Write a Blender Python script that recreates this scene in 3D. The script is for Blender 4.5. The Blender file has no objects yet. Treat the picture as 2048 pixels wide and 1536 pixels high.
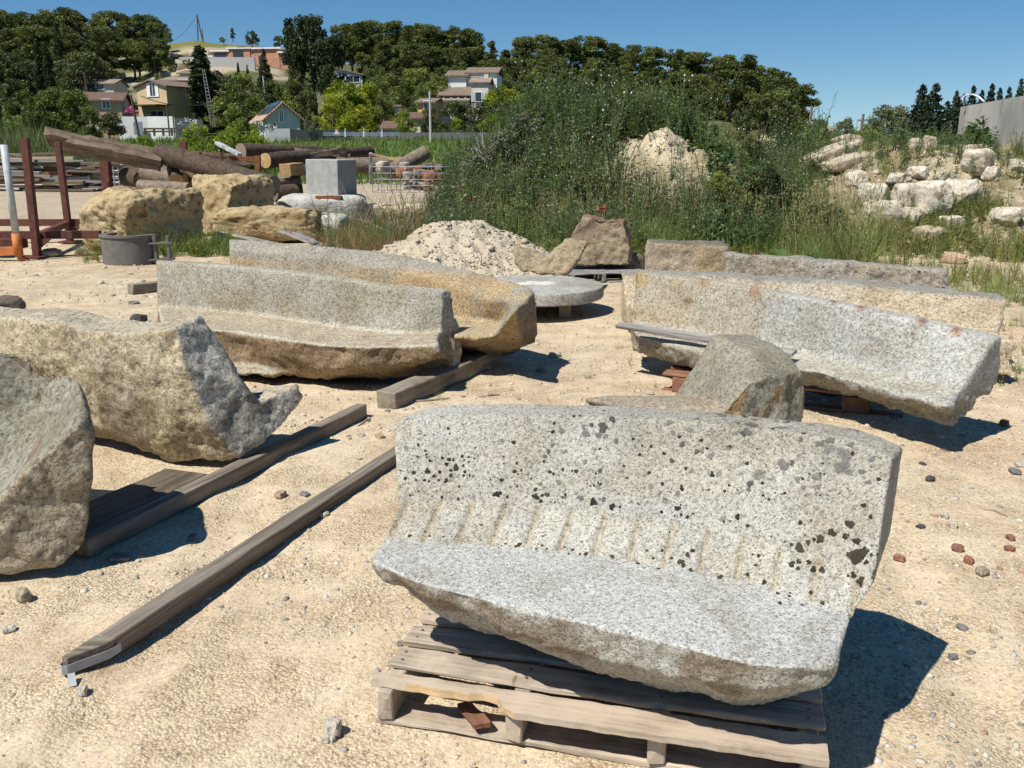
import bpy, bmesh, math, random
import numpy as np
from mathutils import Vector, Matrix, Euler

# ------------------------------------------------------------------ camera, sky, sun, exposure
scene = bpy.context.scene
C = scene.collection
EYE, PITCH, FPX = 1.65, math.radians(14.6), 1800.0
cam_data = bpy.data.cameras.new('camera'); cam = bpy.data.objects.new('camera', cam_data); C.objects.link(cam)
cam.location = (0, 0, EYE); cam.rotation_euler = (math.pi/2 - PITCH, 0, 0)
cam_data.sensor_fit = 'HORIZONTAL'; cam_data.sensor_width = 36.0; cam_data.lens = 36.0*FPX/2048.0
cam_data.clip_start = 0.05; cam_data.clip_end = 3000
scene.camera = cam

SUN_EL, SUN_AZ = math.radians(56), math.radians(43)      # the sun stands on the left, a little behind the camera
sun_dir = Vector((-math.cos(SUN_EL)*math.cos(SUN_AZ), -math.cos(SUN_EL)*math.sin(SUN_AZ), math.sin(SUN_EL)))
world = bpy.data.worlds.new('World'); scene.world = world; world.use_nodes = True
wn = world.node_tree; wn.nodes.clear()
sky = wn.nodes.new('ShaderNodeTexSky'); sky.sky_type = 'NISHITA'; sky.sun_disc = False
sky.sun_elevation = SUN_EL; sky.sun_rotation = math.atan2(sun_dir.x, sun_dir.y)
sky.altitude = 300; sky.air_density = 1.0; sky.dust_density = 0.0; sky.ozone_density = 1.6
bgn = wn.nodes.new('ShaderNodeBackground'); bgn.inputs['Strength'].default_value = 0.078
wo = wn.nodes.new('ShaderNodeOutputWorld')
hsv = wn.nodes.new('ShaderNodeHueSaturation'); hsv.inputs['Saturation'].default_value = 1.38; hsv.inputs['Value'].default_value = 1.0
tcw = wn.nodes.new('ShaderNodeTexCoord'); mpw = wn.nodes.new('ShaderNodeMapping'); mpw.inputs['Location'].default_value = (0, 0, 0.055)   # very clear air: little pale haze at the horizon
nrw = wn.nodes.new('ShaderNodeVectorMath'); nrw.operation = 'NORMALIZE'
wn.links.new(tcw.outputs['Generated'], mpw.inputs[0]); wn.links.new(mpw.outputs[0], nrw.inputs[0]); wn.links.new(nrw.outputs[0], sky.inputs['Vector'])
wn.links.new(sky.outputs[0], hsv.inputs['Color']); wn.links.new(hsv.outputs[0], bgn.inputs[0]); wn.links.new(bgn.outputs[0], wo.inputs[0])
sl = bpy.data.lights.new('sun', 'SUN'); sl.energy = 5.0; sl.angle = math.radians(0.5); sl.color = (1.0, 0.965, 0.90)
so = bpy.data.objects.new('sun', sl); C.objects.link(so); so.rotation_euler = sun_dir.to_track_quat('Z', 'Y').to_euler()
so.location = (-20, -10, 40)
scene.view_settings.view_transform = 'Standard'; scene.view_settings.look = 'None'
scene.view_settings.exposure = 0.3; scene.view_settings.gamma = 1.0; scene.view_settings.use_curve_mapping = False
scene.cycles.max_bounces = 4; scene.cycles.diffuse_bounces = 2; scene.cycles.glossy_bounces = 1; scene.cycles.transmission_bounces = 2; scene.cycles.transparent_max_bounces = 4
scene.cycles.use_adaptive_sampling = True; scene.cycles.adaptive_threshold = 0.02
scene.cycles.use_denoising = True

# ------------------------------------------------------------------ geometry of the place: pixel -> point on a height or at a distance
CP, SP = math.cos(PITCH), math.sin(PITCH)
def at(px, py, y=None, z=None):
    u = (px-1024)/FPX; v = (768-py)/FPX
    d = np.array([u, CP+v*SP, v*CP-SP])
    t = (z-EYE)/d[2] if z is not None else y/d[1]
    return np.array([0, 0, EYE]) + t*d
def atx(px, D):            # ground x of a column at a distance
    return (px-1024)/FPX*0.968*D

rng = np.random.RandomState(7)
random.seed(7)

# ------------------------------------------------------------------ numpy noise
_perm = np.random.RandomState(3).permutation(256); _perm = np.concatenate([_perm, _perm, _perm])
_vals = np.random.RandomState(4).rand(256)*2-1
def vnoise(P):
    I = np.floor(P).astype(int); F = P-I; F = F*F*F*(F*(F*6-15)+10); I &= 255
    def h(a, b, c): return _vals[_perm[_perm[_perm[(I[:, 0]+a) & 255]+((I[:, 1]+b) & 255)]+((I[:, 2]+c) & 255)]]
    x, y, z = F[:, 0], F[:, 1], F[:, 2]
    def L(a, b, t): return a+(b-a)*t
    return L(L(L(h(0,0,0), h(1,0,0), x), L(h(0,1,0), h(1,1,0), x), y), L(L(h(0,0,1), h(1,0,1), x), L(h(0,1,1), h(1,1,1), x), y), z)
_ROT = np.array([[0.0, 0.8, 0.6], [-0.8, 0.36, -0.48], [-0.6, -0.48, 0.64]])
def fbm(P, scale, octs=4, seed=0, gain=0.5):
    Q = np.asarray(P, float)*scale+seed*17.3; out = np.zeros(len(Q)); a = 1.0; tot = 0
    for o in range(octs):
        out += a*vnoise(Q); tot += a; a *= gain; Q = Q@_ROT*2.03+5.1
    return out/tot
def sstep(a, b, x):
    t = np.clip((x-a)/(b-a), 0, 1); return t*t*(3-2*t)

# ------------------------------------------------------------------ object helpers
def tag(o, label=None, cat=None, group=None, kind=None):
    if label: o['label'] = label
    if cat: o['category'] = cat
    if group: o['group'] = group
    if kind: o['kind'] = kind
    return o
def link(o, parent=None):
    C.objects.link(o)
    if parent is not None: o.parent = parent
    return o
def empty(name, loc, label, cat, group=None, rz=0.0):
    o = bpy.data.objects.new(name, None); o.empty_display_size = 0.1
    o.location = tuple(loc); o.rotation_euler = (0, 0, rz); C.objects.link(o)
    return tag(o, label, cat, group)
def mesh_np(name, V, F, mat=None, smooth=False, col=None, loops=None):
    """V (n,3); F list of faces or (m,k) array"""
    me = bpy.data.meshes.new(name)
    V = np.asarray(V, np.float32)
    if isinstance(F, np.ndarray):
        m, k = F.shape
        me.vertices.add(len(V)); me.vertices.foreach_set('co', V.ravel())
        me.loops.add(m*k); me.loops.foreach_set('vertex_index', F.astype(np.int32).ravel())
        me.polygons.add(m); me.polygons.foreach_set('loop_start', np.arange(0, m*k, k, dtype=np.int32))
        me.polygons.foreach_set('loop_total', np.full(m, k, np.int32))
        me.update(calc_edges=True)
    else:
        me.from_pydata([tuple(map(float, v)) for v in V], [], [tuple(map(int, f)) for f in F]); me.update()
    if smooth: me.polygons.foreach_set('use_smooth', np.ones(len(me.polygons), bool))
    if col is not None: set_col(me, col)
    if mat is not None: me.materials.append(mat)
    return me
def set_col(me, col):
    ca = me.color_attributes.new('Col', 'FLOAT_COLOR', 'POINT')
    a = np.ones((len(me.vertices), 4), np.float32); a[:, :3] = col
    ca.data.foreach_set('color', a.ravel())
def obj(name, me, parent=None):
    return link(bpy.data.objects.new(name, me), parent)
class MB:
    """collects simple solids; build() links them as ONE mesh object"""
    def __init__(s): s.V = []; s.F = []
    def add(s, V, F):
        n = len(s.V); s.V += [tuple(map(float, v)) for v in V]; s.F += [tuple(int(i)+n for i in f) for f in F]; return s
    def box(s, c, size, rot=None, taper=1.0):
        x, y, z = [k/2 for k in size]; R = Matrix.Identity(3) if rot is None else Euler(rot).to_matrix()
        V = []
        for sz in (-1, 1):
            t = taper if sz > 0 else 1
            for sx, sy in ((-1,-1),(1,-1),(1,1),(-1,1)): V.append(R@Vector((sx*x*t, sy*y*t, sz*z))+Vector(c))
        return s.add(V, [(3,2,1,0),(4,5,6,7),(0,1,5,4),(1,2,6,5),(2,3,7,6),(3,0,4,7)])
    def bar(s, a, b, w, h, up=(0,0,1)):
        a, b = Vector(a), Vector(b); d = (b-a).normalized(); u = Vector(up)
        sd = d.cross(u)
        if sd.length < 1e-4: sd = d.cross(Vector((1,0,0)))
        sd.normalize(); u = sd.cross(d)
        V = []
        for p in (a, b):
            for i, j in ((-1,-1),(1,-1),(1,1),(-1,1)): V.append(p+sd*(i*w/2)+u*(j*h/2))
        return s.add(V, [(3,2,1,0),(4,5,6,7),(0,1,5,4),(1,2,6,5),(2,3,7,6),(3,0,4,7)])
    def tube(s, pts, r, n=8, cap=True):
        pts = [Vector(p) for p in pts]; rs = r if isinstance(r, (list, tuple)) else [r]*len(pts)
        V = []; F = []
        for k, p in enumerate(pts):
            d = (pts[min(k+1, len(pts)-1)]-pts[max(k-1, 0)]).normalized()
            a = d.cross(Vector((0.31, 0.17, 0.93))); a.normalize(); b = d.cross(a)
            for i in range(n):
                t = 2*math.pi*i/n; V.append(p+(a*math.cos(t)+b*math.sin(t))*rs[k])
        for k in range(len(pts)-1):
            for i in range(n):
                j = (i+1) % n; F.append((k*n+i, k*n+j, k*n+n+j, k*n+n+i))
        if cap: F.append(tuple(range(n-1, -1, -1))); F.append(tuple((len(pts)-1)*n+i for i in range(n)))
        return s.add(V, F)
    def prism(s, poly, a, b):
        """poly: list of 3D points, extruded by vector b-a"""
        e = Vector(b)-Vector(a); n = len(poly); P = [Vector(p) for p in poly]
        V = P+[p+e for p in P]
        F = [tuple(range(n-1, -1, -1)), tuple(range(n, 2*n))]+[(i, (i+1) % n, n+(i+1) % n, n+i) for i in range(n)]
        return s.add(V, F)
    def mesh(s, name, mat, smooth=False, bevel=0.0, seg=2):
        me = bpy.data.meshes.new(name); me.from_pydata(s.V, [], s.F); me.update()
        bm = bmesh.new(); bm.from_mesh(me); bmesh.ops.recalc_face_normals(bm, faces=bm.faces)
        if bevel > 0: bmesh.ops.bevel(bm, geom=bm.edges[:], offset=bevel, segments=seg, affect='EDGES', profile=0.6)
        bm.to_mesh(me); bm.free()
        if smooth: me.polygons.foreach_set('use_smooth', np.ones(len(me.polygons), bool))
        if mat: me.materials.append(mat)
        return me
    def build(s, name, mat, parent=None, smooth=False, bevel=0.0, seg=2):
        return obj(name, s.mesh(name, mat, smooth, bevel, seg), parent)
# ------------------------------------------------------------------ materials
class NT:
    def __init__(s, name):
        s.m = bpy.data.materials.new(name); s.m.use_nodes = True; s.t = s.m.node_tree; s.t.nodes.clear()
        s.out = s.n('ShaderNodeOutputMaterial'); s.b = s.n('ShaderNodeBsdfPrincipled')
        s.l(s.b.outputs[0], s.out.inputs['Surface'])
    def n(s, t, **kw):
        o = s.t.nodes.new(t)
        for k, v in kw.items(): setattr(o, k, v)
        return o
    def l(s, a, b): s.t.links.new(a, b)
    def coord(s, kind='Object'): return s.n('ShaderNodeTexCoord').outputs[kind]
    def mapping(s, vec, scale=(1,1,1), rot=(0,0,0), loc=(0,0,0)):
        m = s.n('ShaderNodeMapping'); s.l(vec, m.inputs[0]); m.inputs['Scale'].default_value = scale
        m.inputs['Rotation'].default_value = rot; m.inputs['Location'].default_value = loc; return m.outputs[0]
    def noise(s, vec, scale, detail=4, rough=0.55, dist=0.0):
        t = s.n('ShaderNodeTexNoise'); s.l(vec, t.inputs['Vector']); t.inputs['Scale'].default_value = scale
        t.inputs['Detail'].default_value = detail; t.inputs['Roughness'].default_value = rough; t.inputs['Distortion'].default_value = dist
        return t.outputs['Fac']
    def voro(s, vec, scale, feature='F1', out='Distance', rnd=1.0):
        t = s.n('ShaderNodeTexVoronoi'); t.feature = feature; s.l(vec, t.inputs['Vector'])
        t.inputs['Scale'].default_value = scale; t.inputs['Randomness'].default_value = rnd; return t.outputs[out]
    def ramp(s, fac, stops, interp='LINEAR'):
        r = s.n('ShaderNodeValToRGB'); r.color_ramp.interpolation = interp; e = r.color_ramp.elements
        while len(e) < len(stops): e.new(0.5)
        for i, (p, c) in enumerate(stops):
            e[i].position = p; c = (c, c, c) if not isinstance(c, (tuple, list)) else c; e[i].color = (*c[:3], 1)
        s.l(fac, r.inputs[0]); return r.outputs[0]
    def mix(s, fac, a, b, mode='MIX'):
        m = s.n('ShaderNodeMix'); m.data_type = 'RGBA'; m.blend_type = mode
        for v, i in ((fac, 0), (a, 6), (b, 7)):
            if isinstance(v, (int, float)): m.inputs[i].default_value = v if i == 0 else (v, v, v, 1)
            elif isinstance(v, tuple): m.inputs[i].default_value = (*v[:3], 1)
            else: s.l(v, m.inputs[i])
        return m.outputs[2]
    def math(s, op, a, b=0.0, clamp=False):
        m = s.n('ShaderNodeMath', operation=op); m.use_clamp = clamp
        for v, i in ((a, 0), (b, 1)):
            if isinstance(v, (int, float)): m.inputs[i].default_value = v
            else: s.l(v, m.inputs[i])
        return m.outputs[0]
    def attr(s, name='Col', out='Color'):
        a = s.n('ShaderNodeAttribute'); a.attribute_name = name; return a.outputs[out]
    def objrand(s): return s.n('ShaderNodeObjectInfo').outputs['Random']
    def bump(s, h, strength=0.5, dist=0.01, nrm=None):
        b = s.n('ShaderNodeBump'); b.inputs['Strength'].default_value = strength; b.inputs['Distance'].default_value = dist
        s.l(h, b.inputs['Height'])
        if nrm is not None: s.l(nrm, b.inputs['Normal'])
        return b.outputs[0]
    def done(s, col, rough=0.8, nrm=None, spec=0.3, metal=0.0):
        if isinstance(col, tuple): s.b.inputs['Base Color'].default_value = (*col[:3], 1)
        else: s.l(col, s.b.inputs['Base Color'])
        if isinstance(rough, (int, float)): s.b.inputs['Roughness'].default_value = rough
        else: s.l(rough, s.b.inputs['Roughness'])
        s.b.inputs['Specular IOR Level'].default_value = spec; s.b.inputs['Metallic'].default_value = metal
        if nrm is not None: s.l(nrm, s.b.inputs['Normal'])
        return s.m

def granite(name, grain=170.0, grain_amt=0.5, pit=45.0, pit_amt=0.35, bump=0.6, spots=None, dark=(0.05, 0.045, 0.035)):
    """stone whose body colour comes from the mesh colour; crystals, pits, blotches and lichen are procedural"""
    m = NT(name); co = m.coord(); c = m.attr()
    n1 = m.noise(co, grain, 3, 0.7)
    cr = m.voro(co, grain*0.9, out='Color')
    crb = m.n('ShaderNodeSeparateColor'); m.l(cr, crb.inputs[0])
    g = m.math('ADD', m.math('MULTIPLY', n1, 0.9), m.math('MULTIPLY', crb.outputs[0], 0.5))
    gr = m.ramp(g, [(0.40, 1-grain_amt*1.1), (0.56, 1-0.25*grain_amt), (0.72, 1+0.12*grain_amt), (1.0, 1+0.5*grain_amt)])
    col = m.mix(1.0, c, gr, 'MULTIPLY')
    n2 = m.noise(co, pit, 3, 0.65)
    pr = m.ramp(n2, [(0.34, 1-pit_amt*1.3), (0.5, 1.0), (0.7, 1+pit_amt*0.55)])
    col = m.mix(1.0, col, pr, 'MULTIPLY')
    bl = m.ramp(m.noise(co, 4.5, 5, 0.65, 0.6), [(0.36, (0.80, 0.76, 0.70)), (0.52, (1, 1, 1)), (0.7, (1.07, 1.06, 1.05))])
    col = m.mix(0.85, col, bl, 'MULTIPLY')
    if spots:
        for sc, thr, rmax, mask_scale, mask_lo in spots:
            v = m.n('ShaderNodeTexVoronoi'); wob = m.n('ShaderNodeVectorMath', operation='ADD')
            nv = m.n('ShaderNodeTexNoise'); m.l(co, nv.inputs['Vector']); nv.inputs['Scale'].default_value = sc*3.0
            sv = m.n('ShaderNodeVectorMath', operation='SCALE'); m.l(nv.outputs['Color'], sv.inputs[0]); sv.inputs['Scale'].default_value = 0.35/sc
            m.l(co, wob.inputs[0]); m.l(sv.outputs[0], wob.inputs[1])
            m.l(wob.outputs[0], v.inputs['Vector']); v.inputs['Scale'].default_value = sc
            sp = m.n('ShaderNodeSeparateColor'); m.l(v.outputs['Color'], sp.inputs[0])
            rad = m.math('MULTIPLY', m.math('SUBTRACT', sp.outputs[0], thr, True), rmax/(1-thr))
            inside = m.math('LESS_THAN', v.outputs['Distance'], rad)
            msk = m.ramp(m.noise(co, mask_scale, 2, 0.5), [(mask_lo, 0.0), (mask_lo+0.06, 1.0)])
            lf = m.attr('Lichen', 'Fac')
            fac = m.math('MULTIPLY', m.math('MULTIPLY', inside, msk), lf)
            dk = m.mix(m.noise(co, 90, 2), dark, tuple(k*2.2 for k in dark))
            col = m.mix(m.math('MULTIPLY', fac, 0.92), col, dk)
    h = m.math('ADD', m.math('MULTIPLY', n2, 1.0), m.math('MULTIPLY', n1, 0.45))
    nb = m.bump(h, bump, 0.012)
    return m.done(col, 0.85, nb, 0.25)

def rock(name, pit=9.0, bump=0.8, dist=0.03, cavity=(0.45, 0.40, 0.34), hole=0.36):
    m = NT(name); co = m.coord(); c = m.attr()
    n1 = m.noise(co, pit, 6, 0.65, 0.4); n2 = m.noise(co, pit*6, 4, 0.7)
    col = m.mix(1.0, c, m.ramp(n1, [(hole, cavity), (hole+0.13, (1, 1, 1)), (0.75, (1.08, 1.06, 1.02))]), 'MULTIPLY')
    col = m.mix(1.0, col, m.ramp(n2, [(0.32, 0.72), (0.5, 1.0), (0.72, 1.14)]), 'MULTIPLY')
    nb = m.bump(m.math('ADD', n1, m.math('MULTIPLY', n2, 0.35)), bump, dist)
    return m.done(col, 0.92, nb, 0.15)

def wood(name, base, dark, axis=0, scale=1.0, streak=0.6, bump=0.35, dirt=None, rough=0.8):
    m = NT(name); co = m.coord(); sc = [26.0*scale]*3; sc[axis] = 1.3*scale
    r = m.objrand(); ofs = m.n('ShaderNodeCombineXYZ'); m.l(m.math('MULTIPLY', r, 31.0), ofs.inputs[0]); m.l(m.math('MULTIPLY', r, 17.0), ofs.inputs[1])
    va = m.n('ShaderNodeVectorMath', operation='ADD'); m.l(co, va.inputs[0]); m.l(ofs.outputs[0], va.inputs[1]); co2 = va.outputs[0]
    g = m.noise(m.mapping(co2, sc), 1.0, 5, 0.65, 0.35)
    sc3 = [90.0*scale]*3; sc3[axis] = 2.5*scale
    g2 = m.noise(m.mapping(co2, sc3), 1.0, 3, 0.6, 0.3)
    big = m.noise(co2, 3.0*scale, 4, 0.6)
    col = m.mix(m.ramp(g, [(0.36, 0.0), (0.64, 1.0)]), dark, base)
    col = m.mix(streak, col, m.ramp(g2, [(0.34, 0.45), (0.5, 1.0), (0.7, 1.15)]), 'MULTIPLY')
    col = m.mix(0.7, col, m.ramp(big, [(0.3, 0.72), (0.6, 1.08)]), 'MULTIPLY')
    tint = m.ramp(r, [(0.0, (0.86, 0.86, 0.88)), (0.5, (1, 1, 1)), (1.0, (1.1, 1.04, 0.97))])
    col = m.mix(1.0, col, tint, 'MULTIPLY')
    # cracks and knots
    sck = [70.0*scale]*3; sck[axis] = 1.1*scale
    ck = m.noise(m.mapping(co2, sck), 1.0, 2, 0.5, 0.2)
    col = m.mix(m.ramp(ck, [(0.27, 0.85), (0.33, 0.0)]), col, tuple(k*0.25 for k in dark))
    kn = m.voro(m.mapping(co2, [s*(0.35 if i != axis else 1.6) for i, s in enumerate([18*scale]*3)]), 0.5)
    col = m.mix(m.ramp(kn, [(0.05, 0.75), (0.11, 0.0)]), col, tuple(k*0.35 for k in dark))
    if dirt:
        d = m.ramp(m.noise(co2, 5.0, 5, 0.7), [(0.42, 0.0), (0.62, 1.0)])
        col = m.mix(m.math('MULTIPLY', d, 0.75), col, dirt)
    nb = m.bump(m.math('ADD', g, m.math('MULTIPLY', g2, 0.6)), bump, 0.006)
    return m.done(col, rough, nb, 0.2)

def bark(name, base, dark):
    m = NT(name); co = m.coord('Generated'); co = m.coord()
    g = m.noise(co, 9, 6, 0.75, 0.5); r = m.objrand()
    col = m.mix(m.ramp(g, [(0.35, 0.0), (0.65, 1.0)]), dark, base)
    col = m.mix(1.0, col, m.ramp(r, [(0, (0.8, 0.78, 0.76)), (1, (1.2, 1.1, 1.0))]), 'MULTIPLY')
    return m.done(col, 0.9, m.bump(g, 0.8, 0.03), 0.1)

def simple(name, base, var=0.15, scale=6.0, rough=0.8, bump=0.2, dist=0.01, metal=0.0, spec=0.3, stain=None, stain_lo=0.55):
    m = NT(name); co = m.coord(); n = m.noise(co, scale, 5, 0.65)
    col = m.mix(1.0, base, m.ramp(n, [(0.3, 1-var), (0.7, 1+var)]), 'MULTIPLY')
    if stain:
        sn = m.ramp(m.noise(m.mapping(co, (1, 1, 0.45)), scale*0.35, 6, 0.7, 0.4), [(stain_lo, 0.0), (stain_lo+0.12, 1.0)])
        col = m.mix(m.math('MULTIPLY', sn, 0.8), col, stain)
    return m.done(col, rough, m.bump(n, bump, dist), spec, metal)

def leafy(name, base, alt, trans=0.25, use_attr=True):
    """foliage: clump colours from the mesh, a little per-plant variation, light passing through"""
    m = NT(name); r = m.objrand()
    col = m.mix(r, base, alt)
    if use_attr: col = m.mix(1.0, col, m.attr(), 'MULTIPLY')
    m.done(col, 0.6, None, 0.2)
    tr = m.n('ShaderNodeBsdfTranslucent'); m.l(m.mix(1.0, col, (1.15, 1.25, 0.6), 'MULTIPLY'), tr.inputs[0])
    mx = m.n('ShaderNodeMixShader'); mx.inputs[0].default_value = trans
    m.l(m.b.outputs[0], mx.inputs[1]); m.l(tr.outputs[0], mx.inputs[2]); m.l(mx.outputs[0], m.out.inputs['Surface'])
    return m.m

def vcol(name, rough=0.85, bump=0.0, scale=40, spec=0.2, var=0.15):
    m = NT(name); co = m.coord(); n = m.noise(co, scale, 4, 0.6)
    col = m.mix(1.0, m.attr(), m.ramp(n, [(0.3, 1-var), (0.7, 1+var)]), 'MULTIPLY')
    return m.done(col, rough, m.bump(n, bump, 0.01) if bump else None, spec)

M = {}
M['granite_near'] = granite('granite_near', 240, 0.62, 70, 0.22, 0.6, spots=[(26, 0.35, 0.30, 2.2, 0.42), (13, 0.55, 0.30, 1.6, 0.5)])
M['granite_mid'] = granite('granite_mid', 110, 0.5, 45, 0.26, 0.7)
M['granite_rough'] = granite('granite_rough', 110, 0.45, 34, 0.34, 0.85, spots=[(20, 0.6, 0.3, 2.5, 0.5)])
M['granite_spotted'] = granite('granite_spotted', 80, 0.45, 28, 0.35, 0.9, spots=[(13, 0.5, 0.28, 1.5, 0.4)])
M['limestone'] = rock('limestone', 7.0, 0.9, 0.05, (0.42, 0.33, 0.22), 0.34)
M['white_rock'] = rock('white_rock', 6.0, 0.9, 0.05, (0.62, 0.55, 0.46), 0.33)
M['pebble'] = vcol('pebble', 0.9, 0.3, 120)
M['wood_grey'] = wood('wood_grey', (0.29, 0.25, 0.20), (0.13, 0.105, 0.08), 0, 1.0, 0.6, 0.5, (0.29, 0.25, 0.19))
M['wood_beam'] = wood('wood_beam', (0.29, 0.25, 0.195), (0.15, 0.12, 0.088), 0, 1.0, 0.55, 0.5)
M['wood_pallet'] = wood('wood_pallet', (0.46, 0.38, 0.295), (0.28, 0.225, 0.17), 0, 1.0, 0.5, 0.4, (0.49, 0.40, 0.305))
M['wood_split'] = wood('wood_split', (0.52, 0.40, 0.25), (0.40, 0.27, 0.14), 0, 1.0, 0.4, 0.5)
M['wood_dark'] = wood('wood_dark', (0.17, 0.14, 0.105), (0.08, 0.065, 0.05), 0, 1.0, 0.6, 0.5)
M['wood_fresh'] = wood('wood_fresh', (0.46, 0.31, 0.16), (0.33, 0.19, 0.085), 0, 1.0, 0.4, 0.5)
M['wood_red'] = wood('wood_red', (0.30, 0.15, 0.09), (0.16, 0.08, 0.05), 0, 1.0, 0.5, 0.4)
M['wood_silver'] = wood('wood_silver', (0.35, 0.33, 0.30), (0.20, 0.185, 0.165), 0, 1.0, 0.7, 0.4)
M['plank_far'] = wood('plank_far', (0.25, 0.185, 0.125), (0.10, 0.072, 0.048), 0, 0.5, 0.5, 0.3)
M['bark'] = bark('bark', (0.16, 0.12, 0.088), (0.05, 0.038, 0.028))
M['bark_grey'] = bark('bark_grey', (0.27, 0.23, 0.185), (0.10, 0.085, 0.068))
M['log_end'] = simple('log_end', (0.50, 0.32, 0.14), 0.3, 14, 0.9, 0.3)
M['log_end_old'] = simple('log_end_old', (0.24, 0.185, 0.13), 0.3, 14, 0.9, 0.3)
M['concrete'] = simple('concrete', (0.37, 0.36, 0.33), 0.16, 7, 0.9, 0.35, 0.012, stain=(0.27, 0.265, 0.25))
M['concrete_wall'] = simple('concrete_wall', (0.50, 0.465, 0.40), 0.14, 1.6, 0.9, 0.3, 0.02, stain=(0.30, 0.28, 0.245), stain_lo=0.5)
M['steel_red'] = simple('steel_red', (0.115, 0.042, 0.03), 0.35, 12, 0.7, 0.3, 0.006, spec=0.3, stain=(0.06, 0.03, 0.022))
M['steel_orange'] = simple('steel_orange', (0.48, 0.16, 0.045), 0.25, 9, 0.65, 0.3, 0.006, stain=(0.16, 0.06, 0.03))
M['pole_white'] = simple('pole_white', (0.42, 0.44, 0.45), 0.2, 10, 0.5, 0.2, 0.004, stain=(0.24, 0.2, 0.17), stain_lo=0.52)
M['pole_blue'] = simple('pole_blue', (0.25, 0.33, 0.46), 0.2, 10, 0.5, 0.2, 0.004)
M['iron_dark'] = simple('iron_dark', (0.135, 0.122, 0.108), 0.2, 14, 0.75, 0.25, 0.005, spec=0.35, stain=(0.20, 0.165, 0.13), stain_lo=0.56)
M['galv'] = simple('galv', (0.42, 0.44, 0.46), 0.15, 20, 0.4, 0.1, 0.002, metal=0.6)
M['rust'] = simple('rust', (0.22, 0.085, 0.04), 0.4, 16, 0.9, 0.4, 0.006)
M['strap'] = simple('strap', (0.36, 0.365, 0.36), 0.2, 20, 0.6, 0.1, 0.002, metal=0.0)
M['pipe_white'] = simple('pipe_white', (0.62, 0.62, 0.61), 0.05, 4, 0.5)
M['glass'] = simple('glass', (0.035, 0.04, 0.05), 0.2, 3, 0.12, 0.0, spec=0.6)
M['solar'] = simple('solar', (0.035, 0.05, 0.085), 0.2, 3, 0.15, 0.0, spec=0.6)
M['shutter'] = simple('shutter', (0.74, 0.74, 0.72), 0.06, 3, 0.6)
M['dark_wood'] = simple('dark_wood', (0.10, 0.07, 0.05), 0.2, 3, 0.8)
M['door_grey'] = simple('door_grey', (0.20, 0.24, 0.30), 0.1, 3, 0.6)
def plaster(n, c): M[n] = simple(n, c, 0.10, 0.9, 0.9, 0.15, 0.02, stain=tuple(k*0.8 for k in c), stain_lo=0.58)
plaster('pl_tan', (0.55, 0.41, 0.235)); plaster('pl_pink', (0.46, 0.30, 0.21)); plaster('pl_white', (0.72, 0.71, 0.68)); plaster('pl_cream', (0.62, 0.54, 0.44))
plaster('pl_yellow', (0.66, 0.45, 0.15)); plaster('pl_rose', (0.47, 0.33, 0.25)); plaster('pl_greywhite', (0.50, 0.50, 0.49)); plaster('pl_block', (0.42, 0.41, 0.39))
M['hollow_brick'] = simple('hollow_brick', (0.50, 0.24, 0.15), 0.25, 2.2, 0.9, 0.3, 0.03, stain=(0.42, 0.30, 0.24))
def roofm(n, c):
    m = NT(n); co = m.coord('UV'); co = m.coord()
    w = m.n('ShaderNodeTexWave'); w.wave_type = 'BANDS'; w.bands_direction = 'X'; m.l(co, w.inputs['Vector']); w.inputs['Scale'].default_value = 1.4
    nn = m.noise(co, 1.7, 5, 0.7)
    col = m.mix(1.0, c, m.ramp(nn, [(0.3, 0.75), (0.7, 1.2)]), 'MULTIPLY')
    M[n] = m.done(col, 0.9, m.bump(w.outputs['Fac'], 0.7, 0.08), 0.15)
roofm('roof_tile', (0.22, 0.165, 0.125)); roofm('roof_pale', (0.30, 0.235, 0.18)); roofm('roof_brown', (0.17, 0.11, 0.08)); roofm('roof_orange', (0.44, 0.29, 0.20))
M['pine'] = leafy('pine', (0.085, 0.105, 0.032), (0.125, 0.145, 0.042), 0.25)
M['cypress'] = leafy('cypress', (0.034, 0.050, 0.020), (0.050, 0.068, 0.025), 0.15)
M['fir'] = leafy('fir', (0.026, 0.040, 0.022), (0.034, 0.050, 0.026), 0.1)
M['oak'] = leafy('oak', (0.115, 0.145, 0.042), (0.165, 0.19, 0.05), 0.3)
M['oak_dark'] = leafy('oak_dark', (0.070, 0.086, 0.034), (0.10, 0.115, 0.042), 0.22)
M['spring'] = leafy('spring', (0.20, 0.24, 0.028), (0.30, 0.32, 0.035), 0.35)
M['spring_bush'] = leafy('spring_bush', (0.17, 0.235, 0.03), (0.22, 0.28, 0.035), 0.35)
M['olive'] = leafy('olive', (0.12, 0.14, 0.085), (0.15, 0.165, 0.10), 0.2)
M['weed'] = leafy('weed', (1, 1, 1), (1, 1, 1), 0.3)
M['stem_dry'] = simple('stem_dry', (0.30, 0.235, 0.16), 0.3, 20, 0.9, 0.1)
M['stem_bleached'] = simple('stem_bleached', (0.48, 0.44, 0.38), 0.2, 20, 0.9, 0.1)
M['trunk'] = bark('trunk', (0.16, 0.12, 0.085), (0.06, 0.045, 0.035))
M['poppy'] = simple('poppy', (0.55, 0.02, 0.015), 0.2, 20, 0.6, 0.0)
M['petal_white'] = simple('petal_white', (0.42, 0.40, 0.36), 0.1, 20, 0.7, 0.0)
M['petal_pink'] = simple('petal_pink', (0.62, 0.12, 0.28), 0.1, 20, 0.7, 0.0)
M['wall_shaded'] = simple('wall_shaded', (0.15, 0.15, 0.145), 0.1, 1.0, 0.9)  # grey garden wall on its shaded side, the shade put into the colour
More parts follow.
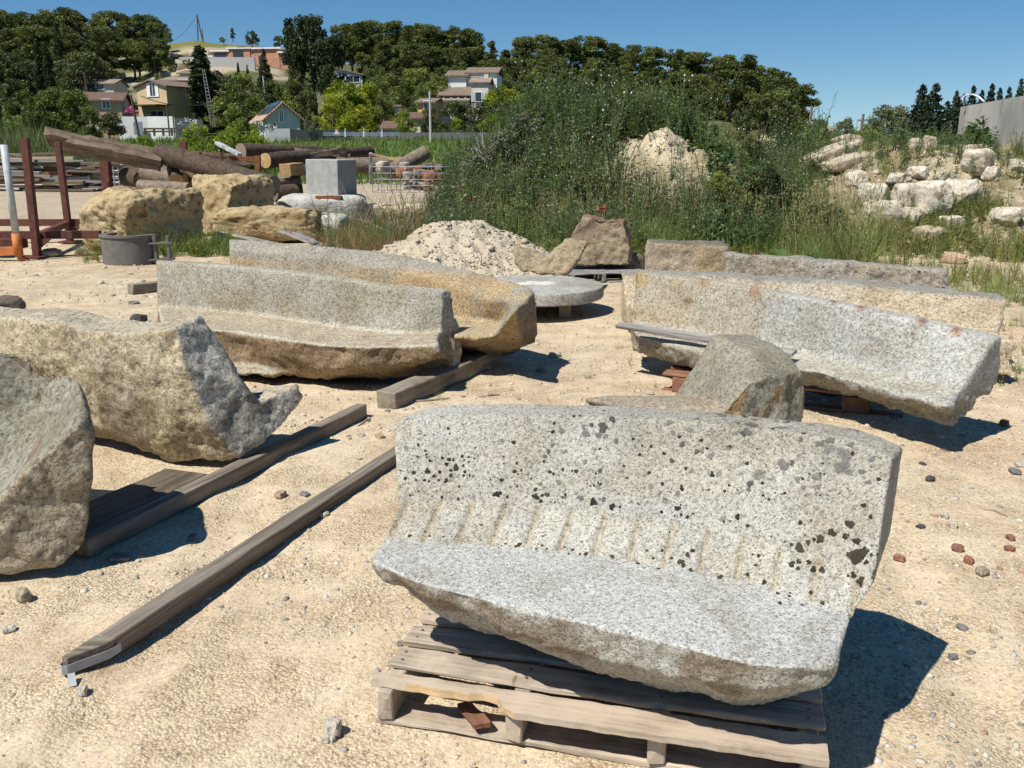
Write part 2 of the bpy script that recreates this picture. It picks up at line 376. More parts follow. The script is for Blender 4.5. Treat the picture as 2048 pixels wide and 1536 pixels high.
M['lattice'] = simple('lattice', (0.20, 0.195, 0.185), 0.1, 3, 0.9)
M['tube'] = simple('tube', (0.02, 0.02, 0.02), 0.1, 5, 0.5)
# ------------------------------------------------------------------ terrain heights
_rx = np.array([-900, -200, 60, 180, 300, 370, 415, 470, 540, 620, 700, 800, 900, 1100, 1300, 1450, 1540, 1620, 1800, 2048, 3000])
_ry = np.array([150, 140, 118, 112, 104, 88, 81, 84, 92, 116, 126, 130, 140, 150, 168, 200, 232, 270, 284, 288, 288])
_rz = np.array([at(a, b, y=220)[2] for a, b in zip(_rx, _ry)])
def gz(x, y):
    x = np.asarray(x, float); y = np.asarray(y, float); D = np.maximum(y, 1.0)
    P = np.stack([x, y, np.zeros_like(x)], -1).reshape(-1, 3)
    z = np.zeros_like(x)
    # weed-grown earth mound, its left shoulder, and the rubble bank on the right
    lump = (fbm(P, 0.9, 3, 2)*0.22).reshape(x.shape)
    g = lambda cx, cy, rx, ry: np.exp(-((x-cx)/rx)**2-((y-cy)/ry)**2)
    m = 1.70*g(3.15, 19.9, 2.2, 2.3)+1.20*g(1.6, 22.6, 2.0, 2.0)+1.0*g(-0.1, 21.8, 1.7, 2.4)+0.5*g(4.4, 17.6, 2.0, 1.9)
    berm = (1.55*sstep(12.4, 19.0, y+0.22*(x-8))*sstep(34, 24, y))*sstep(4.2, 8.0, x)
    mm = np.maximum(m, berm)+0.25*np.minimum(m, berm)
    z += mm*(1+lump*0.9)+0.10*sstep(0.1, 1.0, mm)*lump
    # field, road and hills
    px = 1024+FPX*x/(0.968*D)
    zr = np.interp(px, _rx, _rz)
    z95 = np.interp(px, [0, 900, 1500, 2048], [2.4, 2.6, 1.6, 1.2])
    f = z95*sstep(42, 96, D)
    t = np.clip((D-98)/(220-98), 0, 1)
    f = f+(zr-z95)*t**1.45
    f = np.where(D > 220, f-(D-220)*0.10, f)
    f = f+np.where(D > 98, (fbm(P, 0.05, 3, 5)*1.6).reshape(x.shape)*sstep(100, 140, D), 0)
    z = z+f
    # the yard is never quite level
    z += (fbm(P, 0.35, 3, 1)*0.035).reshape(x.shape)*sstep(60, 30, D)*sstep(-1, 3.0, y)
    return z
def gz1(x, y): return float(gz(np.array([x]), np.array([y]))[0])

def ground_colour(x, y, z):
    P = np.stack([x, y, np.zeros_like(x)], -1)
    n1 = fbm(P, 0.8, 4, 11); n2 = fbm(P, 2.7, 4, 12); n3 = fbm(P, 0.25, 3, 13)
    A = np.array([0.640, 0.535, 0.385]); B = np.array([0.635, 0.505, 0.36]); Cc = np.array([0.50, 0.43, 0.33])
    col = A+(B-A)*sstep(-0.05, 0.35, n1)[:, None]
    col = col+(np.array([0.72, 0.635, 0.48])-col)*(sstep(0.05, 0.4, n2)*0.5)[:, None]
    col = col+(np.array([0.47, 0.385, 0.28])-col)*(sstep(0.1, 0.45, -n2)*0.4)[:, None]
    # greyer drive behind the steel rack
    col = col+(Cc-col)*(sstep(17, 24, y)*0.8)[:, None]
    # soil under the weeds; pale tipped earth on top of the mound
    m = np.clip(gz(x, y)-0.12, 0, 9)*(y < 40)*(y > 10)
    w = sstep(0.03, 0.35, m+n2*0.12)
    soil = np.array([0.30, 0.255, 0.165])+n2[:, None]*0.06
    col = col+(soil-col)*(w*0.9)[:, None]
    pale = sstep(0.0, 0.35, 0.55-np.hypot((x-3.1)/1.6, (y-18.9)/1.9)+n1*0.3)
    pale = np.maximum(pale, sstep(6.2, 7.2, x)*sstep(-0.02, 0.25, n1+n2*0.6)*0.7*(y > 12)*(y < 32))
    col = col+(np.array([0.62, 0.54, 0.40])-col)*(pale*(w > 0.05))[:, None]
    # meadow
    gr = np.array([0.115, 0.165, 0.042])+n2[:, None]*0.035+n3[:, None]*np.array([0.05, 0.03, 0.0])
    wf = sstep(43, 49, y+n3*6)
    col = col+(gr-col)*wf[:, None]
    # hillside: scrub with pale rock near the crest
    hl = sstep(100, 112, y)
    scrub = np.array([0.10, 0.105, 0.045])+n3[:, None]*0.05
    px = 1024+FPX*x/(0.968*np.maximum(y, 1))
    nb = fbm(P, 0.09, 4, 21)
    rocky = sstep(0.05, 0.3, nb+0.02)*sstep(230, 300, px)*sstep(640, 560, px)*sstep(150, 170, y)*sstep(222, 205, y)
    meadow = sstep(200, 212, y)*sstep(300, 360, px)*sstep(520, 470, px)
    scrub = scrub+(np.array([0.17, 0.17, 0.06])-scrub)*meadow[:, None]
    scrub = scrub+(np.array([0.46, 0.39, 0.28])-scrub)*(rocky*0.85)[:, None]
    col = col+(scrub-col)*hl[:, None]
    col = np.where((y < 43)[:, None], col*np.array([0.845, 0.822, 0.785])*(1+0.10*fbm(P*np.array([1, 0.35, 1]), 1.6, 3, 17))[:, None], col)
    return np.clip(col, 0.01, 1)

def build_ground():
    off = 3.2
    nr, nc = 620, 430
    yy = np.concatenate([[-40, -20, -10, -5, -3.0], np.exp(np.linspace(math.log(off-2.6), math.log(700+off), nr))-off])
    s = np.linspace(-1, 1, nc); u = np.sign(s)*(np.abs(s)*0.72+np.abs(s)**5*1.4)
    U, Yg = np.meshgrid(u, yy)
    X = U*np.maximum(Yg+off-0.6, 1.2)+np.where(Yg < -2.9, s[None, :]*40, 0)
    x, y = X.ravel(), Yg.ravel()
    z = gz(x, y)
    P = np.stack([x, y, z], -1)
    near = sstep(16, 6, y)
    yard = (y < 44)
    z = z+yard*(fbm(P, 2.2, 4, 31)*0.009*near+fbm(P, 9, 4, 32)*0.006*near+fbm(P, 34, 3, 33)*0.005*sstep(9, 4, y))
    z = z-0.012*near*sstep(0.15, 0.5, fbm(P, 1.1, 3, 34))
    for x0, sl, cv in ((1.55, 0.16, 0.02), (2.95, 0.20, 0.02), (-1.25, -0.05, -0.03), (-2.6, -0.1, -0.03)):        # old tyre tracks
        dtr = np.abs(x-(x0+sl*(y-3)+cv*(y-3)**2)+fbm(P, 0.7, 2, 37)*0.08)
        z = z-near*yard*(0.016*np.exp(-(dtr/0.09)**2)-0.008*np.exp(-((dtr-0.17)/0.05)**2))
    rough = np.clip(gz(x, y)-0.15, 0, 1)*(y > 10)*(y < 36)
    z = z+rough*(fbm(P, 3.0, 4, 35)*0.22+np.abs(fbm(P, 7.0, 3, 36))*0.16)
    col = ground_colour(x, y, z)
    R, K = X.shape
    idx = np.arange(R*K).reshape(R, K)
    F = np.stack([idx[:-1, :-1], idx[:-1, 1:], idx[1:, 1:], idx[1:, :-1]], -1).reshape(-1, 4)
    m = NT('ground'); co = m.coord(); c = m.attr()
    n0 = m.noise(co, 7, 3, 0.7); n1 = m.noise(co, 60, 2, 0.7); v = m.voro(co, 95); v2 = m.voro(co, 38)
    vc = m.n('ShaderNodeSeparateColor'); m.l(m.voro(co, 95, out='Color'), vc.inputs[0])
    patch = m.ramp(m.noise(co, 2.6, 4, 0.65), [(0.40, 0.10), (0.58, 1.0)])
    cc = m.mix(1.0, c, m.ramp(n0, [(0.3, (0.84, 0.81, 0.77)), (0.5, (1, 1, 1)), (0.72, (1.08, 1.08, 1.06))]), 'MULTIPLY')
    cc = m.mix(1.0, cc, m.ramp(n1, [(0.3, (0.70, 0.67, 0.62)), (0.46, (1, 1, 1)), (0.7, (1.12, 1.11, 1.09))]), 'MULTIPLY')
    cc = m.mix(patch, cc, m.mix(1.0, cc, m.ramp(vc.outputs[0], [(0.0, (0.72, 0.68, 0.62)), (0.25, (0.95, 0.94, 0.92)), (0.8, (1.04, 1.04, 1.03)), (1.0, (1.16, 1.16, 1.15))]), 'MULTIPLY'))
    cc = m.mix(m.math('MULTIPLY', patch, 0.5), cc, m.mix(1.0, cc, m.ramp(v, [(0.34, (1.05, 1.05, 1.05)), (0.50, (0.86, 0.83, 0.79)), (0.70, (0.52, 0.47, 0.41))]), 'MULTIPLY'))  # gaps between pebbles darkened in the colour, as crevice shade
    speck = m.ramp(m.noise(co, 120, 2, 0.5), [(0.66, 0.0), (0.71, 1.0)])
    cc = m.mix(m.math('MULTIPLY', speck, 0.75), cc, (0.20, 0.165, 0.125))
    peb = m.math('MULTIPLY', m.math('ADD', m.math('MULTIPLY', v, -1.1), m.math('MULTIPLY', v2, -0.5)), patch)
    hh = m.math('ADD', m.math('ADD', m.math('MULTIPLY', n0, 0.6), n1), peb)
    mat = m.done(cc, 0.95, m.bump(hh, 0.65, 0.010), 0.12)
    me = mesh_np('ground', np.stack([x, y, z], -1), F, mat, True, col)
    g = obj('ground', me); tag(g, kind='structure', label='pale beige gravel yard running back to meadow and hills')
    return g
ground = build_ground()
from mathutils.bvhtree import BVHTree
GB = BVHTree.FromObject(ground, bpy.context.evaluated_depsgraph_get())
def gh(x, y):
    h = GB.ray_cast(Vector((x, y, 80)), Vector((0, 0, -1)))
    return h[0].z if h[0] is not None else gz1(x, y)
# ------------------------------------------------------------------ stones: loft or solids -> voxel remesh -> noise
def catmull(A, m):
    """A (k,n,3) stations -> m resampled stations"""
    k = len(A); out = []
    for t in np.linspace(0, k-1, m):
        i = min(int(t), k-2); f = t-i
        p0, p1, p2, p3 = A[max(i-1, 0)], A[i], A[i+1], A[min(i+2, k-1)]
        if i == 0: p0 = 2*p1-p2
        if i == k-2: p3 = 2*p2-p1
        out.append(0.5*((2*p1)+(-p0+p2)*f+(2*p0-5*p1+4*p2-p3)*f*f+(-p0+3*p1-3*p2+p3)*f**3))
    return np.array(out)
def loft(stations, m=None):
    A = np.array(stations, float)
    if m: A = catmull(A, m)
    k, n = A.shape[:2]; V = A.reshape(-1, 3); F = []
    for i in range(k-1):
        for j in range(n):
            q = (j+1) % n; F.append((i*n+j, i*n+q, (i+1)*n+q, (i+1)*n+j))
    F.append(tuple(range(n-1, -1, -1))); F.append(tuple((k-1)*n+j for j in range(n)))
    return V, F
def remeshed(parts, voxel, smooth=2):
    V = []; F = []
    for v, f in parts:
        n = len(V); V += [tuple(map(float, p)) for p in v]; F += [tuple(int(i)+n for i in q) for q in f]
    me = bpy.data.meshes.new('raw'); me.from_pydata(V, [], F); me.update()
    bm = bmesh.new(); bm.from_mesh(me); bmesh.ops.triangulate(bm, faces=bm.faces[:]); bmesh.ops.recalc_face_normals(bm, faces=bm.faces); bm.to_mesh(me); bm.free()
    o = bpy.data.objects.new('raw', me); C.objects.link(o)
    r = o.modifiers.new('r', 'REMESH'); r.mode = 'VOXEL'; r.voxel_size = voxel
    if smooth: s = o.modifiers.new('s', 'SMOOTH'); s.factor = 0.5; s.iterations = smooth
    dg = bpy.context.evaluated_depsgraph_get(); ev = o.evaluated_get(dg)
    out = bpy.data.meshes.new_from_object(ev)
    bpy.data.objects.remove(o); bpy.data.meshes.remove(me)
    return out
def coords(me):
    P = np.empty(len(me.vertices)*3, np.float32); me.vertices.foreach_get('co', P)
    N = np.empty(len(me.vertices)*3, np.float32); me.vertex_normals.foreach_get('vector', N)
    return P.reshape(-1, 3).astype(float), N.reshape(-1, 3).astype(float)
def stone(name, parts, voxel, mat, colfn, disp=((3, 0.02, 3),), roughfn=None, smooth=2, lichen=None, carve=None, label=None, cat=None, group=None, seed=0, parent=None, tone=0.74):
    me = remeshed(parts, voxel, smooth)
    P, N = coords(me)
    r = roughfn(P, N) if roughfn else np.ones(len(P))
    d = np.zeros(len(P))
    for sc, amp, oc in disp: d += fbm(P, sc, oc, seed+sc*0.01)*amp
    d = d*r
    if carve is not None: d = d+carve(P, N)
    Q = P+N*d[:, None]
    me.name = name
    col = np.clip(colfn(P, N)*tone*np.array([0.99, 0.985, 0.93]), 0.01, 0.95)
    base = np.array([Q[:, 0].mean(), Q[:, 1].mean(), Q[:, 2].min()])
    me.vertices.foreach_set('co', (Q-base).astype(np.float32).ravel()); me.update()
    me.polygons.foreach_set('use_smooth', np.ones(len(me.polygons), bool))
    set_col(me, col)
    if lichen is not None:
        a = me.attributes.new('Lichen', 'FLOAT', 'POINT'); a.data.foreach_set('value', np.asarray(lichen(P, N), np.float32))
    me.materials.clear(); me.materials.append(mat)
    o = obj(name, me, parent); o.location = base
    if label: tag(o, label, cat, group)
    return o
def lerpc(a, b, t): return a+(b-a)*np.asarray(t)[:, None]
def const(c): return np.array(c, float)

_cube = {}
def boulder(name, c, size, rz, mat, col, col2=None, blocky=0.45, amp=0.10, seed=0, tilt=(0, 0), res=26, label=None, cat='boulder', group=None, sink=0.06, chop=None, z=None):
    """irregular block: superellipsoid with broken faces and noise; stands on the ground"""
    if res not in _cube:
        bm = bmesh.new(); bmesh.ops.create_cube(bm, size=2.0); bmesh.ops.subdivide_edges(bm, edges=bm.edges[:], cuts=res, use_grid_fill=True)
        bm.verts.ensure_lookup_table(); bm.verts.index_update()
        _cube[res] = (np.array([v.co[:] for v in bm.verts]), np.array([[v.index for v in f.verts] for f in bm.faces])); bm.free()
    P, F = _cube[res]
    n = P/np.linalg.norm(P, axis=1, keepdims=True)
    e = 2.0/blocky
    rad = 1.0/(np.abs(n[:, 0])**e+np.abs(n[:, 1])**e+np.abs(n[:, 2])**e)**(1/e)
    Q = n*rad[:, None]
    rs = np.random.RandomState(seed+100)
    for k in range(chop if chop is not None else 5):          # broken-off corners
        nn = rs.randn(3); nn /= np.linalg.norm(nn); nn[2] *= 0.6; nn /= np.linalg.norm(nn)
        dmax = (Q@nn).max()*rs.uniform(0.74, 0.9); s = Q@nn-dmax
        Q = Q-np.where(s > 0, s*0.92, 0)[:, None]*nn
    half = np.array(size)/2
    Q = Q*half
    sc = 1.0/half.mean()
    nn = Q/np.linalg.norm(Q, axis=1, keepdims=True)
    d = fbm(Q, sc*1.1, 3, seed)*1.0+fbm(Q, sc*3.2, 4, seed+1)*0.55+np.abs(fbm(Q, sc*6, 3, seed+2))*-0.4+fbm(Q, sc*14, 3, seed+3)*0.22
    Q = Q+nn*(d*amp*half.mean())[:, None]
    R = np.array(Euler((tilt[0], tilt[1], rz)).to_matrix()); Q = Q@R.T
    Q[:, 2] -= Q[:, 2].min()+sink*size[2]
    a = const(col); b = const(col2 if col2 is not None else [k*0.75 for k in col])
    cc = lerpc(a, b, sstep(-0.05, 0.4, fbm(Q, sc*1.6, 4, seed+5)))
    me = mesh_np(name, Q, F, mat, True, np.clip(cc, 0.01, 0.95))
    o = obj(name, me)
    o.location = (c[0], c[1], gh(c[0], c[1]) if z is None else z)
    if label: tag(o, label, cat, group)
    return o
# ------------------------------------------------------------------ A: spotted granite bench on the near pallet
def bench_from_px(S, bottom_back_z=0.3, base_z=0.145, thick=0.12, recline=0.11, n=28):
    """S: rows of (front px,py,z), (seat back px,py,z), (crease px,py,z), (rim px,py), (under px,py,z)"""
    st = []
    for fr, sb, cr, rim, un in S:
        f = at(fr[0], fr[1], z=fr[2]); s = at(sb[0], sb[1], z=sb[2]); c = at(cr[0], cr[1], z=cr[2])
        t = at(rim[0], rim[1], y=c[1]+recline); u = at(un[0], un[1], z=un[2])
        back = np.array([c[0]-f[0], c[1]-f[1], 0]); back /= np.linalg.norm(back)
        t2 = t+back*thick+np.array([0, 0, 0.005])
        b1 = t2+back*0.035+np.array([0, 0, -0.28]); b1[2] = max(b1[2], base_z+0.12)
        b2 = c+back*0.10; b2[2] = base_z+0.05
        u2 = (u+c)/2; u2[2] = base_z
        u2[2] = max(base_z, u[2]-0.10)
        fm = at(fr[0]*0.28+un[0]*0.72, fr[1]*0.28+un[1]*0.72, y=f[1]+0.018)
        st.append([f, s, c, t, t2, b1, b2, u2, u, fm])
    return np.array(st)
SA = [((738,1122,.475),(764,1080,.480),(795,1016,.545),(786,850),(750,1146,.43)),
      ((850,1168,.470),(880,1085,.482),(905,1016,.550),(890,832),(850,1203,.36)),
      ((1020,1212,.465),(1062,1098,.482),(1100,1030,.552),(1110,830),(1030,1272,.27)),
      ((1250,1264,.460),(1268,1124,.480),(1300,1052,.552),(1310,838),(1250,1352,.21)),
      ((1480,1322,.455),(1450,1156,.478),(1500,1088,.550),(1520,858),(1480,1402,.185)),
      ((1610,1336,.450),(1600,1196,.475),(1650,1132,.546),(1695,880),(1600,1392,.20)),
      ((1668,1322,.450),(1704,1232,.470),(1746,1172,.540),(1786,918),(1668,1362,.34))]
stA = bench_from_px(SA, recline=0.17)
_ax = stA[-1, 2]-stA[0, 2]; _ax[2] = 0; _ax /= np.linalg.norm(_ax)
for k_, i_, d_, z_ in ((-1, 4, .006, 0), (-1, 5, .022, .0), (-1, 6, .14, .16), (-1, 7, .18, .05), (-2, 6, .06, .03), (-2, 7, .05, 0), (-1, 8, .05, .02), (0, 6, -.12, .12), (0, 7, -.10, .08), (0, 5, -.02, 0.02)): stA[k_, i_] += -_ax*d_+np.array([0, 0, z_])
_cA = stA[:, 2]; _sA = stA[:, 1]; _fA = stA[:, 0]
axA = _cA[-1]-_cA[0]; axA[2] = 0; LA = np.linalg.norm(axA); axA /= LA
bkA = np.array([-axA[1], axA[0], 0])
def locA(P): Q = P-_cA[0]; return Q@axA, Q@bkA
_sa_s = np.array([(p-_cA[0])@axA for p in _sA]); _sa_b = np.array([(p-_cA[0])@bkA for p in _sA])
_ca_s = np.array([(p-_cA[0])@axA for p in _cA]); _ca_b = np.array([(p-_cA[0])@bkA for p in _cA])
def ribzone(P):
    s, b = locA(P); b0 = np.interp(s, _sa_s, _sa_b); b1 = np.interp(s, _ca_s, _ca_b)
    t = (b-b0)/(b1-b0+1e-6)
    return s, t
def carveA(P, N):
    s, t = ribzone(P)
    zone = sstep(-0.05, 0.2, t)*sstep(1.25, 0.85, t)*(P[:, 2] < 0.62)*(P[:, 2] > 0.44)*sstep(0.1, 0.4, N[:, 2])
    ph = (s-0.02)/(LA/13.6); fr = np.abs(ph-np.round(ph))*(LA/13.6)
    jit = fbm(P, 30, 2, 8)*0.006
    groove = np.exp(-((fr+jit)/0.0075)**2)
    step = ((ph-np.floor(ph))-0.5)*0.006
    return -zone*groove*0.013+zone*step*0.25
def colA(P, N):
    s, t = ribzone(P)
    g = np.tile(const((0.50, 0.48, 0.44)), (len(P), 1))
    n = fbm(P, 3.0, 4, 41); n2 = fbm(P, 9, 3, 42)
    back = (t > 0.9) & (P[:, 2] > 0.53)
    g = lerpc(g, const((0.49, 0.445, 0.375)), back*sstep(-0.35, 0.25, n)*0.8)          # warm backrest
    g = lerpc(g, const((0.37, 0.345, 0.30)), back*sstep(0.0, 0.4, fbm(P, 2.2, 4, 43)+0.12*sstep(0.72, 0.85, P[:, 2]))*0.75)
    rib = (t > -0.02) & (t < 1.15) & (P[:, 2] < 0.60)
    g = lerpc(g, const((0.60, 0.56, 0.475)), rib*sstep(-0.3, 0.2, n2)*0.5)             # pale rubbed ribs
    ph = (s-0.02)/(LA/13.6); fr = np.abs(ph-np.round(ph))*(LA/13.6)
    g = lerpc(g, const((0.47, 0.38, 0.25)), rib*np.exp(-(fr/0.010)**2)*0.55)
    seat = (t < 0.0) & (N[:, 2] > 0.6)
    g = lerpc(g, const((0.55, 0.55, 0.535)), seat*0.85)
    front = sstep(0.45, 0.15, N[:, 2])*(t < -0.1)
    g = lerpc(g, const((0.53, 0.515, 0.475)), front*0.85)
    g = lerpc(g, const((0.24, 0.17, 0.105)), front*sstep(0.2, 0.4, fbm(P, 5, 4, 44))*0.7)
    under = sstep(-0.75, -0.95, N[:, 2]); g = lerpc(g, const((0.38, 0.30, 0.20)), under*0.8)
    top = (P[:, 2] > 0.86)*sstep(0.4, 0.8, N[:, 2]); g = lerpc(g, const((0.50, 0.50, 0.48)), top*0.7)
    return g
def roughA(P, N):
    s, t = ribzone(P)
    return 0.14+0.5*sstep(0.4, 0.0, N[:, 2])*(t < 0.2)+0.5*sstep(-0.3, -0.7, N[:, 2])
def lichA(P, N):
    s, t = ribzone(P)
    up = (t > 0.95)*(P[:, 2] > 0.56)*1.0
    end = (s > LA*0.98)*1.0
    return np.clip(up*(0.6+0.4*sstep(0.7, 0.9, P[:, 2]))+end, 0, 1)
benchA = stone('stone_bench', [loft(stA, 44)], 0.0075, M['granite_near'], colA, ((4, 0.030, 4), (14, 0.012, 4), (40, 0.005, 3)), roughA, 9, lichA, carveA,
               'grey granite bench dotted with black lichen and notched seat on near pallet', 'bench', seed=3, tone=0.80)

# lichen patches: thin crusts growing on the bench where the big ones sit
def lichen_patches(bench):
    dg = bpy.context.evaluated_depsgraph_get(); bv = BVHTree.FromPolygons([v.co+bench.location for v in bench.data.vertices], [p.vertices[:] for p in bench.data.polygons])
    t2 = [(575,225,9),(583,255,6),(405,258,5),(436,265,5),(400,322,9),(441,355,8),(447,378,7),(396,390,8),(469,415,10),(449,395,6),(540,398,10),(580,407,13),(605,408,9),(565,434,12),(620,455,20),(657,388,10),(668,408,6),(696,393,7),(728,401,6),(695,420,7),(663,442,8),(450,474,16),(463,480,10),(525,480,11),(491,504,11),(373,484,12),(323,517,11),(386,527,7),(436,528,9),(463,533,7),(520,527,8),(562,531,15),(590,500,12),(590,470,10),(672,479,10),(665,500,8),(700,500,7),(720,502,5),(733,338,6),(540,355,4),(578,376,4),(672,368,4),(297,472,5),(372,424,5),(352,617,7),(402,593,6),(538,627,9),(633,638,10),(638,565,6),(508,590,5),(480,622,5),
          (958,307,13),(899,390,6),(900,430,5),(976,428,9),(963,477,12),(1003,470,8),(985,492,5),(1042,494,6),(1063,518,6),(887,527,12),(948,512,4),(822,523,6),(836,512,4),(866,515,5),(940,567,5),(978,564,7),(860,610,18),(845,612,12),(878,603,12),(920,625,10),(750,378,4),(1113,550,13),(1085,582,12),(1080,620,16),(1097,632,12),(1125,617,10),(1153,612,16),(1116,650,11),(1200,657,6),(1260,612,9),(1245,628,7),(1220,540,16),(1350,632,20),(1422,655,22),(1440,665,10),(1485,640,14),(1533,683,20),(1580,684,8),(1140,387,13),(1134,418,8),(1170,480,11),(1191,491,9),(1244,464,9),(1258,360,15),(1324,475,12),(1300,472,7),(1463,473,13),(1440,490,7),(1465,551,9),(1452,543,6),(1428,560,7),(1388,547,5),(1408,562,6),(1572,608,6),(1657,287,9),(1602,444,8),(1622,515,7),(1750,484,11),(1837,371,11),(1828,549,11),(1965,458,10),(2000,472,13),(1943,580,12),(1940,562,8),(1875,597,5),(1917,693,18),(1935,672,6),(1823,714,10),(1938,730,9),(1975,743,10),(2003,724,6),(1900,735,6),(1845,640,5),(1685,665,6),
          (1240,238,20),(1187,245,12),(1195,195,10),(1185,320,14),(1378,255,26),(1365,215,16),(1414,205,13),(1480,220,32),(1455,262,22),(1495,270,14),(1535,170,22),(1558,300,17),(1310,153,10),(1345,150,10),(1487,122,10),(1375,420,15),(1162,360,14),(1945,320,18),(2030,362,16),(1870,190,20),(1985,232,20),(1890,250,14),(1927,275,10),(1695,378,10),(1885,415,14),(1762,330,10),(1710,325,8),(1460,345,8),
          (990,905,16),(970,915,10),(910,900,8),(1090,932,8),(1125,912,8),(1152,930,8),(1303,935,10),(1380,960,15),(1345,960,8),(1280,960,9),(1255,920,8),(1128,855,6),(545,860,6),(465,855,8),(440,828,6),(350,853,12),(768,790,8),(1535,975,15),(1775,985,9),(1880,985,10),(1685,1015,12),(1935,1005,20),(1975,965,16),(2005,940,13),(1950,1025,14),(1995,1055,15),(1740,940,8),(1825,940,9),(1805,1045,10),(1870,832,6)]
    t3 = [(568,430,11),(356,385,22),(300,295,12),(335,342,9),(365,498,12),(362,482,8),(492,254,14),(515,194,14),(570,245,26),(545,255,18),(470,330,9),(627,345,6),(718,228,12),(585,549,21),(578,583,13),(658,545,10),(661,616,8),(697,640,9),(462,556,7),(437,591,9),(344,583,7),(512,585,5),(733,601,5),(770,610,6),(788,604,9),(782,438,34),(832,425,14),(863,525,18),(893,520,8),(898,571,13),(985,568,16),(995,617,6),(933,490,6),(998,488,6),(1020,493,7),(1012,428,6),(883,288,16),(900,254,13),(1055,295,26),(1050,345,34),(1110,352,16),(1140,380,40),(1120,450,40),(1165,480,24),(1175,320,18),(1185,372,12),(1300,405,20),(1240,478,18),(1338,522,12),(1280,540,14),(1250,676,15),(1292,743,12),(1170,785,26),(1065,835,24),(880,776,13),(945,762,6),(875,925,28),(925,893,15),(960,875,11),(1000,868,22),(985,885,12),(1140,858,17),(1160,850,8),(1210,885,22),(1215,970,50),(1170,965,20),(1255,925,10),(1278,940,8),(1295,965,10),(1330,962,10),(1265,1008,15),(1298,910,6),(1352,910,6),(908,850,6),(828,905,10),(790,888,6),(710,858,6),(512,742,17),(571,795,11),(432,770,8),(470,767,6),(502,805,5),(730,738,5),(618,745,5),(830,1020,20),(870,1005,16),(930,1008,14),(955,1050,22),(1005,1053,22),(865,1045,13),(1190,1082,18),(1230,1115,24),(1160,1088,8),(1235,1140,13),(940,1185,12),(748,1190,12),(760,1247,15),(815,1205,10),(820,1188,7),(1010,1248,12),(890,1257,9),(668,1125,16),(410,1095,18),(570,1080,12),(620,1025,10),(635,970,11),(600,963,7),(1190,235,32),(1115,190,26),(420,150,34),(555,157,20),(610,174,22),(740,184,20),(800,188,22),(945,204,20),(1050,192,26),(1270,212,18),(1335,234,18)]
    V = []; F = []; Cc = []
    rs = np.random.RandomState(5)
    spots = [(700+x/2.926, 780+y/2.926, r/2.926) for x, y, r in t2]+[(1300+x/2.926, 780+y/2.926, r/2.926) for x, y, r in t3]
    for px, py, r in spots:
        u = (px-1024)/FPX; v = (768-py)/FPX; d = Vector((u, CP+v*SP, v*CP-SP)).normalized()
        hit, nrm, fi, dist = bv.ray_cast(Vector((0, 0, EYE)), d)
        if hit is None or dist > 4.2: continue
        rad = r/FPX*dist*(1.08 if r < 5 else 0.98)
        a = nrm.cross(Vector((0.2, 0.3, 1))).normalized(); b = nrm.cross(a)
        k = 14 if r < 4 else 24; base = len(V); rings = (0.0, 0.5, 0.86, 1.08)
        ph = rs.rand(3)*6.28; jag = 0.16 if r < 4.5 else 0.30
        tone = rs.uniform(0.75, 1.25); brown = const((0.042, 0.034, 0.024)) if py > 1040 else const((0.028, 0.026, 0.022))
        if r > 4.2 and py < 1000 and px > 1080: brown = const((0.15, 0.142, 0.125)) if rs.rand() < 0.75 else const((0.07, 0.065, 0.056))
        for q, rr in enumerate(rings):
            for i in range(k if q else 1):
                t = 2*math.pi*i/k
                wob = 1+jag*(math.sin(2*t+ph[0])+0.8*math.sin(3*t+ph[1])+0.6*math.sin(5*t+ph[2]))*0.6+rs.uniform(-jag, jag)*0.22
                p = hit+(a*math.cos(t)+b*math.sin(t))*(rad*rr*wob)
                near = bv.find_nearest(p)
                hgt = (0.0014, 0.0016, 0.0010, -0.001)[q]
                V.append(near[0]+near[1]*hgt); Cc.append(brown*tone*rs.uniform(0.7, 1.4) if q < 3 else const((0.33, 0.31, 0.265)))
        for i in range(k): F.append((base, base+1+i, base+1+(i+1) % k))
        for q in range(2):
            for i in range(k):
                j = (i+1) % k; F.append((base+1+q*k+i, base+1+(q+1)*k+i, base+1+(q+1)*k+j, base+1+q*k+j))
    base = Vector(bench.location)
    me = mesh_np('lichen', np.array([tuple(p-base) for p in V]), F, M['pebble'], True, np.array(Cc))
    o = obj('lichen', me, bench); tag(o, kind='stuff', label='black and grey crusty lichen spots on the backrest')
lichen_patches(benchA)

# ------------------------------------------------------------------ helpers for the other benches
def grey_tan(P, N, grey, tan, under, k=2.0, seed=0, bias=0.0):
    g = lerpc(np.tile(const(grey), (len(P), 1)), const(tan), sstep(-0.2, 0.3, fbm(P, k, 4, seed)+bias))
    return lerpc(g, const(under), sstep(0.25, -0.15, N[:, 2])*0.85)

# ------------------------------------------------------------------ B: cut-off end of a curved bench at the left edge
b0 = [at(158,846,y=3.30), at(90,900,y=3.25), at(30,950,y=3.21), at(-10,1000,y=3.19), at(-170,1040,y=3.17), at(-180,1150,y=3.18), at(40,1152,y=3.25), at(118,1148,y=3.26), at(176,1090,y=3.32), at(190,980,y=3.34), at(194,872,y=3.36), at(178,824,y=3.40)]
b0 = np.array(b0); b0[:, 2] = np.maximum(b0[:, 2], 0.03)
b1 = b0+np.array([-0.34, 0.30, 0.085]); b1[:4] += np.array([0.07, 0.14, -0.05]); b1[0] += np.array([0.0, 0.0, 0.08]); b1[11] += np.array([0.08, 0.02, 0.05]); b1[10] += np.array([0.10, 0.04, 0.04]); b2 = b0*np.array([1, 1, 1])+np.array([-0.78, 0.48, 0.17]); b3 = b0+np.array([-1.35, 0.55, 0.22])
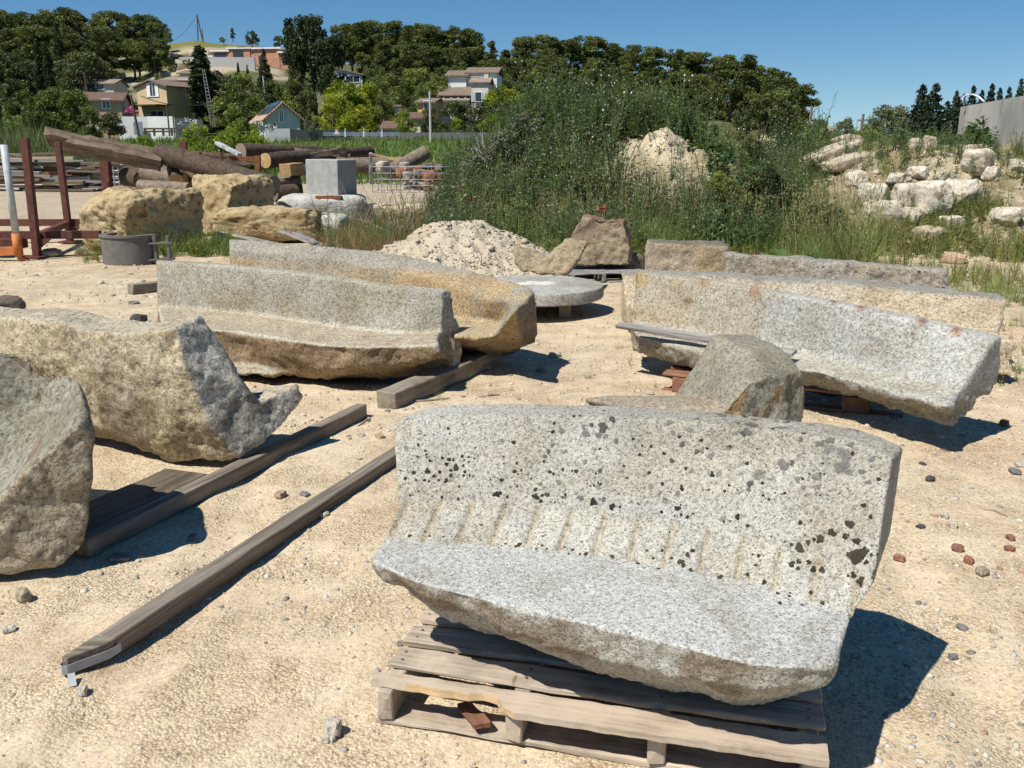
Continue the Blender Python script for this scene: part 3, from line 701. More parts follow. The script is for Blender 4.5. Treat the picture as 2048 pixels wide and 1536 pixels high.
def colB(P, N):
    g = grey_tan(P, N, (0.40, 0.38, 0.32), (0.33, 0.30, 0.235), (0.28, 0.22, 0.14), 2.5, 51)
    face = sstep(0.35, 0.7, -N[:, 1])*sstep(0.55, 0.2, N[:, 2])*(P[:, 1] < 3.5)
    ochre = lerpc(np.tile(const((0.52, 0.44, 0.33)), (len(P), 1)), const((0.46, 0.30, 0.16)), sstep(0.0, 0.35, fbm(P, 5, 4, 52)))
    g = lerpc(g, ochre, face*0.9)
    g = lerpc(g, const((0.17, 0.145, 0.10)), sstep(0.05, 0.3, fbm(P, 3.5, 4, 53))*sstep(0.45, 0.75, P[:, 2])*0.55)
    red = sstep(0.07, 0.02, np.hypot(P[:, 0]-at(5,925,y=3.3)[0], P[:, 2]-at(5,925,y=3.3)[2])); return lerpc(g, const((0.25, 0.10, 0.07)), red*0.7)
def carveB(P, N):
    c = at(-30, 860, y=3.5); face = sstep(0.45, 0.75, N@unitv((-0.45, -0.35, 0.8)))
    return -0.075*face*np.exp(-(np.linalg.norm((P-c)*np.array([1, .8, 1]), axis=1)/0.27)**2)
def unitv(v): v = np.array(v, float); return v/np.linalg.norm(v)
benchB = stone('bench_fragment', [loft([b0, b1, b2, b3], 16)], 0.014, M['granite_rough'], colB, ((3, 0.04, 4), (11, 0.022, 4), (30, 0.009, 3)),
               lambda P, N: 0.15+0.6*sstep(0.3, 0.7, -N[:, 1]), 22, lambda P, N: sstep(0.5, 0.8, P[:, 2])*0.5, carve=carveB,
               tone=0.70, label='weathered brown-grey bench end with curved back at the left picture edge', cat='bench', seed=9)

# ------------------------------------------------------------------ C: bench tipped on its back, L-shaped end towards us
c0p = [(350,656),(404,629),(446,692),(486,766),(522,804),(594,770),(606,795),(566,850),(528,884),(480,914),(440,880),(400,815),(373,735)]
c0y = [4.42, 4.62, 4.66, 4.62, 4.64, 4.86, 4.88, 4.70, 4.55, 4.45, 4.40, 4.38, 4.38]
c0 = np.array([at(a, b, y=q) for (a, b), q in zip(c0p, c0y)])
def shift(A, v, s=1.0): m = A.mean(0); return (A-m)*s+m+np.array(v)
c1 = shift(c0, (-0.42, 0.16, -0.06)); c2 = shift(c0, (-0.85, 0.40, -0.045)); c3 = shift(c0, (-1.35, 0.66, -0.07)); c4 = shift(c0, (-1.9, 0.9, -0.06))
for q in (c1, c2, c3, c4): q[:, 2] = np.maximum(q[:, 2], 0.02)
def colC(P, N):
    g = lerpc(np.tile(const((0.60, 0.50, 0.345)), (len(P), 1)), const((0.55, 0.49, 0.39)), sstep(-0.1, 0.35, fbm(P, 2.6, 4, 61)))
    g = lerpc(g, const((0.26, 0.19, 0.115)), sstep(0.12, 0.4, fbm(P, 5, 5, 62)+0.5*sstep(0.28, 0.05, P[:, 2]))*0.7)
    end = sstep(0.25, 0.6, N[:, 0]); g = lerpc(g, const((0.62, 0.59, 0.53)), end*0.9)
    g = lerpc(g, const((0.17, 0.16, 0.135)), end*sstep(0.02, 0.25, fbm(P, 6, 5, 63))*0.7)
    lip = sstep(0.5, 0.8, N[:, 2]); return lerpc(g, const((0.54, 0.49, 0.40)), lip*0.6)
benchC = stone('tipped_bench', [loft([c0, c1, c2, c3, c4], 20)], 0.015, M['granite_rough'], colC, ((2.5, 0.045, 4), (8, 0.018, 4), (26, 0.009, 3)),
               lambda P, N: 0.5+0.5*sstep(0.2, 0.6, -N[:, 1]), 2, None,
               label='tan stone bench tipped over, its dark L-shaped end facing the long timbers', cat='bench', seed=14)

# ------------------------------------------------------------------ D and E: two long curved benches, middle left
SD = [((330,656,.36),(320,634,.37),(314,612,.39),(313,523),(334,730,.10)),
      ((470,664,.36),(480,645,.37),(500,628,.39),(470,534),(500,752,.06)),
      ((650,690,.35),(668,674,.36),(700,655,.38),(665,556),(670,757,.06)),
      ((780,693,.35),(790,681,.36),(808,666,.38),(795,576),(790,748,.10)),
      ((866,690,.37),(874,680,.38),(884,660,.40),(884,585),(890,722,.17))]
stD = bench_from_px(SD, base_z=0.05, thick=0.13, recline=0.10)
for i_, dx_ in ((4, .05), (5, .09), (6, .12), (7, .08), (8, .04)): stD[-1, i_, 0] += dx_
def colD(P, N):
    x0, x1 = P[:, 0].min(), P[:, 0].max(); t = (P[:, 0]-x0)/(x1-x0)
    g = lerpc(np.tile(const((0.46, 0.425, 0.355)), (len(P), 1)), const((0.52, 0.485, 0.415)), sstep(0.3, 0.9, t))
    g = lerpc(g, const((0.40, 0.36, 0.25)), sstep(0.0, 0.35, fbm(P, 2, 4, 71))*0.6)
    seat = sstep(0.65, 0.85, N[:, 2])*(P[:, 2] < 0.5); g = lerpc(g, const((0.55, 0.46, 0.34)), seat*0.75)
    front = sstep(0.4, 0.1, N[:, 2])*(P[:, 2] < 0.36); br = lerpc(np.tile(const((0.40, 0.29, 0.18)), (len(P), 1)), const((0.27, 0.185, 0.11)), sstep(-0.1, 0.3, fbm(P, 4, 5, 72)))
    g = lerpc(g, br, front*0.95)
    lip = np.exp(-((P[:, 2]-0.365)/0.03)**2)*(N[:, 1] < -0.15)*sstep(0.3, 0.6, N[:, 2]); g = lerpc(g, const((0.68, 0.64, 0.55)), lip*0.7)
    return g
roughbench = lambda zz: (lambda P, N: 0.2+0.9*sstep(zz, zz-0.05, P[:, 2])*sstep(0.5, 0.1, N[:, 2])+0.5*sstep(0.4, 0.8, N[:, 0]))
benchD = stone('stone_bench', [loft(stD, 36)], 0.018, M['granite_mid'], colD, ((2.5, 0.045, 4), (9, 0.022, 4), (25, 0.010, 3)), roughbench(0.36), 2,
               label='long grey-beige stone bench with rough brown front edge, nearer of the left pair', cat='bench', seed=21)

def pts(*rows): return np.array([at(a, b, **k) for a, b, k in rows])
SE = []
def stE_row(tb, tf, cr, fr, un, ytop, zc, zf, zu, bk=None, zb=0.05):
    a = at(tb[0], tb[1], y=ytop); b = at(tf[0], tf[1], y=ytop-0.17); c = at(cr[0], cr[1], z=zc); d = at(fr[0], fr[1], z=zf); e = at(un[0], un[1], z=zu)
    back = np.array([a[0]-d[0], a[1]-d[1], 0]); back /= np.linalg.norm(back)
    if bk is not None: back = np.array(bk)
    ab = a+back*0.05; ab[2] *= 0.55; f2 = a+back*0.02; f2[2] = zb; g2 = (e+f2)/2; g2[2] = zb-0.01
    b2 = b*0.6+a*0.4+np.array([0, 0, 0.012])
    return [a, b2, b, c, d, (d+e)/2-back*0.01, e, g2, f2, ab]
stE = np.array([stE_row((458,476), (458,498), (470,590), (480,640), (490,700), 8.55, .36, .34, .08),
                stE_row((640,490), (632,516), (630,600), (640,650), (650,710), 8.15, .36, .34, .08),
                stE_row((800,508), (785,540), (780,615), (790,655), (800,715), 7.75, .36, .34, .08),
                stE_row((915,534), (890,568), (880,630), (880,668), (890,712), 7.35, .36, .34, .07),
                stE_row((1005,556), (970,596), (945,640), (930,674), (935,708), 7.00, .36, .34, .07),
                stE_row((1052,571), (1022,600), (1004,645), (985,672), (985,702), 6.80, .37, .34, .16, (.45, .89, 0), .17),
                stE_row((1062,576), (1034,604), (1022,622), (1014,640), (1016,700), 6.74, .56, .50, .19, (.45, .89, 0), .21),
                stE_row((1070,584), (1048,606), (1040,614), (1036,622), (1042,694), 6.68, .62, .58, .22, (.45, .89, 0), .24)])
def colE(P, N):
    g = np.tile(const((0.39, 0.36, 0.31)), (len(P), 1))
    g = lerpc(g, const((0.44, 0.40, 0.33)), sstep(0.0, 0.4, fbm(P, 3, 4, 75)))
    x0 = P[:, 0]
    inner = (N[:, 1] < -0.25)*sstep(0.72, 0.64, P[:, 2])*sstep(0.2, 0.3, P[:, 2]); oc = lerpc(np.tile(const((0.50, 0.36, 0.20)), (len(P), 1)), const((0.44, 0.37, 0.27)), sstep(-0.1, 0.4, fbm(P, 2.4, 4, 76)))
    g = lerpc(g, oc, inner*0.92)
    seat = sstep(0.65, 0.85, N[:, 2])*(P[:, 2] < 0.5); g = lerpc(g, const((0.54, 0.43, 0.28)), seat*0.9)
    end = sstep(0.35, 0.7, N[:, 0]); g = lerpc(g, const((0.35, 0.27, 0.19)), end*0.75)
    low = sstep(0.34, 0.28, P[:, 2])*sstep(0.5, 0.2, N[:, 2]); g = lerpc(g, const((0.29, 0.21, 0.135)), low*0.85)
    return g
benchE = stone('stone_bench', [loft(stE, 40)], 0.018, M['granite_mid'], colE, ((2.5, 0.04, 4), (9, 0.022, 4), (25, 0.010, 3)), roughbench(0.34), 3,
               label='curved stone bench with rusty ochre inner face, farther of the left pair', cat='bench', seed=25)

# ------------------------------------------------------------------ F, G: long granite benches on the right
SF = [((1268,668,.33),(1264,656,.34),(1262,640,.37),(1275,545),(1282,700,.2)),
      ((1440,712,.33),(1445,694,.34),(1448,672,.37),(1450,567),(1440,750,.18)),
      ((1608,738,.33),(1616,724,.34),(1622,708,.37),(1602,595),(1620,766,.18)),
      ((1780,779,.33),(1788,766,.34),(1798,750,.37),(1790,632),(1780,803,.2)),
      ((1892,808,.33),(1906,798,.34),(1922,780,.37),(1990,680),(1908,826,.24))]
stF = bench_from_px(SF, base_z=0.15, thick=0.12, recline=0.16)
def colF(P, N):
    xs = at(1592,650,y=5.3)[0]
    n = fbm(P, 3, 4, 81)*0.12
    right = sstep(xs-0.03, xs+0.03, P[:, 0]+n*0.25-0.12*(P[:, 2]-0.5))
    tanc = lerpc(np.tile(const((0.53, 0.475, 0.385)), (len(P), 1)), const((0.53, 0.42, 0.29)), sstep(-0.1, 0.4, fbm(P, 2.2, 4, 82)))
    white = lerpc(np.tile(const((0.60, 0.585, 0.55)), (len(P), 1)), const((0.52, 0.49, 0.44)), sstep(0.0, 0.4, fbm(P, 4, 4, 83)))
    g = tanc+(white-tanc)*right[:, None]
    for (px, py, r, c) in ((1377,603,.035,(0.28,0.17,0.09)), (1510,583,.04,(0.45,0.24,0.15)), (1405,563,.04,(0.44,0.28,0.14)), (1845,644,.025,(0.30,0.13,0.08)), (1913,662,.03,(0.36,0.16,0.08)), (1600,619,.014,(0.03,0.025,0.02)), (1826,668,.016,(0.2,0.1,0.07)), (1668,603,.02,(0.3,0.15,0.09)), (1722,612,.03,(0.42,0.22,0.14)), (1278,560,.06,(0.50,0.33,0.13))):
        q = at(px, py, y=None, z=0.6); dd = ray_dist(P, px, py); g = lerpc(g, const(c), np.exp(-(dd/r)**2)*0.9)
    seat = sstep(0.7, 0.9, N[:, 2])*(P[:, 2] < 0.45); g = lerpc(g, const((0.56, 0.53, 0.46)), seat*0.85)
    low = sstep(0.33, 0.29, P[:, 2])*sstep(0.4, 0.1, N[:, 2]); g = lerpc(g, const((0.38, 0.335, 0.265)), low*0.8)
    return g
def ray_dist(P, px, py):
    u = (px-1024)/FPX; v = (768-py)/FPX; d = np.array([u, CP+v*SP, v*CP-SP]); d /= np.linalg.norm(d)
    Q = P-np.array([0, 0, EYE]); return np.linalg.norm(Q-np.outer(Q@d, d), axis=1)
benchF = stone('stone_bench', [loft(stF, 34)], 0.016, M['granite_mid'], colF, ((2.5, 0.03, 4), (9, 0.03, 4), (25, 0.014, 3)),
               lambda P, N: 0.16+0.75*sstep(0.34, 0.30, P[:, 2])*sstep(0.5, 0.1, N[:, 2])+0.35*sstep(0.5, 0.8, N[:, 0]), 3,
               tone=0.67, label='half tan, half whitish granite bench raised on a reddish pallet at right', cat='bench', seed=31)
def slab_row(tf, yt, th, bot, yb, seat=0.0, zseat=0.34):
    a = at(tf[0], tf[1], y=yt); b = a+np.array([0.05, th, -0.005]); c = at(bot[0], bot[1], y=yb); c[2] = max(c[2], 0.08)
    d = b.copy(); d[2] = c[2]; d[1] += 0.05
    m = (a*0.45+c*0.55)+np.array([0, 0.015, 0]); s = c+np.array([-0.03, -seat, 0]); s[2] = zseat; m2 = c.copy(); m2[2] = zseat+0.02; lo = s.copy(); lo[2] = c[2]
    return [a, b, d, c, lo, s, m2, m]
stG = np.array([slab_row((1242,546), 8.05, 0.30, (1258,662), 7.80, 0.32), slab_row((1420,552), 7.65, 0.30, (1420,680), 7.4, 0.34),
                slab_row((1640,562), 7.30, 0.29, (1640,700), 7.05, 0.36), slab_row((1860,580), 6.95, 0.28, (1850,720), 6.75, 0.36), slab_row((2020,596), 6.72, 0.26, (1980,734), 6.55, 0.34)])
def colG(P, N):
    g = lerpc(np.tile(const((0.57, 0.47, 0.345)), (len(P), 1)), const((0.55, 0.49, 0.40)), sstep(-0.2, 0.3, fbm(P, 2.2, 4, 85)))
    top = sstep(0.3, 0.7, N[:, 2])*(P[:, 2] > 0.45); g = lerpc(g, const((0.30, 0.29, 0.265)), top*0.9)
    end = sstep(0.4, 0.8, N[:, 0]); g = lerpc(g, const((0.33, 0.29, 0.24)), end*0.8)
    return g
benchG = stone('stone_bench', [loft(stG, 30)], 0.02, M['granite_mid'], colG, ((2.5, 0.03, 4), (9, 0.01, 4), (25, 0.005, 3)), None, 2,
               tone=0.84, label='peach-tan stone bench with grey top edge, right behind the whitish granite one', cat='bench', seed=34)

# ------------------------------------------------------------------ H: two more pieces behind, lichen speckled
def slabbox(tl, tr, bl, br, y0, y1, th):
    a, b, c, d = at(*tl, y=y0), at(*tr, y=y1), at(*br, y=y1), at(*bl, y=y0)
    e = np.array([0.04, th, 0.0]); V = [a, b, c, d, a+e, b+e, c+e, d+e]
    return V, [(0,1,2,3), (7,6,5,4), (4,5,1,0), (5,6,2,1), (6,7,3,2), (7,4,0,3)]
def colH(P, N):
    g = lerpc(np.tile(const((0.50, 0.435, 0.345)), (len(P), 1)), const((0.46, 0.42, 0.37)), sstep(-0.2, 0.3, fbm(P, 2.4, 4, 91)))
    return lerpc(g, const((0.33, 0.31, 0.28)), sstep(0.4, 0.8, N[:, 2])*0.7)
def colH1(P, N):
    g = lerpc(np.tile(const((0.52, 0.40, 0.26)), (len(P), 1)), const((0.50, 0.41, 0.31)), sstep(-0.2, 0.3, fbm(P, 3, 4, 92)))
    return lerpc(g, const((0.16, 0.15, 0.13)), np.clip(sstep(0.35, 0.75, N[:, 2])+sstep(0.80, 0.86, P[:, 2]+fbm(P, 10, 2, 93)*0.04), 0, 1)*0.8)
stone('stone_slab', [slabbox((1298,484), (1456,492), (1290,590), (1456,590), 9.9, 9.75, 0.42)], 0.02, M['granite_mid'], colH1, ((3, 0.03, 4), (10, 0.025, 4)), None, 3,
      label='short tan slab with blackened top behind the right benches', cat='stone slab', seed=37)
stone('stone_slab', [slabbox((1452,507), (1898,541), (1452,610), (1900,620), 9.3, 8.75, 0.24)], 0.02, M['granite_spotted'], colH, ((3, 0.03, 4), (10, 0.02, 4)), None, 3, lambda P, N: np.ones(len(P)),
      label='long beige slab speckled with dark lichen, rearmost of the right benches', cat='stone slab', seed=38)

# ------------------------------------------------------------------ I: small tipped L-shaped piece, J: fragment with curved back
i0 = np.array([at(1022,500,y=10.6), at(1040,545,y=10.5), at(1100,549,y=10.45), at(1138,548,y=10.45), at(1173,492,y=10.6), at(1127,488,y=10.6), at(1090,520,y=10.55), at(1062,512,y=10.6)])
i1 = i0+np.array([0.06, 0.42, 0.02])
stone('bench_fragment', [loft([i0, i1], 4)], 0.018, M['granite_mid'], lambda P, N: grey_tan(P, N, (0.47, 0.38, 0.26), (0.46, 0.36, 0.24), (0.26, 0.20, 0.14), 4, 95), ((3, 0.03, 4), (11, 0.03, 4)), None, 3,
      label='small tan L-shaped bench piece tipped up behind the round stone disc', cat='bench', seed=41)
j0 = np.array([at(1400,835,y=4.18), at(1452,822,y=4.20), at(1498,768,y=4.25), at(1536,752,y=4.32), at(1606,746,y=4.50), at(1612,800,y=4.50), at(1600,880,y=4.45), at(1470,890,y=4.22), at(1330,900,y=4.1), at(1310,860,y=4.1)])
j2 = np.array([at(1215,790,y=4.62), at(1348,790,y=4.72), at(1400,712,y=4.82), at(1424,668,y=4.88), at(1500,668,y=5.02), at(1505,720,y=5.05), at(1490,790,y=5.02), at(1370,820,y=4.85), at(1180,815,y=4.6), at(1164,796,y=4.55)])
j1 = (j0+j2)/2+np.array([0.035, 0.0, 0.02])
for q in (j0, j1, j2): q[:, 2] = np.maximum(q[:, 2], 0.02)
def colJ(P, N):
    g = grey_tan(P, N, (0.33, 0.30, 0.24), (0.38, 0.345, 0.275), (0.22, 0.18, 0.12), 2.6, 97)
    face = sstep(0.45, 0.75, -N[:, 1])*(P[:, 1] < 4.4)
    g = lerpc(g, lerpc(np.tile(const((0.46, 0.43, 0.37)), (len(P), 1)), const((0.45, 0.31, 0.16)), sstep(0.0, 0.3, fbm(P, 4, 4, 98))), face*0.95)
    seat = sstep(0.7, 0.9, N[:, 2])*(P[:, 2] < 0.5); return lerpc(g, const((0.47, 0.39, 0.29)), seat*0.8)
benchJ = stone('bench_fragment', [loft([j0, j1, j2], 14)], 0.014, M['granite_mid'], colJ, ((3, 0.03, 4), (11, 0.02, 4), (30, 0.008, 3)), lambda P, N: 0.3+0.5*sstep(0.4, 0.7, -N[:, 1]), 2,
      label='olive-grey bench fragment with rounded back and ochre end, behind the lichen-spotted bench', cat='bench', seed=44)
# ------------------------------------------------------------------ parts that keep world coordinates under a moved parent
def pmat(p): return (pmat(p.parent) if p.parent else Matrix.Identity(4)) @ p.matrix_basis
def keep(o, parent):
    o.parent = parent; o.matrix_basis = pmat(parent).inverted()@o.matrix_basis; return o
def frame(a, b, up=(0, 0, 1)):
    a, b = Vector(a), Vector(b); d = (b-a); L = d.length; d.normalize(); u = Vector(up); s = u.cross(d)
    if s.length < 1e-4: s = Vector((0, 1, 0))
    s.normalize(); u = d.cross(s)
    return Matrix(((d.x, s.x, u.x, a.x), (d.y, s.y, u.y, a.y), (d.z, s.z, u.z, a.z), (0, 0, 0, 1))), L
_bseed = [0]
def beam_mesh(name, L, w, h, mat, jitter=0.004, seg=None, bevel=0.004, ragged=0.0, bow=0.0):
    """sawn timber lying along +X, its axis through the origin; slightly uneven edges"""
    _bseed[0] += 1; rs = np.random.RandomState(_bseed[0]); n = seg or max(3, int(L/0.12)); V = []; F = []
    for i in range(n+1):
        x = L*i/n; bz = bow*math.sin(math.pi*i/n)
        for sy, sz in ((-1,-1),(1,-1),(1,1),(-1,1)):
            e = rs.uniform(-ragged, ragged) if i in (0, n) else 0
            V.append((x+e, sy*w/2+rs.uniform(-jitter, jitter), sz*h/2+rs.uniform(-jitter, jitter)+bz))
    for i in range(n):
        for k in range(4): q = (k+1) % 4; F.append((i*4+k, i*4+q, i*4+4+q, i*4+4+k))
    F += [(3,2,1,0), tuple(n*4+k for k in range(4))]
    me = bpy.data.meshes.new(name); me.from_pydata(V, [], F); me.update()
    bm = bmesh.new(); bm.from_mesh(me); bmesh.ops.recalc_face_normals(bm, faces=bm.faces)
    if bevel: 
        ed = [e for e in bm.edges if e.is_manifold and e.calc_face_angle() > 0.8]
        bmesh.ops.bevel(bm, geom=ed, offset=bevel, segments=1, affect='EDGES')
    bm.to_mesh(me); bm.free(); me.materials.append(mat)
    return me
def beam(name, a, b, w, h, mat, parent=None, up=(0, 0, 1), **kw):
    Mx, L = frame(a, b, up); o = bpy.data.objects.new(name, beam_mesh(name, L, w, h, mat, **kw)); C.objects.link(o); o.matrix_basis = Mx
    if parent is not None: keep(o, parent)
    return o

# ------------------------------------------------------------------ near pallet with a split front board
def pallet(orig, u, L, depth, label, boards, woodmat, stringers, cat='pallet', bh=0.02, sh=0.10, sw=0.05, bw=0.10, broken=False, skip_bottom=False, group=None, nails=False):
    u = Vector((u[0], u[1], 0)).normalized(); v = Vector((-u.y, u.x, 0)); o = Vector(orig)
    root = empty('pallet', o, label, cat, group)
    z = o.z
    P = lambda a, b, c: (o.x+u.x*a+v.x*b, o.y+u.y*a+v.y*b, z+c)
    if not skip_bottom:
        for b in (0.05, depth*0.5, depth-0.05): beam('bottom_board', P(-0.01, b, bh/2+0.001), P(L+0.01, b, bh/2+0.001), bw, bh, woodmat, root)
    for s in stringers: beam('stringer', P(s, -0.012, bh+sh/2), P(s, depth+0.01, bh+sh/2), sw, sh, woodmat, root, ragged=0.006)
    for k, (b, wd, l0, l1) in enumerate(boards):
        d = beam('deck_board', P(l0, b, bh+sh+bh/2+0.001), P(l1, b, bh+sh+bh/2+0.002), wd, bh, woodmat, root, ragged=0.004, bow=rng.uniform(-0.003, 0.003))
        if nails:
            mb = MB()
            for s in stringers:
                if l0 < s < l1:
                    for q in (-0.022, 0.022):
                        p = P(s+rng.uniform(-.008, .008), b+q, bh+sh+bh+0.002); mb.tube([p, (p[0], p[1], p[2]+0.002)], 0.0045, 7)
            if mb.V: tag(keep(mb.build('nail_heads', M['iron_dark']), d), kind='stuff')
    return root, P
pu = (0.968, -0.248); 
brd = [(0.15, 0.105, 0.0, 1.262), (0.285, 0.105, -0.005, 1.265), (0.43, 0.105, 0.0, 1.26), (0.575, 0.10, 0.0, 1.262), (0.72, 0.10, 0.0, 1.22), (0.87, 0.10, 0.0, 1.22), (0.985, 0.09, 0.0, 1.22)]
palA, PA = pallet((-0.40, 2.335, 0.0), pu, 1.2, 1.03, 'pale wooden pallet with split front board under the lichen-spotted bench', brd, M['wood_pallet'], (0.03, 0.42, 0.82, 1.225), nails=True)
# front deck board: whole on the right, split to a sliver on the left
def split_board():
    u = Vector((pu[0], pu[1], 0)).normalized(); v = Vector((-u.y, u.x, 0)); n = 60; V = []; F = []
    for i in range(n+1):
        x = -0.015+1.275*i/n
        back = 0.054; front = -0.048
        if x < 0.37:
            front = 0.004+0.006*math.sin(x*23)+0.003*math.sin(x*61)-0.02*max(0, x-0.3)
            if x < 0.06: back = 0.045
            if x < 0.12: front -= 0.004
        elif x < 0.43: front = -0.048+(0.43-x)*0.6
        for yy, zz in ((front, 0.121), (back, 0.121), (back, 0.142), (front+(0.008 if x < 0.37 else 0), 0.142)):
            V.append((x, yy+math.sin(i*1.7)*0.0015, zz+math.sin(i*0.9)*0.001))
    for i in range(n):
        for k in range(4): q = (k+1) % 4; F.append((i*4+k, i*4+q, i*4+4+q, i*4+4+k))
    F += [(3,2,1,0), tuple(n*4+k for k in range(4))]
    me = bpy.data.meshes.new('deck_board'); me.from_pydata(V, [], F); me.update(); me.materials.append(M['wood_pallet']); me.materials.append(M['wood_split'])
    bm = bmesh.new(); bm.from_mesh(me); bmesh.ops.recalc_face_normals(bm, faces=bm.faces); bm.to_mesh(me); bm.free()
    for p in me.polygons:
        if 0.1 < p.center.x < 0.43 and p.center.y < 0.035 and abs(p.normal.z) < 0.8: p.material_index = 1
    o = bpy.data.objects.new('deck_board', me); C.objects.link(o)
    o.matrix_basis = Matrix(((u.x, v.x, 0, -0.40), (u.y, v.y, 0, 2.335), (0, 0, 1, 0), (0, 0, 0, 1)))
    tag(o, label='weathered board split along its front, fresh orange wood showing'); keep(o, palA)
split_board()
sp = beam('wood_splinter', PA(0.24, 0.10, 0.035), PA(0.33, -0.01, 0.055), 0.05, 0.022, M['wood_red'], ragged=0.02)
tag(sp, 'short brown wood splinter lying inside the pallet under the split board', 'wood piece')

# ------------------------------------------------------------------ timbers on the ground
g0 = at(212,1288,z=0.045); g1 = at(800,905,z=0.045); d = (g1-g0)/np.linalg.norm(g1-g0)
rt = empty('timber', (g0[0], g0[1], gh(g0[0], g0[1])), 'long square grey timber with a metal strap, nearest on the ground', 'timber')
zz = 0.042
a = g0; b = g1+d*0.25
# chamfered near end carries the strap
beam('beam', (a[0], a[1], zz), (b[0], b[1], zz), 0.078, 0.066, M['wood_beam'], rt, jitter=0.002)
tip = a-d*0.15; sd = np.array([d[1], -d[0], 0])
mb = MB(); lo, hi = 0.012, 0.074
poly = [a+sd*0.0385, a-sd*0.0385, tip-sd*0.034, tip-sd*0.012, a-d*0.03+sd*0.0385]
mb.prism([(p[0], p[1], lo) for p in poly], (0, 0, 0), (0, 0, hi-lo)); keep(mb.build('tapered_end', M['wood_beam'], bevel=0.003, seg=1), rt)
mb = MB(); path = [a+d*0.02+sd*0.043, a-d*0.03+sd*0.044, tip-sd*0.010+d*0.0, tip-sd*0.022-d*0.012, tip-sd*0.040-d*0.004, tip-sd*0.042+d*0.02]
for p, q in zip(path[:-1], path[1:]): mb.bar((p[0], p[1], 0.034), (q[0]+ (q-p)[0]*0.02, q[1]+(q-p)[1]*0.02, 0.034), 0.002, 0.032)
e = tip-d*0.012; mb.bar((e[0]+0.01, e[1], 0.03), (e[0]+0.03, e[1]-0.035, 0.006), 0.022, 0.002)
keep(mb.build('metal_strap', M['strap']), rt)
a2 = at(165,1098,z=0.04); b2 = at(724,818,z=0.05)
bm2 = beam('timber', (a2[0], a2[1], 0.045), (b2[0], b2[1], 0.045), 0.075, 0.08, M['wood_beam'], jitter=0.002); tag(bm2, 'brown timber under the tipped tan bench, second from the lichen bench', 'timber')
dd = (b2-a2)/np.linalg.norm(b2-a2); s2 = np.array([dd[1], -dd[0], 0])
pa, pb = a2-s2*0.20+dd*0.02, a2-s2*0.20+dd*0.86
pl = beam('plank', (pa[0], pa[1], 0.042), (pb[0], pb[1], 0.042), 0.30, 0.035, M['wood_dark'], ragged=0.02); tag(pl, 'wide plank darkened as if in shade beside the cut-off bench end', 'plank')  # dark wood puts the shadow of the benches into the plank colour
a3 = at(772,800,z=0.07); b3 = at(962,722,z=0.08)
bm3 = beam('timber', (a3[0], a3[1], 0.065), (b3[0]+0.1, b3[1]+0.25, 0.075), 0.15, 0.115, M['wood_grey'], jitter=0.004, bevel=0.006); tag(bm3, 'thick short grey timber propping the pair of long benches', 'timber')
q0 = at(1236,645,z=0.42); q1 = at(1590,700,z=0.42)
plk = beam('plank', (q0[0], q0[1], 0.40), (q1[0], q1[1], 0.40), 0.07, 0.03, M['wood_silver'], up=(0, -0.35, 1)); tag(plk, 'silver grey plank lying across the seat of the half whitish bench', 'plank')
bk = beam('wood_block', at(262,578,z=0.06), at(318,572,z=0.06), 0.14, 0.11, M['wood_grey'], ragged=0.02); tag(bk, 'short dark wood block left of the nearer grey-beige bench', 'wood block')
for (x0, y0, x1, y1, lb) in ((762,816,900,796,'thin brown stick beside the short thick timber'), (958,796,1000,789,'dark twig on gravel right of the thick short timber'), (1960,1018,2020,1034,'bent dry twig on gravel near the red stones'), (740,838,716,852,'grey splinter by the end of the second timber')):
    A_, B_ = at(x0, y0, z=0.012), at(x1, y1, z=0.012); mb = MB(); mid = (A_+B_)/2+np.array([0.01, 0.015, 0.008])
    o = mb.tube([A_-A_, mid-A_, B_-A_], [0.007, 0.008, 0.004], 6).build('stick', M['stem_dry']); o.location = A_; tag(o, lb, 'stick')

# ------------------------------------------------------------------ pallets under the right bench and the trapezoid stone
palF, PF = pallet((1.05, 6.10, 0.0), (0.9, -0.43), 1.55, 0.9, 'reddish pallet half hidden under the half whitish bench', [(0.06, 0.12, 0, 1.55), (0.26, 0.12, 0, 1.55), (0.46, 0.12, 0, 1.55), (0.66, 0.12, 0, 1.55), (0.84, 0.12, 0, 1.55)], M['wood_red'], (0.1,), sh=0.10)
for s in (0.16, 1.28):
    beam('block', PF(s, -0.02, 0.07), PF(s, 0.14, 0.07), 0.16, 0.10, M['wood_red'], palF)
for s in (0.7, 1.3): beam('block', PF(s, 0.45, 0.07), PF(s, 0.6, 0.07), 0.14, 0.10, M['wood_red'], palF)
bA = at(1175,574,z=0.14)
palT, PT = pallet((at(1160,566,z=0)[0]-0.15, at(1160,566,z=0)[1]-0.1, 0.0), (0.97, 0.22), 0.95, 1.25, 'weathered slatted pallet under the trapezoid boulder', [(0.06+0.155*k, 0.12, 0, 0.95) for k in range(8)], M['wood_silver'], (0.05, 0.47, 0.9), sh=0.09)

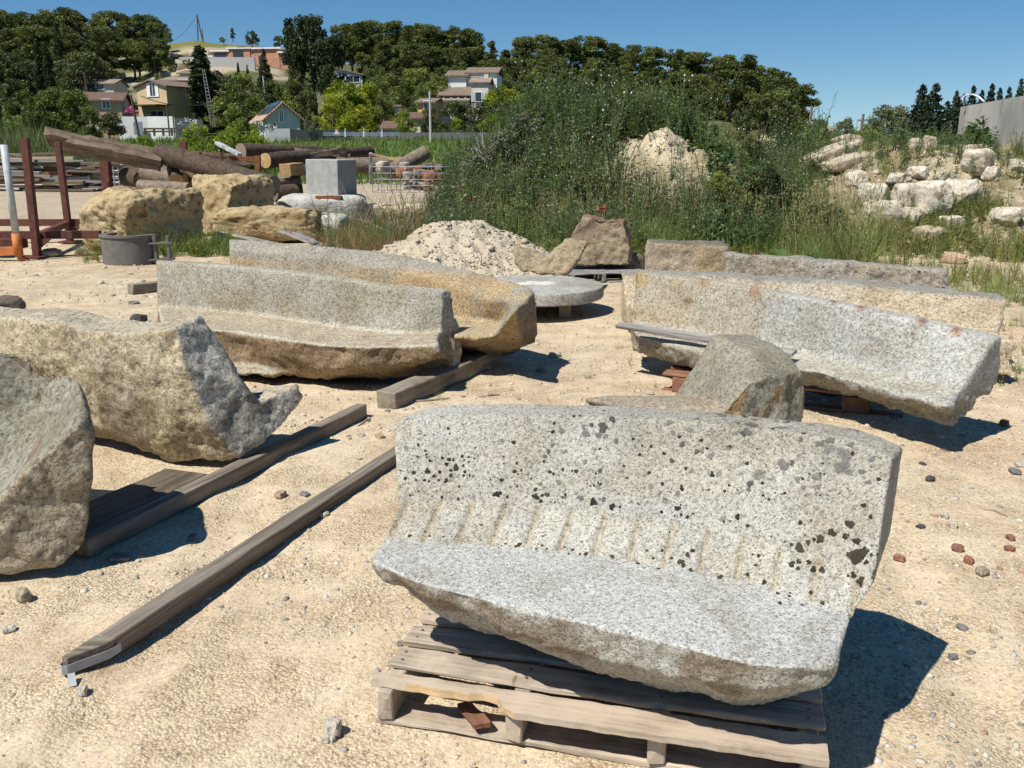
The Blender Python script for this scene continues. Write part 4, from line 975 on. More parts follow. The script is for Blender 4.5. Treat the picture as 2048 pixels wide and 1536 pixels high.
# ------------------------------------------------------------------ round stone disc on two timbers
dc = at(1072,568,z=0.30); R0 = 0.70
def disc():
    ns, nr = 96, 26; V = []; F = []; rs = [R0*k/nr for k in range(nr+1)]
    prof = [(r, 0.30) for r in np.linspace(0.0, R0-0.02, nr)]+[(R0-0.006, 0.296), (R0, 0.285), (R0+0.002, 0.24), (R0, 0.19), (R0-0.012, 0.178), (R0-0.2, 0.175), (0.0, 0.175)]
    for r, z in prof:
        for i in range(ns):
            t = 2*math.pi*i/ns; V.append((r*math.cos(t), r*math.sin(t), z))
    V = np.array(V); V[:, 2] += fbm(V, 6, 3, 4)*0.004; V[:, :2] *= (1+fbm(V, 3, 3, 6)*0.008)[:, None]
    n = len(prof)
    F = [(k*ns+i, (k+1)*ns+i, (k+1)*ns+(i+1) % ns, k*ns+(i+1) % ns) for k in range(n-1) for i in range(ns)]
    col = lerpc(np.tile(const((0.40, 0.385, 0.34)), (len(V), 1)), const((0.33, 0.31, 0.26)), sstep(-0.2, 0.3, fbm(V, 3, 4, 7)))
    w = sstep(0.17, 0.10, np.hypot((V[:, 0]-0.02)/1.5, V[:, 1]-0.06)+fbm(V, 9, 3, 8)*0.06)*(V[:, 2] > 0.29)
    col = lerpc(col, const((0.66, 0.62, 0.52)), w)
    me = mesh_np('disc', V, F, M['granite_mid'], True, col)
    me.set_sharp_from_angle(angle=math.radians(40))
    o = obj('stone_disc', me); o.location = (dc[0], dc[1], 0); tag(o, 'round flat stone disc with a pale patch, behind the ochre-faced bench', 'stone disc')
disc()
for k, (ox, lb) in enumerate(((-0.32, 'hidden timber under the left of the stone disc'), (0.28, 'dark timber propping the right of the stone disc'))):
    o = beam('prop_timber', (dc[0]+ox, dc[1]-0.42, 0.085), (dc[0]+ox+0.05, dc[1]+0.45, 0.085), 0.12, 0.165, M['wood_grey']); tag(o, lb, 'timber')

# ------------------------------------------------------------------ trapezoid boulder
tp = np.array([at(1166,430,y=11.9), at(1246,441,y=11.85), at(1260,490,y=11.8), at(1262,533,y=11.75), at(1150,533,y=11.7), at(1124,508,y=11.75), at(1140,470,y=11.85)])
tp2 = shift(tp, (0.10, 0.42, -0.01), 0.96)
stone('boulder', [loft([tp, (tp+tp2)/2, tp2], 6)], 0.022, M['limestone'], lambda P, N: lerpc(lerpc(np.tile(const((0.45, 0.36, 0.25)), (len(P), 1)), const((0.34, 0.25, 0.175)), sstep(-0.2, 0.3, fbm(P, 3, 4, 101))), const((0.27, 0.165, 0.12)), sstep(0.4, 0.8, N[:, 2])*0.7),
      ((2, 0.06, 3), (6, 0.05, 4), (18, 0.02, 3)), None, 3, label='big brown trapezoid boulder standing on a slatted pallet', cat='boulder', seed=47)
o = boulder('field_stone', (atx(1258,12.2), 12.25), (0.5, 0.35, 0.3), 0.3, M['limestone'], (0.22, 0.17, 0.12), seed=3, res=12, label='dark stone in shade right of the trapezoid boulder', cat='stone')

# ------------------------------------------------------------------ gravel heap
def heap():
    c = np.array([atx(918, 13.4), 13.4]); n = 130; R = 1.75
    g = np.linspace(-1, 1, n); X, Yy = np.meshgrid(g*R*1.15, g*R); x, y = X.ravel(), Yy.ravel()
    r = np.hypot(x/1.12, y); P = np.stack([x, y, 0*x], -1)
    h = np.maximum(0.64*(1-(r/1.42)**1.2), -0.10)*(1+fbm(P, 1.3, 3, 5)*0.30)+fbm(P, 6, 4, 6)*0.09+np.abs(fbm(P, 14, 3, 7))*0.08
    h = np.minimum(h, 0.66+fbm(P, 3, 3, 3)*0.05)
    h = np.where(r > 1.6, -0.12, h)
    col = lerpc(np.tile(const((0.45, 0.385, 0.285)), (len(x), 1)), const((0.40, 0.33, 0.23)), sstep(-0.1, 0.3, fbm(P, 2, 4, 8)))
    idx = np.arange(n*n).reshape(n, n); F = np.stack([idx[:-1, :-1], idx[:-1, 1:], idx[1:, 1:], idx[1:, :-1]], -1).reshape(-1, 4)
    me = mesh_np('gravel_heap', np.stack([x, y, h], -1), F, M['pebble'], True, col)
    root = obj('gravel_heap', me); root.location = (c[0], c[1], gh(c[0], c[1])-0.02); tag(root, 'heap of pale yellowish gravel between the left benches and the weeds', 'gravel heap')
    # loose stones on it
    bv = BVHTree.FromPolygons([Vector(v) for v in np.stack([x, y, h], -1)], [tuple(f) for f in F])
    rs = np.random.RandomState(2); items = []
    for k in range(4600):
        a, q = rs.rand()*6.28, 1.5*math.sqrt(rs.rand()); p = bv.ray_cast(Vector((q*math.cos(a)*1.1, q*math.sin(a), 3)), Vector((0, 0, -1)))[0]
        if p is None or p.z < -0.05: continue
        s = rs.choice([0.018, 0.028, 0.045, 0.08], p=[.50, .37, .115, .015])*rs.uniform(.7, 1.4); items.append((p, s, const((0.45, 0.395, 0.295))*rs.uniform(.68, 1.1)))
    V, F2, cc = pebbles(items, rs)
    o = obj('loose_stones', mesh_np('loose_stones', V, F2, M['pebble'], False, cc), root); tag(o, kind='stuff')
_ico = None
def pebbles(items, rs):
    global _ico
    if _ico is None:
        bm = bmesh.new(); bmesh.ops.create_icosphere(bm, subdivisions=1, radius=1.0); _ico = (np.array([v.co[:] for v in bm.verts]), np.array([[v.index for v in f.verts] for f in bm.faces])); bm.free()
    v0, f0 = _ico; V = np.empty((len(items), len(v0), 3)); cc = np.empty((len(items), len(v0), 3))
    for k, (p, s, c) in enumerate(items):
        q = v0*(1+rs.uniform(-.28, .28, (len(v0), 1)))*np.array([rs.uniform(.7, 1.3), rs.uniform(.7, 1.2), rs.uniform(.4, .8)])
        a = rs.rand()*6.28; ca, sa = math.cos(a), math.sin(a); tl = rs.uniform(-.4, .4); ct, st_ = math.cos(tl), math.sin(tl)
        R = np.array([[ca, -sa, 0], [sa, ca, 0], [0, 0, 1]])@np.array([[1, 0, 0], [0, ct, -st_], [0, st_, ct]])
        V[k] = (q@R.T)*s*0.5+np.array(p)+np.array([0, 0, s*0.12]); cc[k] = c
    F = (f0[None]+np.arange(len(items))[:, None, None]*len(v0)).reshape(-1, 3)
    return V.reshape(-1, 3), F, np.clip(cc.reshape(-1, 3), 0.01, 0.9)
heap()

# ------------------------------------------------------------------ quarry blocks at the left and the concrete block
Y1, Y2 = (0.46, 0.36, 0.205), (0.34, 0.245, 0.125)
boulder('quarry_block', (atx(272,15.5), 15.5), (1.5, 1.5, 1.02), 0.98, M['limestone'], Y1, Y2, 0.28, 0.20, 11, res=40, label='large yellow limestone block with hollowed shaded face, leftmost by the iron pot', cat='quarry block')
boulder('quarry_block', (atx(458,18.2), 18.2), (1.25, 1.25, 1.18), 0.92, M['limestone'], Y1, Y2, 0.26, 0.15, 23, res=40, label='tall yellow limestone block in front of the long dark log', cat='quarry block')
boulder('quarry_block', (atx(530,16.9), 16.9), (1.85, 1.0, 0.56), 0.12, M['limestone'], Y1, Y2, 0.26, 0.18, 37, res=34, label='low flat yellow limestone block behind the ochre-faced bench', cat='quarry block')
W1, W2 = (0.52, 0.50, 0.45), (0.42, 0.385, 0.32)
boulder('stone_slab', (atx(640,20.2), 20.2), (1.9, 1.5, 0.70), 0.15, M['white_rock'], W1, W2, 0.4, 0.10, 41, res=24, label='white chalky slab carrying the grey concrete block', cat='stone slab')
boulder('stone_slab', (atx(625,18.3), 18.3), (1.25, 0.8, 0.40), -0.1, M['white_rock'], W1, W2, 0.4, 0.10, 43, res=24, label='smaller white slab with a short board on it', cat='stone slab')
boulder('stone_slab', (atx(560,19.6), 19.6), (0.9, 0.8, 0.40), 0.2, M['white_rock'], W1, W2, 0.4, 0.10, 44, res=20, label='white slab half behind the tall yellow block', cat='stone slab')
boulder('stone_slab', (atx(790,21.0), 21.0), (2.2, 0.8, 0.36), 0.05, M['white_rock'], (0.58, 0.48, 0.32), W2, 0.4, 0.10, 45, res=20, label='long low pale slab behind the dry brushwood', cat='stone slab')
cb = at(660,392,y=20.0)
mb = MB(); mb.box((0, 0, 0.385), (0.80, 0.80, 0.77)); o = mb.build('concrete_block', M['concrete'], bevel=0.02); o.location = (cb[0]-0.02, 20.35, cb[2]+0.0); o.rotation_euler = (0, 0.02, -0.36); tag(o, 'grey concrete cube standing on the white slab', 'concrete block')
o = beam('rusty_iron', at(632,398,y=19.6)+np.array([0, 0, .02]), at(682,398,y=19.6)+np.array([0, 0, .02]), 0.14, 0.10, M['rust'], ragged=0.03); tag(o, 'rusty iron channel at the foot of the concrete cube', 'iron piece')
o = beam('board', at(612,418,y=18.1), at(652,418,y=18.1), 0.12, 0.07, M['wood_grey']); tag(o, 'short board lying on the smaller white slab', 'board')
for a, b, lb in (((470,470), (560,490), 'grey plank sticking up behind the ochre-faced bench, left one'), ((560,462), (640,492), 'narrow plank behind the ochre-faced bench, right one'), ((590,466), (632,486), 'thin lath beside the narrow plank behind the ochre-faced bench')):
    A_, B_ = at(*a, z=0.40 if a[0] < 500 else 0.36), at(*b, z=0.10); A_[1] = max(A_[1], 9.6); o = beam('plank', at(a[0], a[1], y=13.8), at(b[0], b[1], y=12.6), 0.09, 0.03, M['wood_silver']); tag(o, lb, 'plank')

# ------------------------------------------------------------------ iron pot-like collar with clamp flanges
pc = at(245,532,z=0.0)
root = empty('iron_collar', (pc[0], pc[1]+0.42, gh(pc[0], pc[1]+0.42)), 'dark grey half-round iron collar with bolted flanges on the ground', 'iron collar')
def arc_wall(r0, r1, z0, z1, a0, a1, n=40):
    V = []; F = []
    for i in range(n+1):
        t = a0+(a1-a0)*i/n
        for r, z in ((r0, z0), (r1, z0), (r1, z1), (r0, z1)): V.append((r*math.cos(t), r*math.sin(t), z))
    for i in range(n):
        for k in range(4): q = (k+1) % 4; F.append((i*4+k, i*4+q, i*4+4+q, i*4+4+k))
    F += [(3,2,1,0), tuple(n*4+k for k in range(4))]; return V, F
mb = MB(); mb.add(*arc_wall(0.40, 0.43, 0.0, 0.40, math.radians(150), math.radians(345))); mb.build('shell', M['iron_dark'], root, smooth=False)
mb = MB(); mb.add(*arc_wall(0.33, 0.45, 0.40, 0.43, math.radians(148), math.radians(347))); mb.build('rim', M['iron_dark'], root)
for z in (0.07, 0.31):
    mb = MB(); mb.box((0.50, -0.18, z), (0.34, 0.16, 0.025), (0, 0, 0.15)); mb.build('flange', M['iron_dark'], root)
for x in (0.42, 0.62):
    mb = MB(); mb.tube([(x, -0.2, 0.03), (x, -0.2, 0.42)], 0.03, 10); mb.build('bolt', M['iron_dark'], root)
mb = MB(); mb.box((0.41, -0.17, 0.2), (0.05, 0.12, 0.42), (0, 0, 0.15)); mb.build('rib', M['iron_dark'], root)

# ------------------------------------------------------------------ steel rack at the left
fb = at(75,516,z=0); root = empty('steel_rack', (fb[0], fb[1], 0), 'rust-red steel rack with upright stakes at the left', 'rack')
def W(px, py, y): return at(px, py, y=y)
p1b = np.array([fb[0], fb[1], 0.0]); p1t = np.array([fb[0]+0.05, fb[1], 1.82])
def part(mb, name, mat, root, **k): return keep(mb.build(name, mat, **k), root)
part(MB().bar(p1b, p1t, 0.105, 0.105), 'stake', M['steel_red'], root, bevel=0.006)
p2 = at(120,470,z=0.33); p2b = np.array([atx(118,16.6), 16.6, 0.0])
part(MB().bar(p2b, p2b+np.array([0, 0, 1.78]), 0.10, 0.10), 'stake', M['steel_red'], root, bevel=0.006)
part(MB().bar((fb[0]-2.5, fb[1]+0.02, 0.34), (fb[0]+0.9, fb[1]+0.3, 0.34), 0.14, 0.12), 'rail', M['steel_red'], root, bevel=0.006)
part(MB().bar((p2b[0]-3.0, p2b[1], 0.36), (p2b[0]+0.7, p2b[1]+0.1, 0.36), 0.12, 0.12), 'rail', M['steel_red'], root, bevel=0.006)
part(MB().bar((p1b[0]+0.02, p1b[1], 0.33), (p2b[0], p2b[1], 0.35), 0.1, 0.1), 'cross_bar', M['steel_red'], root, bevel=0.006)
for q in (p1b, p2b):
    part(MB().box((q[0], q[1], 0.02), (0.3, 0.3, 0.03)), 'foot', M['steel_red'], root)
    part(MB().prism([(q[0]-0.07, q[1], 0.05), (q[0]+0.25, q[1], 0.30), (q[0]-0.07, q[1], 0.30)], (0, -0.02, 0), (0, 0.02, 0)), 'gusset', M['steel_red'], root)
ob = at(42,522,z=0); root = empty('scaffold_stand', (ob[0], ob[1], 0), 'orange steel foot with a tall white pole at the left edge', 'stand')
part(MB().tube([(ob[0]-0.02, ob[1], 0.42), (ob[0]-0.02, ob[1], 1.72)], 0.052, 12), 'pole', M['pole_white'], root, smooth=True)
part(MB().tube([(ob[0]-0.02, ob[1], 0.08), (ob[0]-0.02, ob[1], 0.42)], 0.066, 12), 'socket', M['steel_orange'], root, smooth=True)
part(MB().bar((ob[0]-0.03, ob[1], 0.16), (ob[0]-1.6, ob[1]+0.1, 0.06), 0.09, 0.13), 'arm', M['steel_orange'], root, bevel=0.005)
part(MB().prism([(ob[0]-0.07, ob[1], 0.12), (ob[0]+0.14, ob[1], -0.02), (ob[0]-0.03, ob[1], -0.02)], (0, -0.04, 0), (0, 0.04, 0)), 'foot', M['steel_orange'], root)
o = MB().box((0, 0, 0.2), (1.1, 0.3, 0.16)).build('red_box', M['steel_red'], bevel=0.01); o.location = (ob[0]-0.75, ob[1]+0.5, 0.02); tag(o, 'dark red steel case behind the orange foot at the left edge', 'case')
for px, D, t, mat, lb in ((203,30,1.45,'pole_blue','thin blue-grey pole beside the red stake by the planks'),):
    x = atx(px, D); o = MB().tube([(0, 0, 0), (0, 0, t)], 0.06, 10).build('pole', M[mat], smooth=True); o.location = (x, D, gh(x, D)); tag(o, lb, 'pole')
for px, y, top, bot, w, lb in ((206,21.5,283,378,0.2,'thick rust-red stake holding back the big sawn planks'), (366,24.5,283,330,0.17,'red stake seen behind the long dark log'), (392,19.9,304,365,0.13,'rust-red stake in front of the long dark log'), (504,19.9,312,350,0.11,'leaning rust-red stake at the lower end of the dark log'), (440,22.0,290,320,0.06,'thin black stake among the stacked logs')):
    x = atx(px, y); zt = at(px, top, y=y)[2]; o = MB().bar((0, 0, 0), (0.03 if px != 504 else 0.12, 0, zt), w, w).build('stake', M['steel_red'] if px != 392 and px != 504 else M['rust'], bevel=0.006); o.location = (x, y, 0); tag(o, lb, 'stake')
# ------------------------------------------------------------------ logs and sawn timber behind the blocks
def log(a, b, r0, r1, label, mat='bark', endmat='log_end_old', group=None, seed=0, name='log'):
    a, b = Vector(a), Vector(b); Mx, L = frame(a, b); n, m = 20, max(6, int(L/0.25)); rs = np.random.RandomState(seed)
    V = []
    for i in range(m+1):
        x = L*i/m; r = (r0+(r1-r0)*i/m)*0.87
        for k in range(n):
            t = 2*math.pi*k/n; V.append((x, r*math.cos(t), r*math.sin(t)))
    V = np.array(V); q = V.copy(); d = fbm(q, 2.2, 3, seed)*0.10+fbm(q, 7, 3, seed+1)*0.06; V[:, 1:] *= (1+d)[:, None]
    V[:, 1] += np.sin(V[:, 0]*1.3+seed)*0.02
    F = [(i*n+k, i*n+(k+1) % n, (i+1)*n+(k+1) % n, (i+1)*n+k) for i in range(m) for k in range(n)]
    root = empty(name, a, label, 'log', group)
    me = mesh_np('bark', V, F, M[mat], True); o = obj('bark', me); o.matrix_basis = Mx; keep(o, root)
    for e, idx in ((0, list(range(n-1, -1, -1))), (1, [m*n+k for k in range(n)])):
        W_ = V[idx]; c = W_.mean(0)+np.array([(-0.012 if e == 0 else 0.012), 0, 0])
        o = obj('cut_end', mesh_np('cut_end', np.vstack([W_, c]), [(k, (k+1) % n, n) for k in range(n)], M[endmat])); o.matrix_basis = Mx; keep(o, root)
    return root
T = lambda px, py, y: at(px, py, y=y)
log(T(318,306,20.2), T(548,372,18.9), 0.25, 0.24, 'long dark round log sloping down behind the tall yellow block', seed=1)
log(T(532,321,21.0), T(742,303,24.5), 0.20, 0.17, 'brown log with bright sawn yellow end above the concrete cube', endmat='log_end', seed=2)
log(T(482,303,23.2), T(640,302,25.5), 0.22, 0.16, 'dark log end behind the bright-ended log', seed=3)
log(T(672,332,23.0), T(775,331,23.3), 0.24, 0.22, 'grey log right behind the concrete cube', mat='bark_grey', seed=4)
log(T(650,322,24.2), T(748,311,25.5), 0.14, 0.12, 'thinner pale log resting above the grey log', mat='bark_grey', seed=5)
log(T(778,345,22.6), T(852,306,23.5), 0.22, 0.20, 'stubby grey log tilted up over the wire cage', mat='bark_grey', seed=6)
log(T(818,350,23.4), T(870,330,24.0), 0.13, 0.12, 'short log lying over the back of the wire cage', mat='bark_grey', seed=7)
log(T(545,388,19.6), T(588,385,20.3), 0.20, 0.20, 'lower stub log beside the tall yellow block', seed=8)
log(T(540,368,20.6), T(592,366,21.5), 0.15, 0.14, 'pale stub log stacked on the lower stub log', mat='bark_grey', seed=9)
log(T(290,345,21.0), T(372,362,20.6), 0.22, 0.20, 'pale split log under the big sawn planks', mat='bark_grey', endmat='log_end', seed=10)
log(T(282,372,19.8), T(380,378,19.4), 0.16, 0.15, 'pale log lying lowest under the big planks', mat='bark_grey', seed=11)
log(T(345,330,20.6), T(352,360,20.0), 0.16, 0.16, 'short log stub with pale end under the long dark log', endmat='log_end', seed=12)
log(T(252,352,22.0), T(290,358,21.6), 0.26, 0.26, 'dark stump in shade beneath the big planks', seed=13)
log(T(380,352,20.8), T(540,380,20.2), 0.20, 0.18, 'hidden dark log beneath the long dark log', seed=14)
log(T(380,310,23.8), T(500,318,24.2), 0.12, 0.12, 'thin brown log lying behind the long dark log', seed=15)
log(T(590,345,22.0), T(600,392,21.2), 0.14, 0.13, 'brown stub leaning left of the concrete cube', seed=16)
log(T(688,318,25.6), T(742,322,25.8), 0.12, 0.12, 'small log behind the bright-ended log', mat='bark_grey', seed=17)
# big sawn planks rising to the left
o = beam('sawn_plank', T(92,272,20.6), T(330,318,21.4), 0.34, 0.27, M['plank_far'], up=(0, -0.5, 1), ragged=0.1, jitter=0.02); tag(o, 'uppermost big sawn plank rising to the left over the stakes', 'plank')
o = beam('sawn_plank', T(136,289,19.6), T(325,326,20.0), 0.30, 0.27, M['plank_far'], up=(0, -0.5, 1), ragged=0.08, jitter=0.02); tag(o, 'thick sawn plank with rounded end below the uppermost plank', 'plank')
o = beam('sawn_block', T(570,340,20.9), T(597,337,21.4), 0.30, 0.26, M['wood_fresh']); tag(o, 'bright sawn wood block beside the concrete cube', 'wood block')
o = beam('lath', T(434,286,22.0), T(480,310,21.2), 0.12, 0.07, M['pole_white']); tag(o, 'pale painted lath sticking up behind the logs', 'lath')
o = beam('lath', T(741,306,20.2), T(742,368,20.4), 0.07, 0.05, M['stem_bleached']); tag(o, 'upright bleached post in front of the wire cage', 'post')
for k, (a, b) in enumerate((((742,308),(800,322)), ((750,314),(812,318)), ((765,322),(805,314)))):
    o = beam('board', T(*a, 24.2+0.3*k), T(*b, 24.0+0.3*k), 0.14, 0.05, M['wood_fresh']); tag(o, ('upper pale board piled left of the tilted log', 'middle pale board piled left of the tilted log', 'lower pale board crossing the others by the tilted log')[k], 'board')
o = beam('rail', T(455,316,21.8), T(600,322,22.0), 0.10, 0.10, M['rust']); tag(o, 'rusty beam lying across the logs', 'beam')

rs = np.random.RandomState(17)
for k, (a, b) in enumerate((((225,330),(330,352)), ((250,342),(345,338)), ((405,330),(520,345)), ((430,322),(560,330)), ((590,300),(700,312)), ((620,312),(690,300)), ((300,360),(385,350)), ((560,352),(610,345)))):
    o = beam('old_timber', T(*a, 21.6+rs.uniform(0, 1.6)), T(*b, 21.6+rs.uniform(0, 1.8)), rs.uniform(.08, .16), rs.uniform(.08, .14), M[('wood_dark', 'wood_grey', 'plank_far')[k % 3]], ragged=.05, jitter=.012); tag(o, ('dark beam jammed under the big sawn planks', 'grey beam crossing under the big sawn planks', 'dark beam behind the long dark log', 'thin grey beam over the rusty beam', 'brown beam behind the bright-ended log', 'crossing dark beam behind the bright-ended log', 'low brown beam left of the tall yellow block', 'short dark beam beside the bright sawn block')[k], 'timber')
# ------------------------------------------------------------------ wire cage with broken bricks
ca, cb2 = at(742,382,z=0.22), at(895,382,z=0.22)
root = empty('wire_cage', (ca[0], 21.6, gh(ca[0], 21.6)), 'low galvanised wire cage filled with rubble behind dry brushwood', 'wire cage')
x0, x1 = atx(742,21.6), atx(893,21.6); z0 = at(800,384,y=21.6)[2]; z1 = at(800,334,y=21.6)[2]; dp = 1.0
for nm, yy in (('front_mesh', 21.6), ('back_mesh', 21.6+dp)):
    pan = bpy.data.objects.new(nm, None); C.objects.link(pan); pan.location = (0, 0, 0); keep(pan, root)
    for k in range(9):
        x = x0+(x1-x0)*k/8; keep(MB().tube([(x, yy, z0), (x, yy, z1)], 0.010, 5).build('wire', M['galv']), pan)
    for k in range(5):
        z = z0+(z1-z0)*k/4; keep(MB().tube([(x0, yy+0.015, z), (x1, yy+0.015, z)], 0.010, 5).build('wire', M['galv']), pan)
for x in (x0, x1):
    for k in range(3):
        z = z0+(z1-z0)*k/2; keep(MB().tube([(x, 21.6, z), (x, 21.6+dp, z)], 0.008, 5).build('side_wire', M['galv']), root)
rs = np.random.RandomState(8); cols = [(0.36, 0.16, 0.09), (0.45, 0.27, 0.17), (0.42, 0.38, 0.33), (0.30, 0.22, 0.17), (0.5, 0.44, 0.36)]
for k in range(16):
    c = cols[k % 5]; x = rs.uniform(x0+.15, x1-.15); y = rs.uniform(21.75, 22.5)
    o = boulder('rubble_piece', (x, y), (rs.uniform(.2, .38), rs.uniform(.18, .3), rs.uniform(.15, .28)), rs.rand()*3, M['white_rock'], c, seed=300+k, res=6, blocky=0.3, amp=0.12, z=z0+rs.uniform(0.0, z1-z0+0.02)*0.85)
    tag(o, 'lump of brick or stone rubble inside the wire cage', 'rubble', 'rubble in the wire cage')
# second wire panel far behind the stakes
root = empty('mesh_fence', (atx(236,33), 33, 0), 'pale wire mesh panel behind the red stakes and planks', 'mesh fence')
xa, xb = atx(212,33), atx(262,33); za, zb = at(236,376,y=33)[2], at(236,318,y=33)[2]
for k in range(6): x = xa+(xb-xa)*k/5; keep(MB().tube([(x, 33, za), (x, 33, zb)], 0.016, 5).build('wire', M['galv']), root)
for k in range(6): z = za+(zb-za)*k/5; keep(MB().tube([(xa, 33.02, z), (xb, 33.02, z)], 0.016, 5).build('wire', M['galv']), root)

# ------------------------------------------------------------------ far stacks of reclaimed timber at the left
rs = np.random.RandomState(12); pm = ['plank_far', 'wood_grey', 'wood_pallet', 'wood_silver', 'wood_red', 'plank_far']
protos = {m: beam_mesh('stacked_timber', 1.0, 1.0, 1.0, M[m], jitter=0.0, seg=3, bevel=0.0) for m in set(pm)}
n = 0
for row in range(12):
    z = 0.07+row*0.125
    for k in range(6):
        w = rs.uniform(0.14, 0.30); h = rs.uniform(0.07, 0.125); L = rs.uniform(1.2, 3.4)
        D = 37.6+rs.uniform(-.5, .5)+row*0.05; px = -30+k*45+rs.uniform(-28, 22)
        if px+L*48 > 205 and row > 8: continue
        if row > 9 and k > 3: continue
        m = pm[rs.randint(6)]; o = bpy.data.objects.new('stacked_timber', protos[m]); C.objects.link(o)
        x = atx(px, D); ang = rs.uniform(-0.14, 0.14); o.location = (x, D, gz1(x, D)+z); o.scale = (L, w, h); o.rotation_euler = (rs.uniform(-.1, .1), rs.uniform(-.05, .05), ang)
        tag(o, 'old sawn timber in the long stack at the far left', 'timber', 'timbers in the far left stack'); n += 1
# ------------------------------------------------------------------ stones one can point at
def stone_at(px, py, s, col, label, seed, flat=0.6, cat='stone', blocky=0.5):
    p = at(px, py, z=0.0)
    s *= 0.85
    return boulder('stone', (p[0], p[1]), (s, s*0.75, s*flat), seed*1.3, M['white_rock'], col, seed=seed, res=8, blocky=blocky, amp=0.22, label=label, cat=cat, sink=0.12, chop=6)
WH, TN, GY, RD, DK = (0.52, 0.47, 0.38), (0.40, 0.33, 0.23), (0.22, 0.21, 0.195), (0.27, 0.13, 0.095), (0.09, 0.083, 0.075)
for k, a in enumerate([(668,1468,0.070,WH,'pale angular stone casting a dark shadow left of the near pallet',0.9), (652,1484,0.03,WH,'small pale chip left of the angular stone by the pallet',0.8), (665,1482,0.03,WH,'small pale chip against the angular stone by the pallet',0.8),
        (48,1200,0.075,TN,'rounded tan stone at the shadow edge below the left bench end',0.8), (18,1262,0.05,WH,'white flat stone at the far left below the bench end',0.5), (165,1385,0.045,WH,'white stone just below the strapped timber tip',0.7),
        (240,1118,0.10,GY,'flat grey tile shard lying in the left bench shadow',0.25), (562,1002,0.075,(0.42,0.30,0.21),'reddish tan stone between the two long timbers',0.5), (610,996,0.06,GY,'flat dark pebble between the two long timbers',0.3),
        (648,1036,0.055,WH,'white pebble touching the strapped timber',0.5), (760,880,0.07,(0.46,0.34,0.20),'yellowish stone left of the lichen bench top',0.5), (463,968,0.05,WH,'white pebble beside the brown second timber',0.5), (386,1078,0.06,GY,'cluster stone in the left bench shadow',0.4),
        (1914,1108,0.055,RD,'red brick crumb with brown stone, right of the lichen bench',0.7), (1936,1131,0.060,(0.33,0.14,0.095),'red brick chip below the brown-red crumb',0.5), (1798,1121,0.055,(0.36,0.17,0.12),'pinkish brick chip close to the lichen bench end',0.6), (1963,1155,0.06,(0.34,0.27,0.19),'brown round stone right of the brick chips',0.7), (2020,1084,0.045,RD,'upper brick chip near the right edge',0.6), (2018,1104,0.05,RD,'lower brick chip near the right edge',0.5),
        (1905,1060,0.055,WH,'square white chip right of the lichen bench',0.6), (1888,1040,0.045,WH,'small white chip beside the square white one',0.7), (1860,965,0.06,DK,'black pointed slate shard right of the lichen bench',0.5), (1845,930,0.05,DK,'thin dark shard above the black slate shard',0.25), (1906,1312,0.035,GY,'small grey pebble below the dry grass tuft',0.7), (2028,948,0.09,GY,'flat grey stone at the right edge',0.3), (2040,935,0.07,WH,'pale stone on top of the flat grey one at right edge',0.4),
        (2008,850,0.09,RD,'red brick piece near the right bench shadow',0.5), (1925,1257,0.05,GY,'grey flake right of the lichen bench shadow',0.3), (1840,1062,0.05,DK,'dark twig-like flake right of the lichen bench',0.3),
        (147,650,0.20,WH,'flat white stone behind the tipped tan bench',0.35), (278,643,0.17,DK,'black square stone behind the tipped tan bench',0.55), (165,634,0.13,WH,'small white stone behind the flat white one',0.5), (268,608,0.15,GY,'thin grey slate flake left of the beige bench',0.25),
        (12,628,0.42,(0.15,0.125,0.10),'dark rounded stone at far left behind the tipped bench',0.55), (442,490,0.42,WH,'white rock between low yellow block and iron collar',0.7), (1300,795,0.06,WH,'white pebble left of the olive bench fragment',0.5), (975,740,0.10,WH,'white stone at the end of the thick short timber',0.4), (1080,745,0.09,GY,'grey flat stone right of the thick short timber',0.3),
        (1110,716,0.12,WH,'pale stone in the shadow of the ochre bench',0.4), (100,512,0.55,TN,'flat tan stone by the foot of the steel rack',0.25), (400,660,0.05,WH,'tiny white chip behind the tipped bench end',0.5), (800,1290,0.03,GY,'small grey pebble between timber and near pallet',0.6)]):
    stone_at(a[0], a[1], a[2], a[3], a[4], 400+k, a[5])
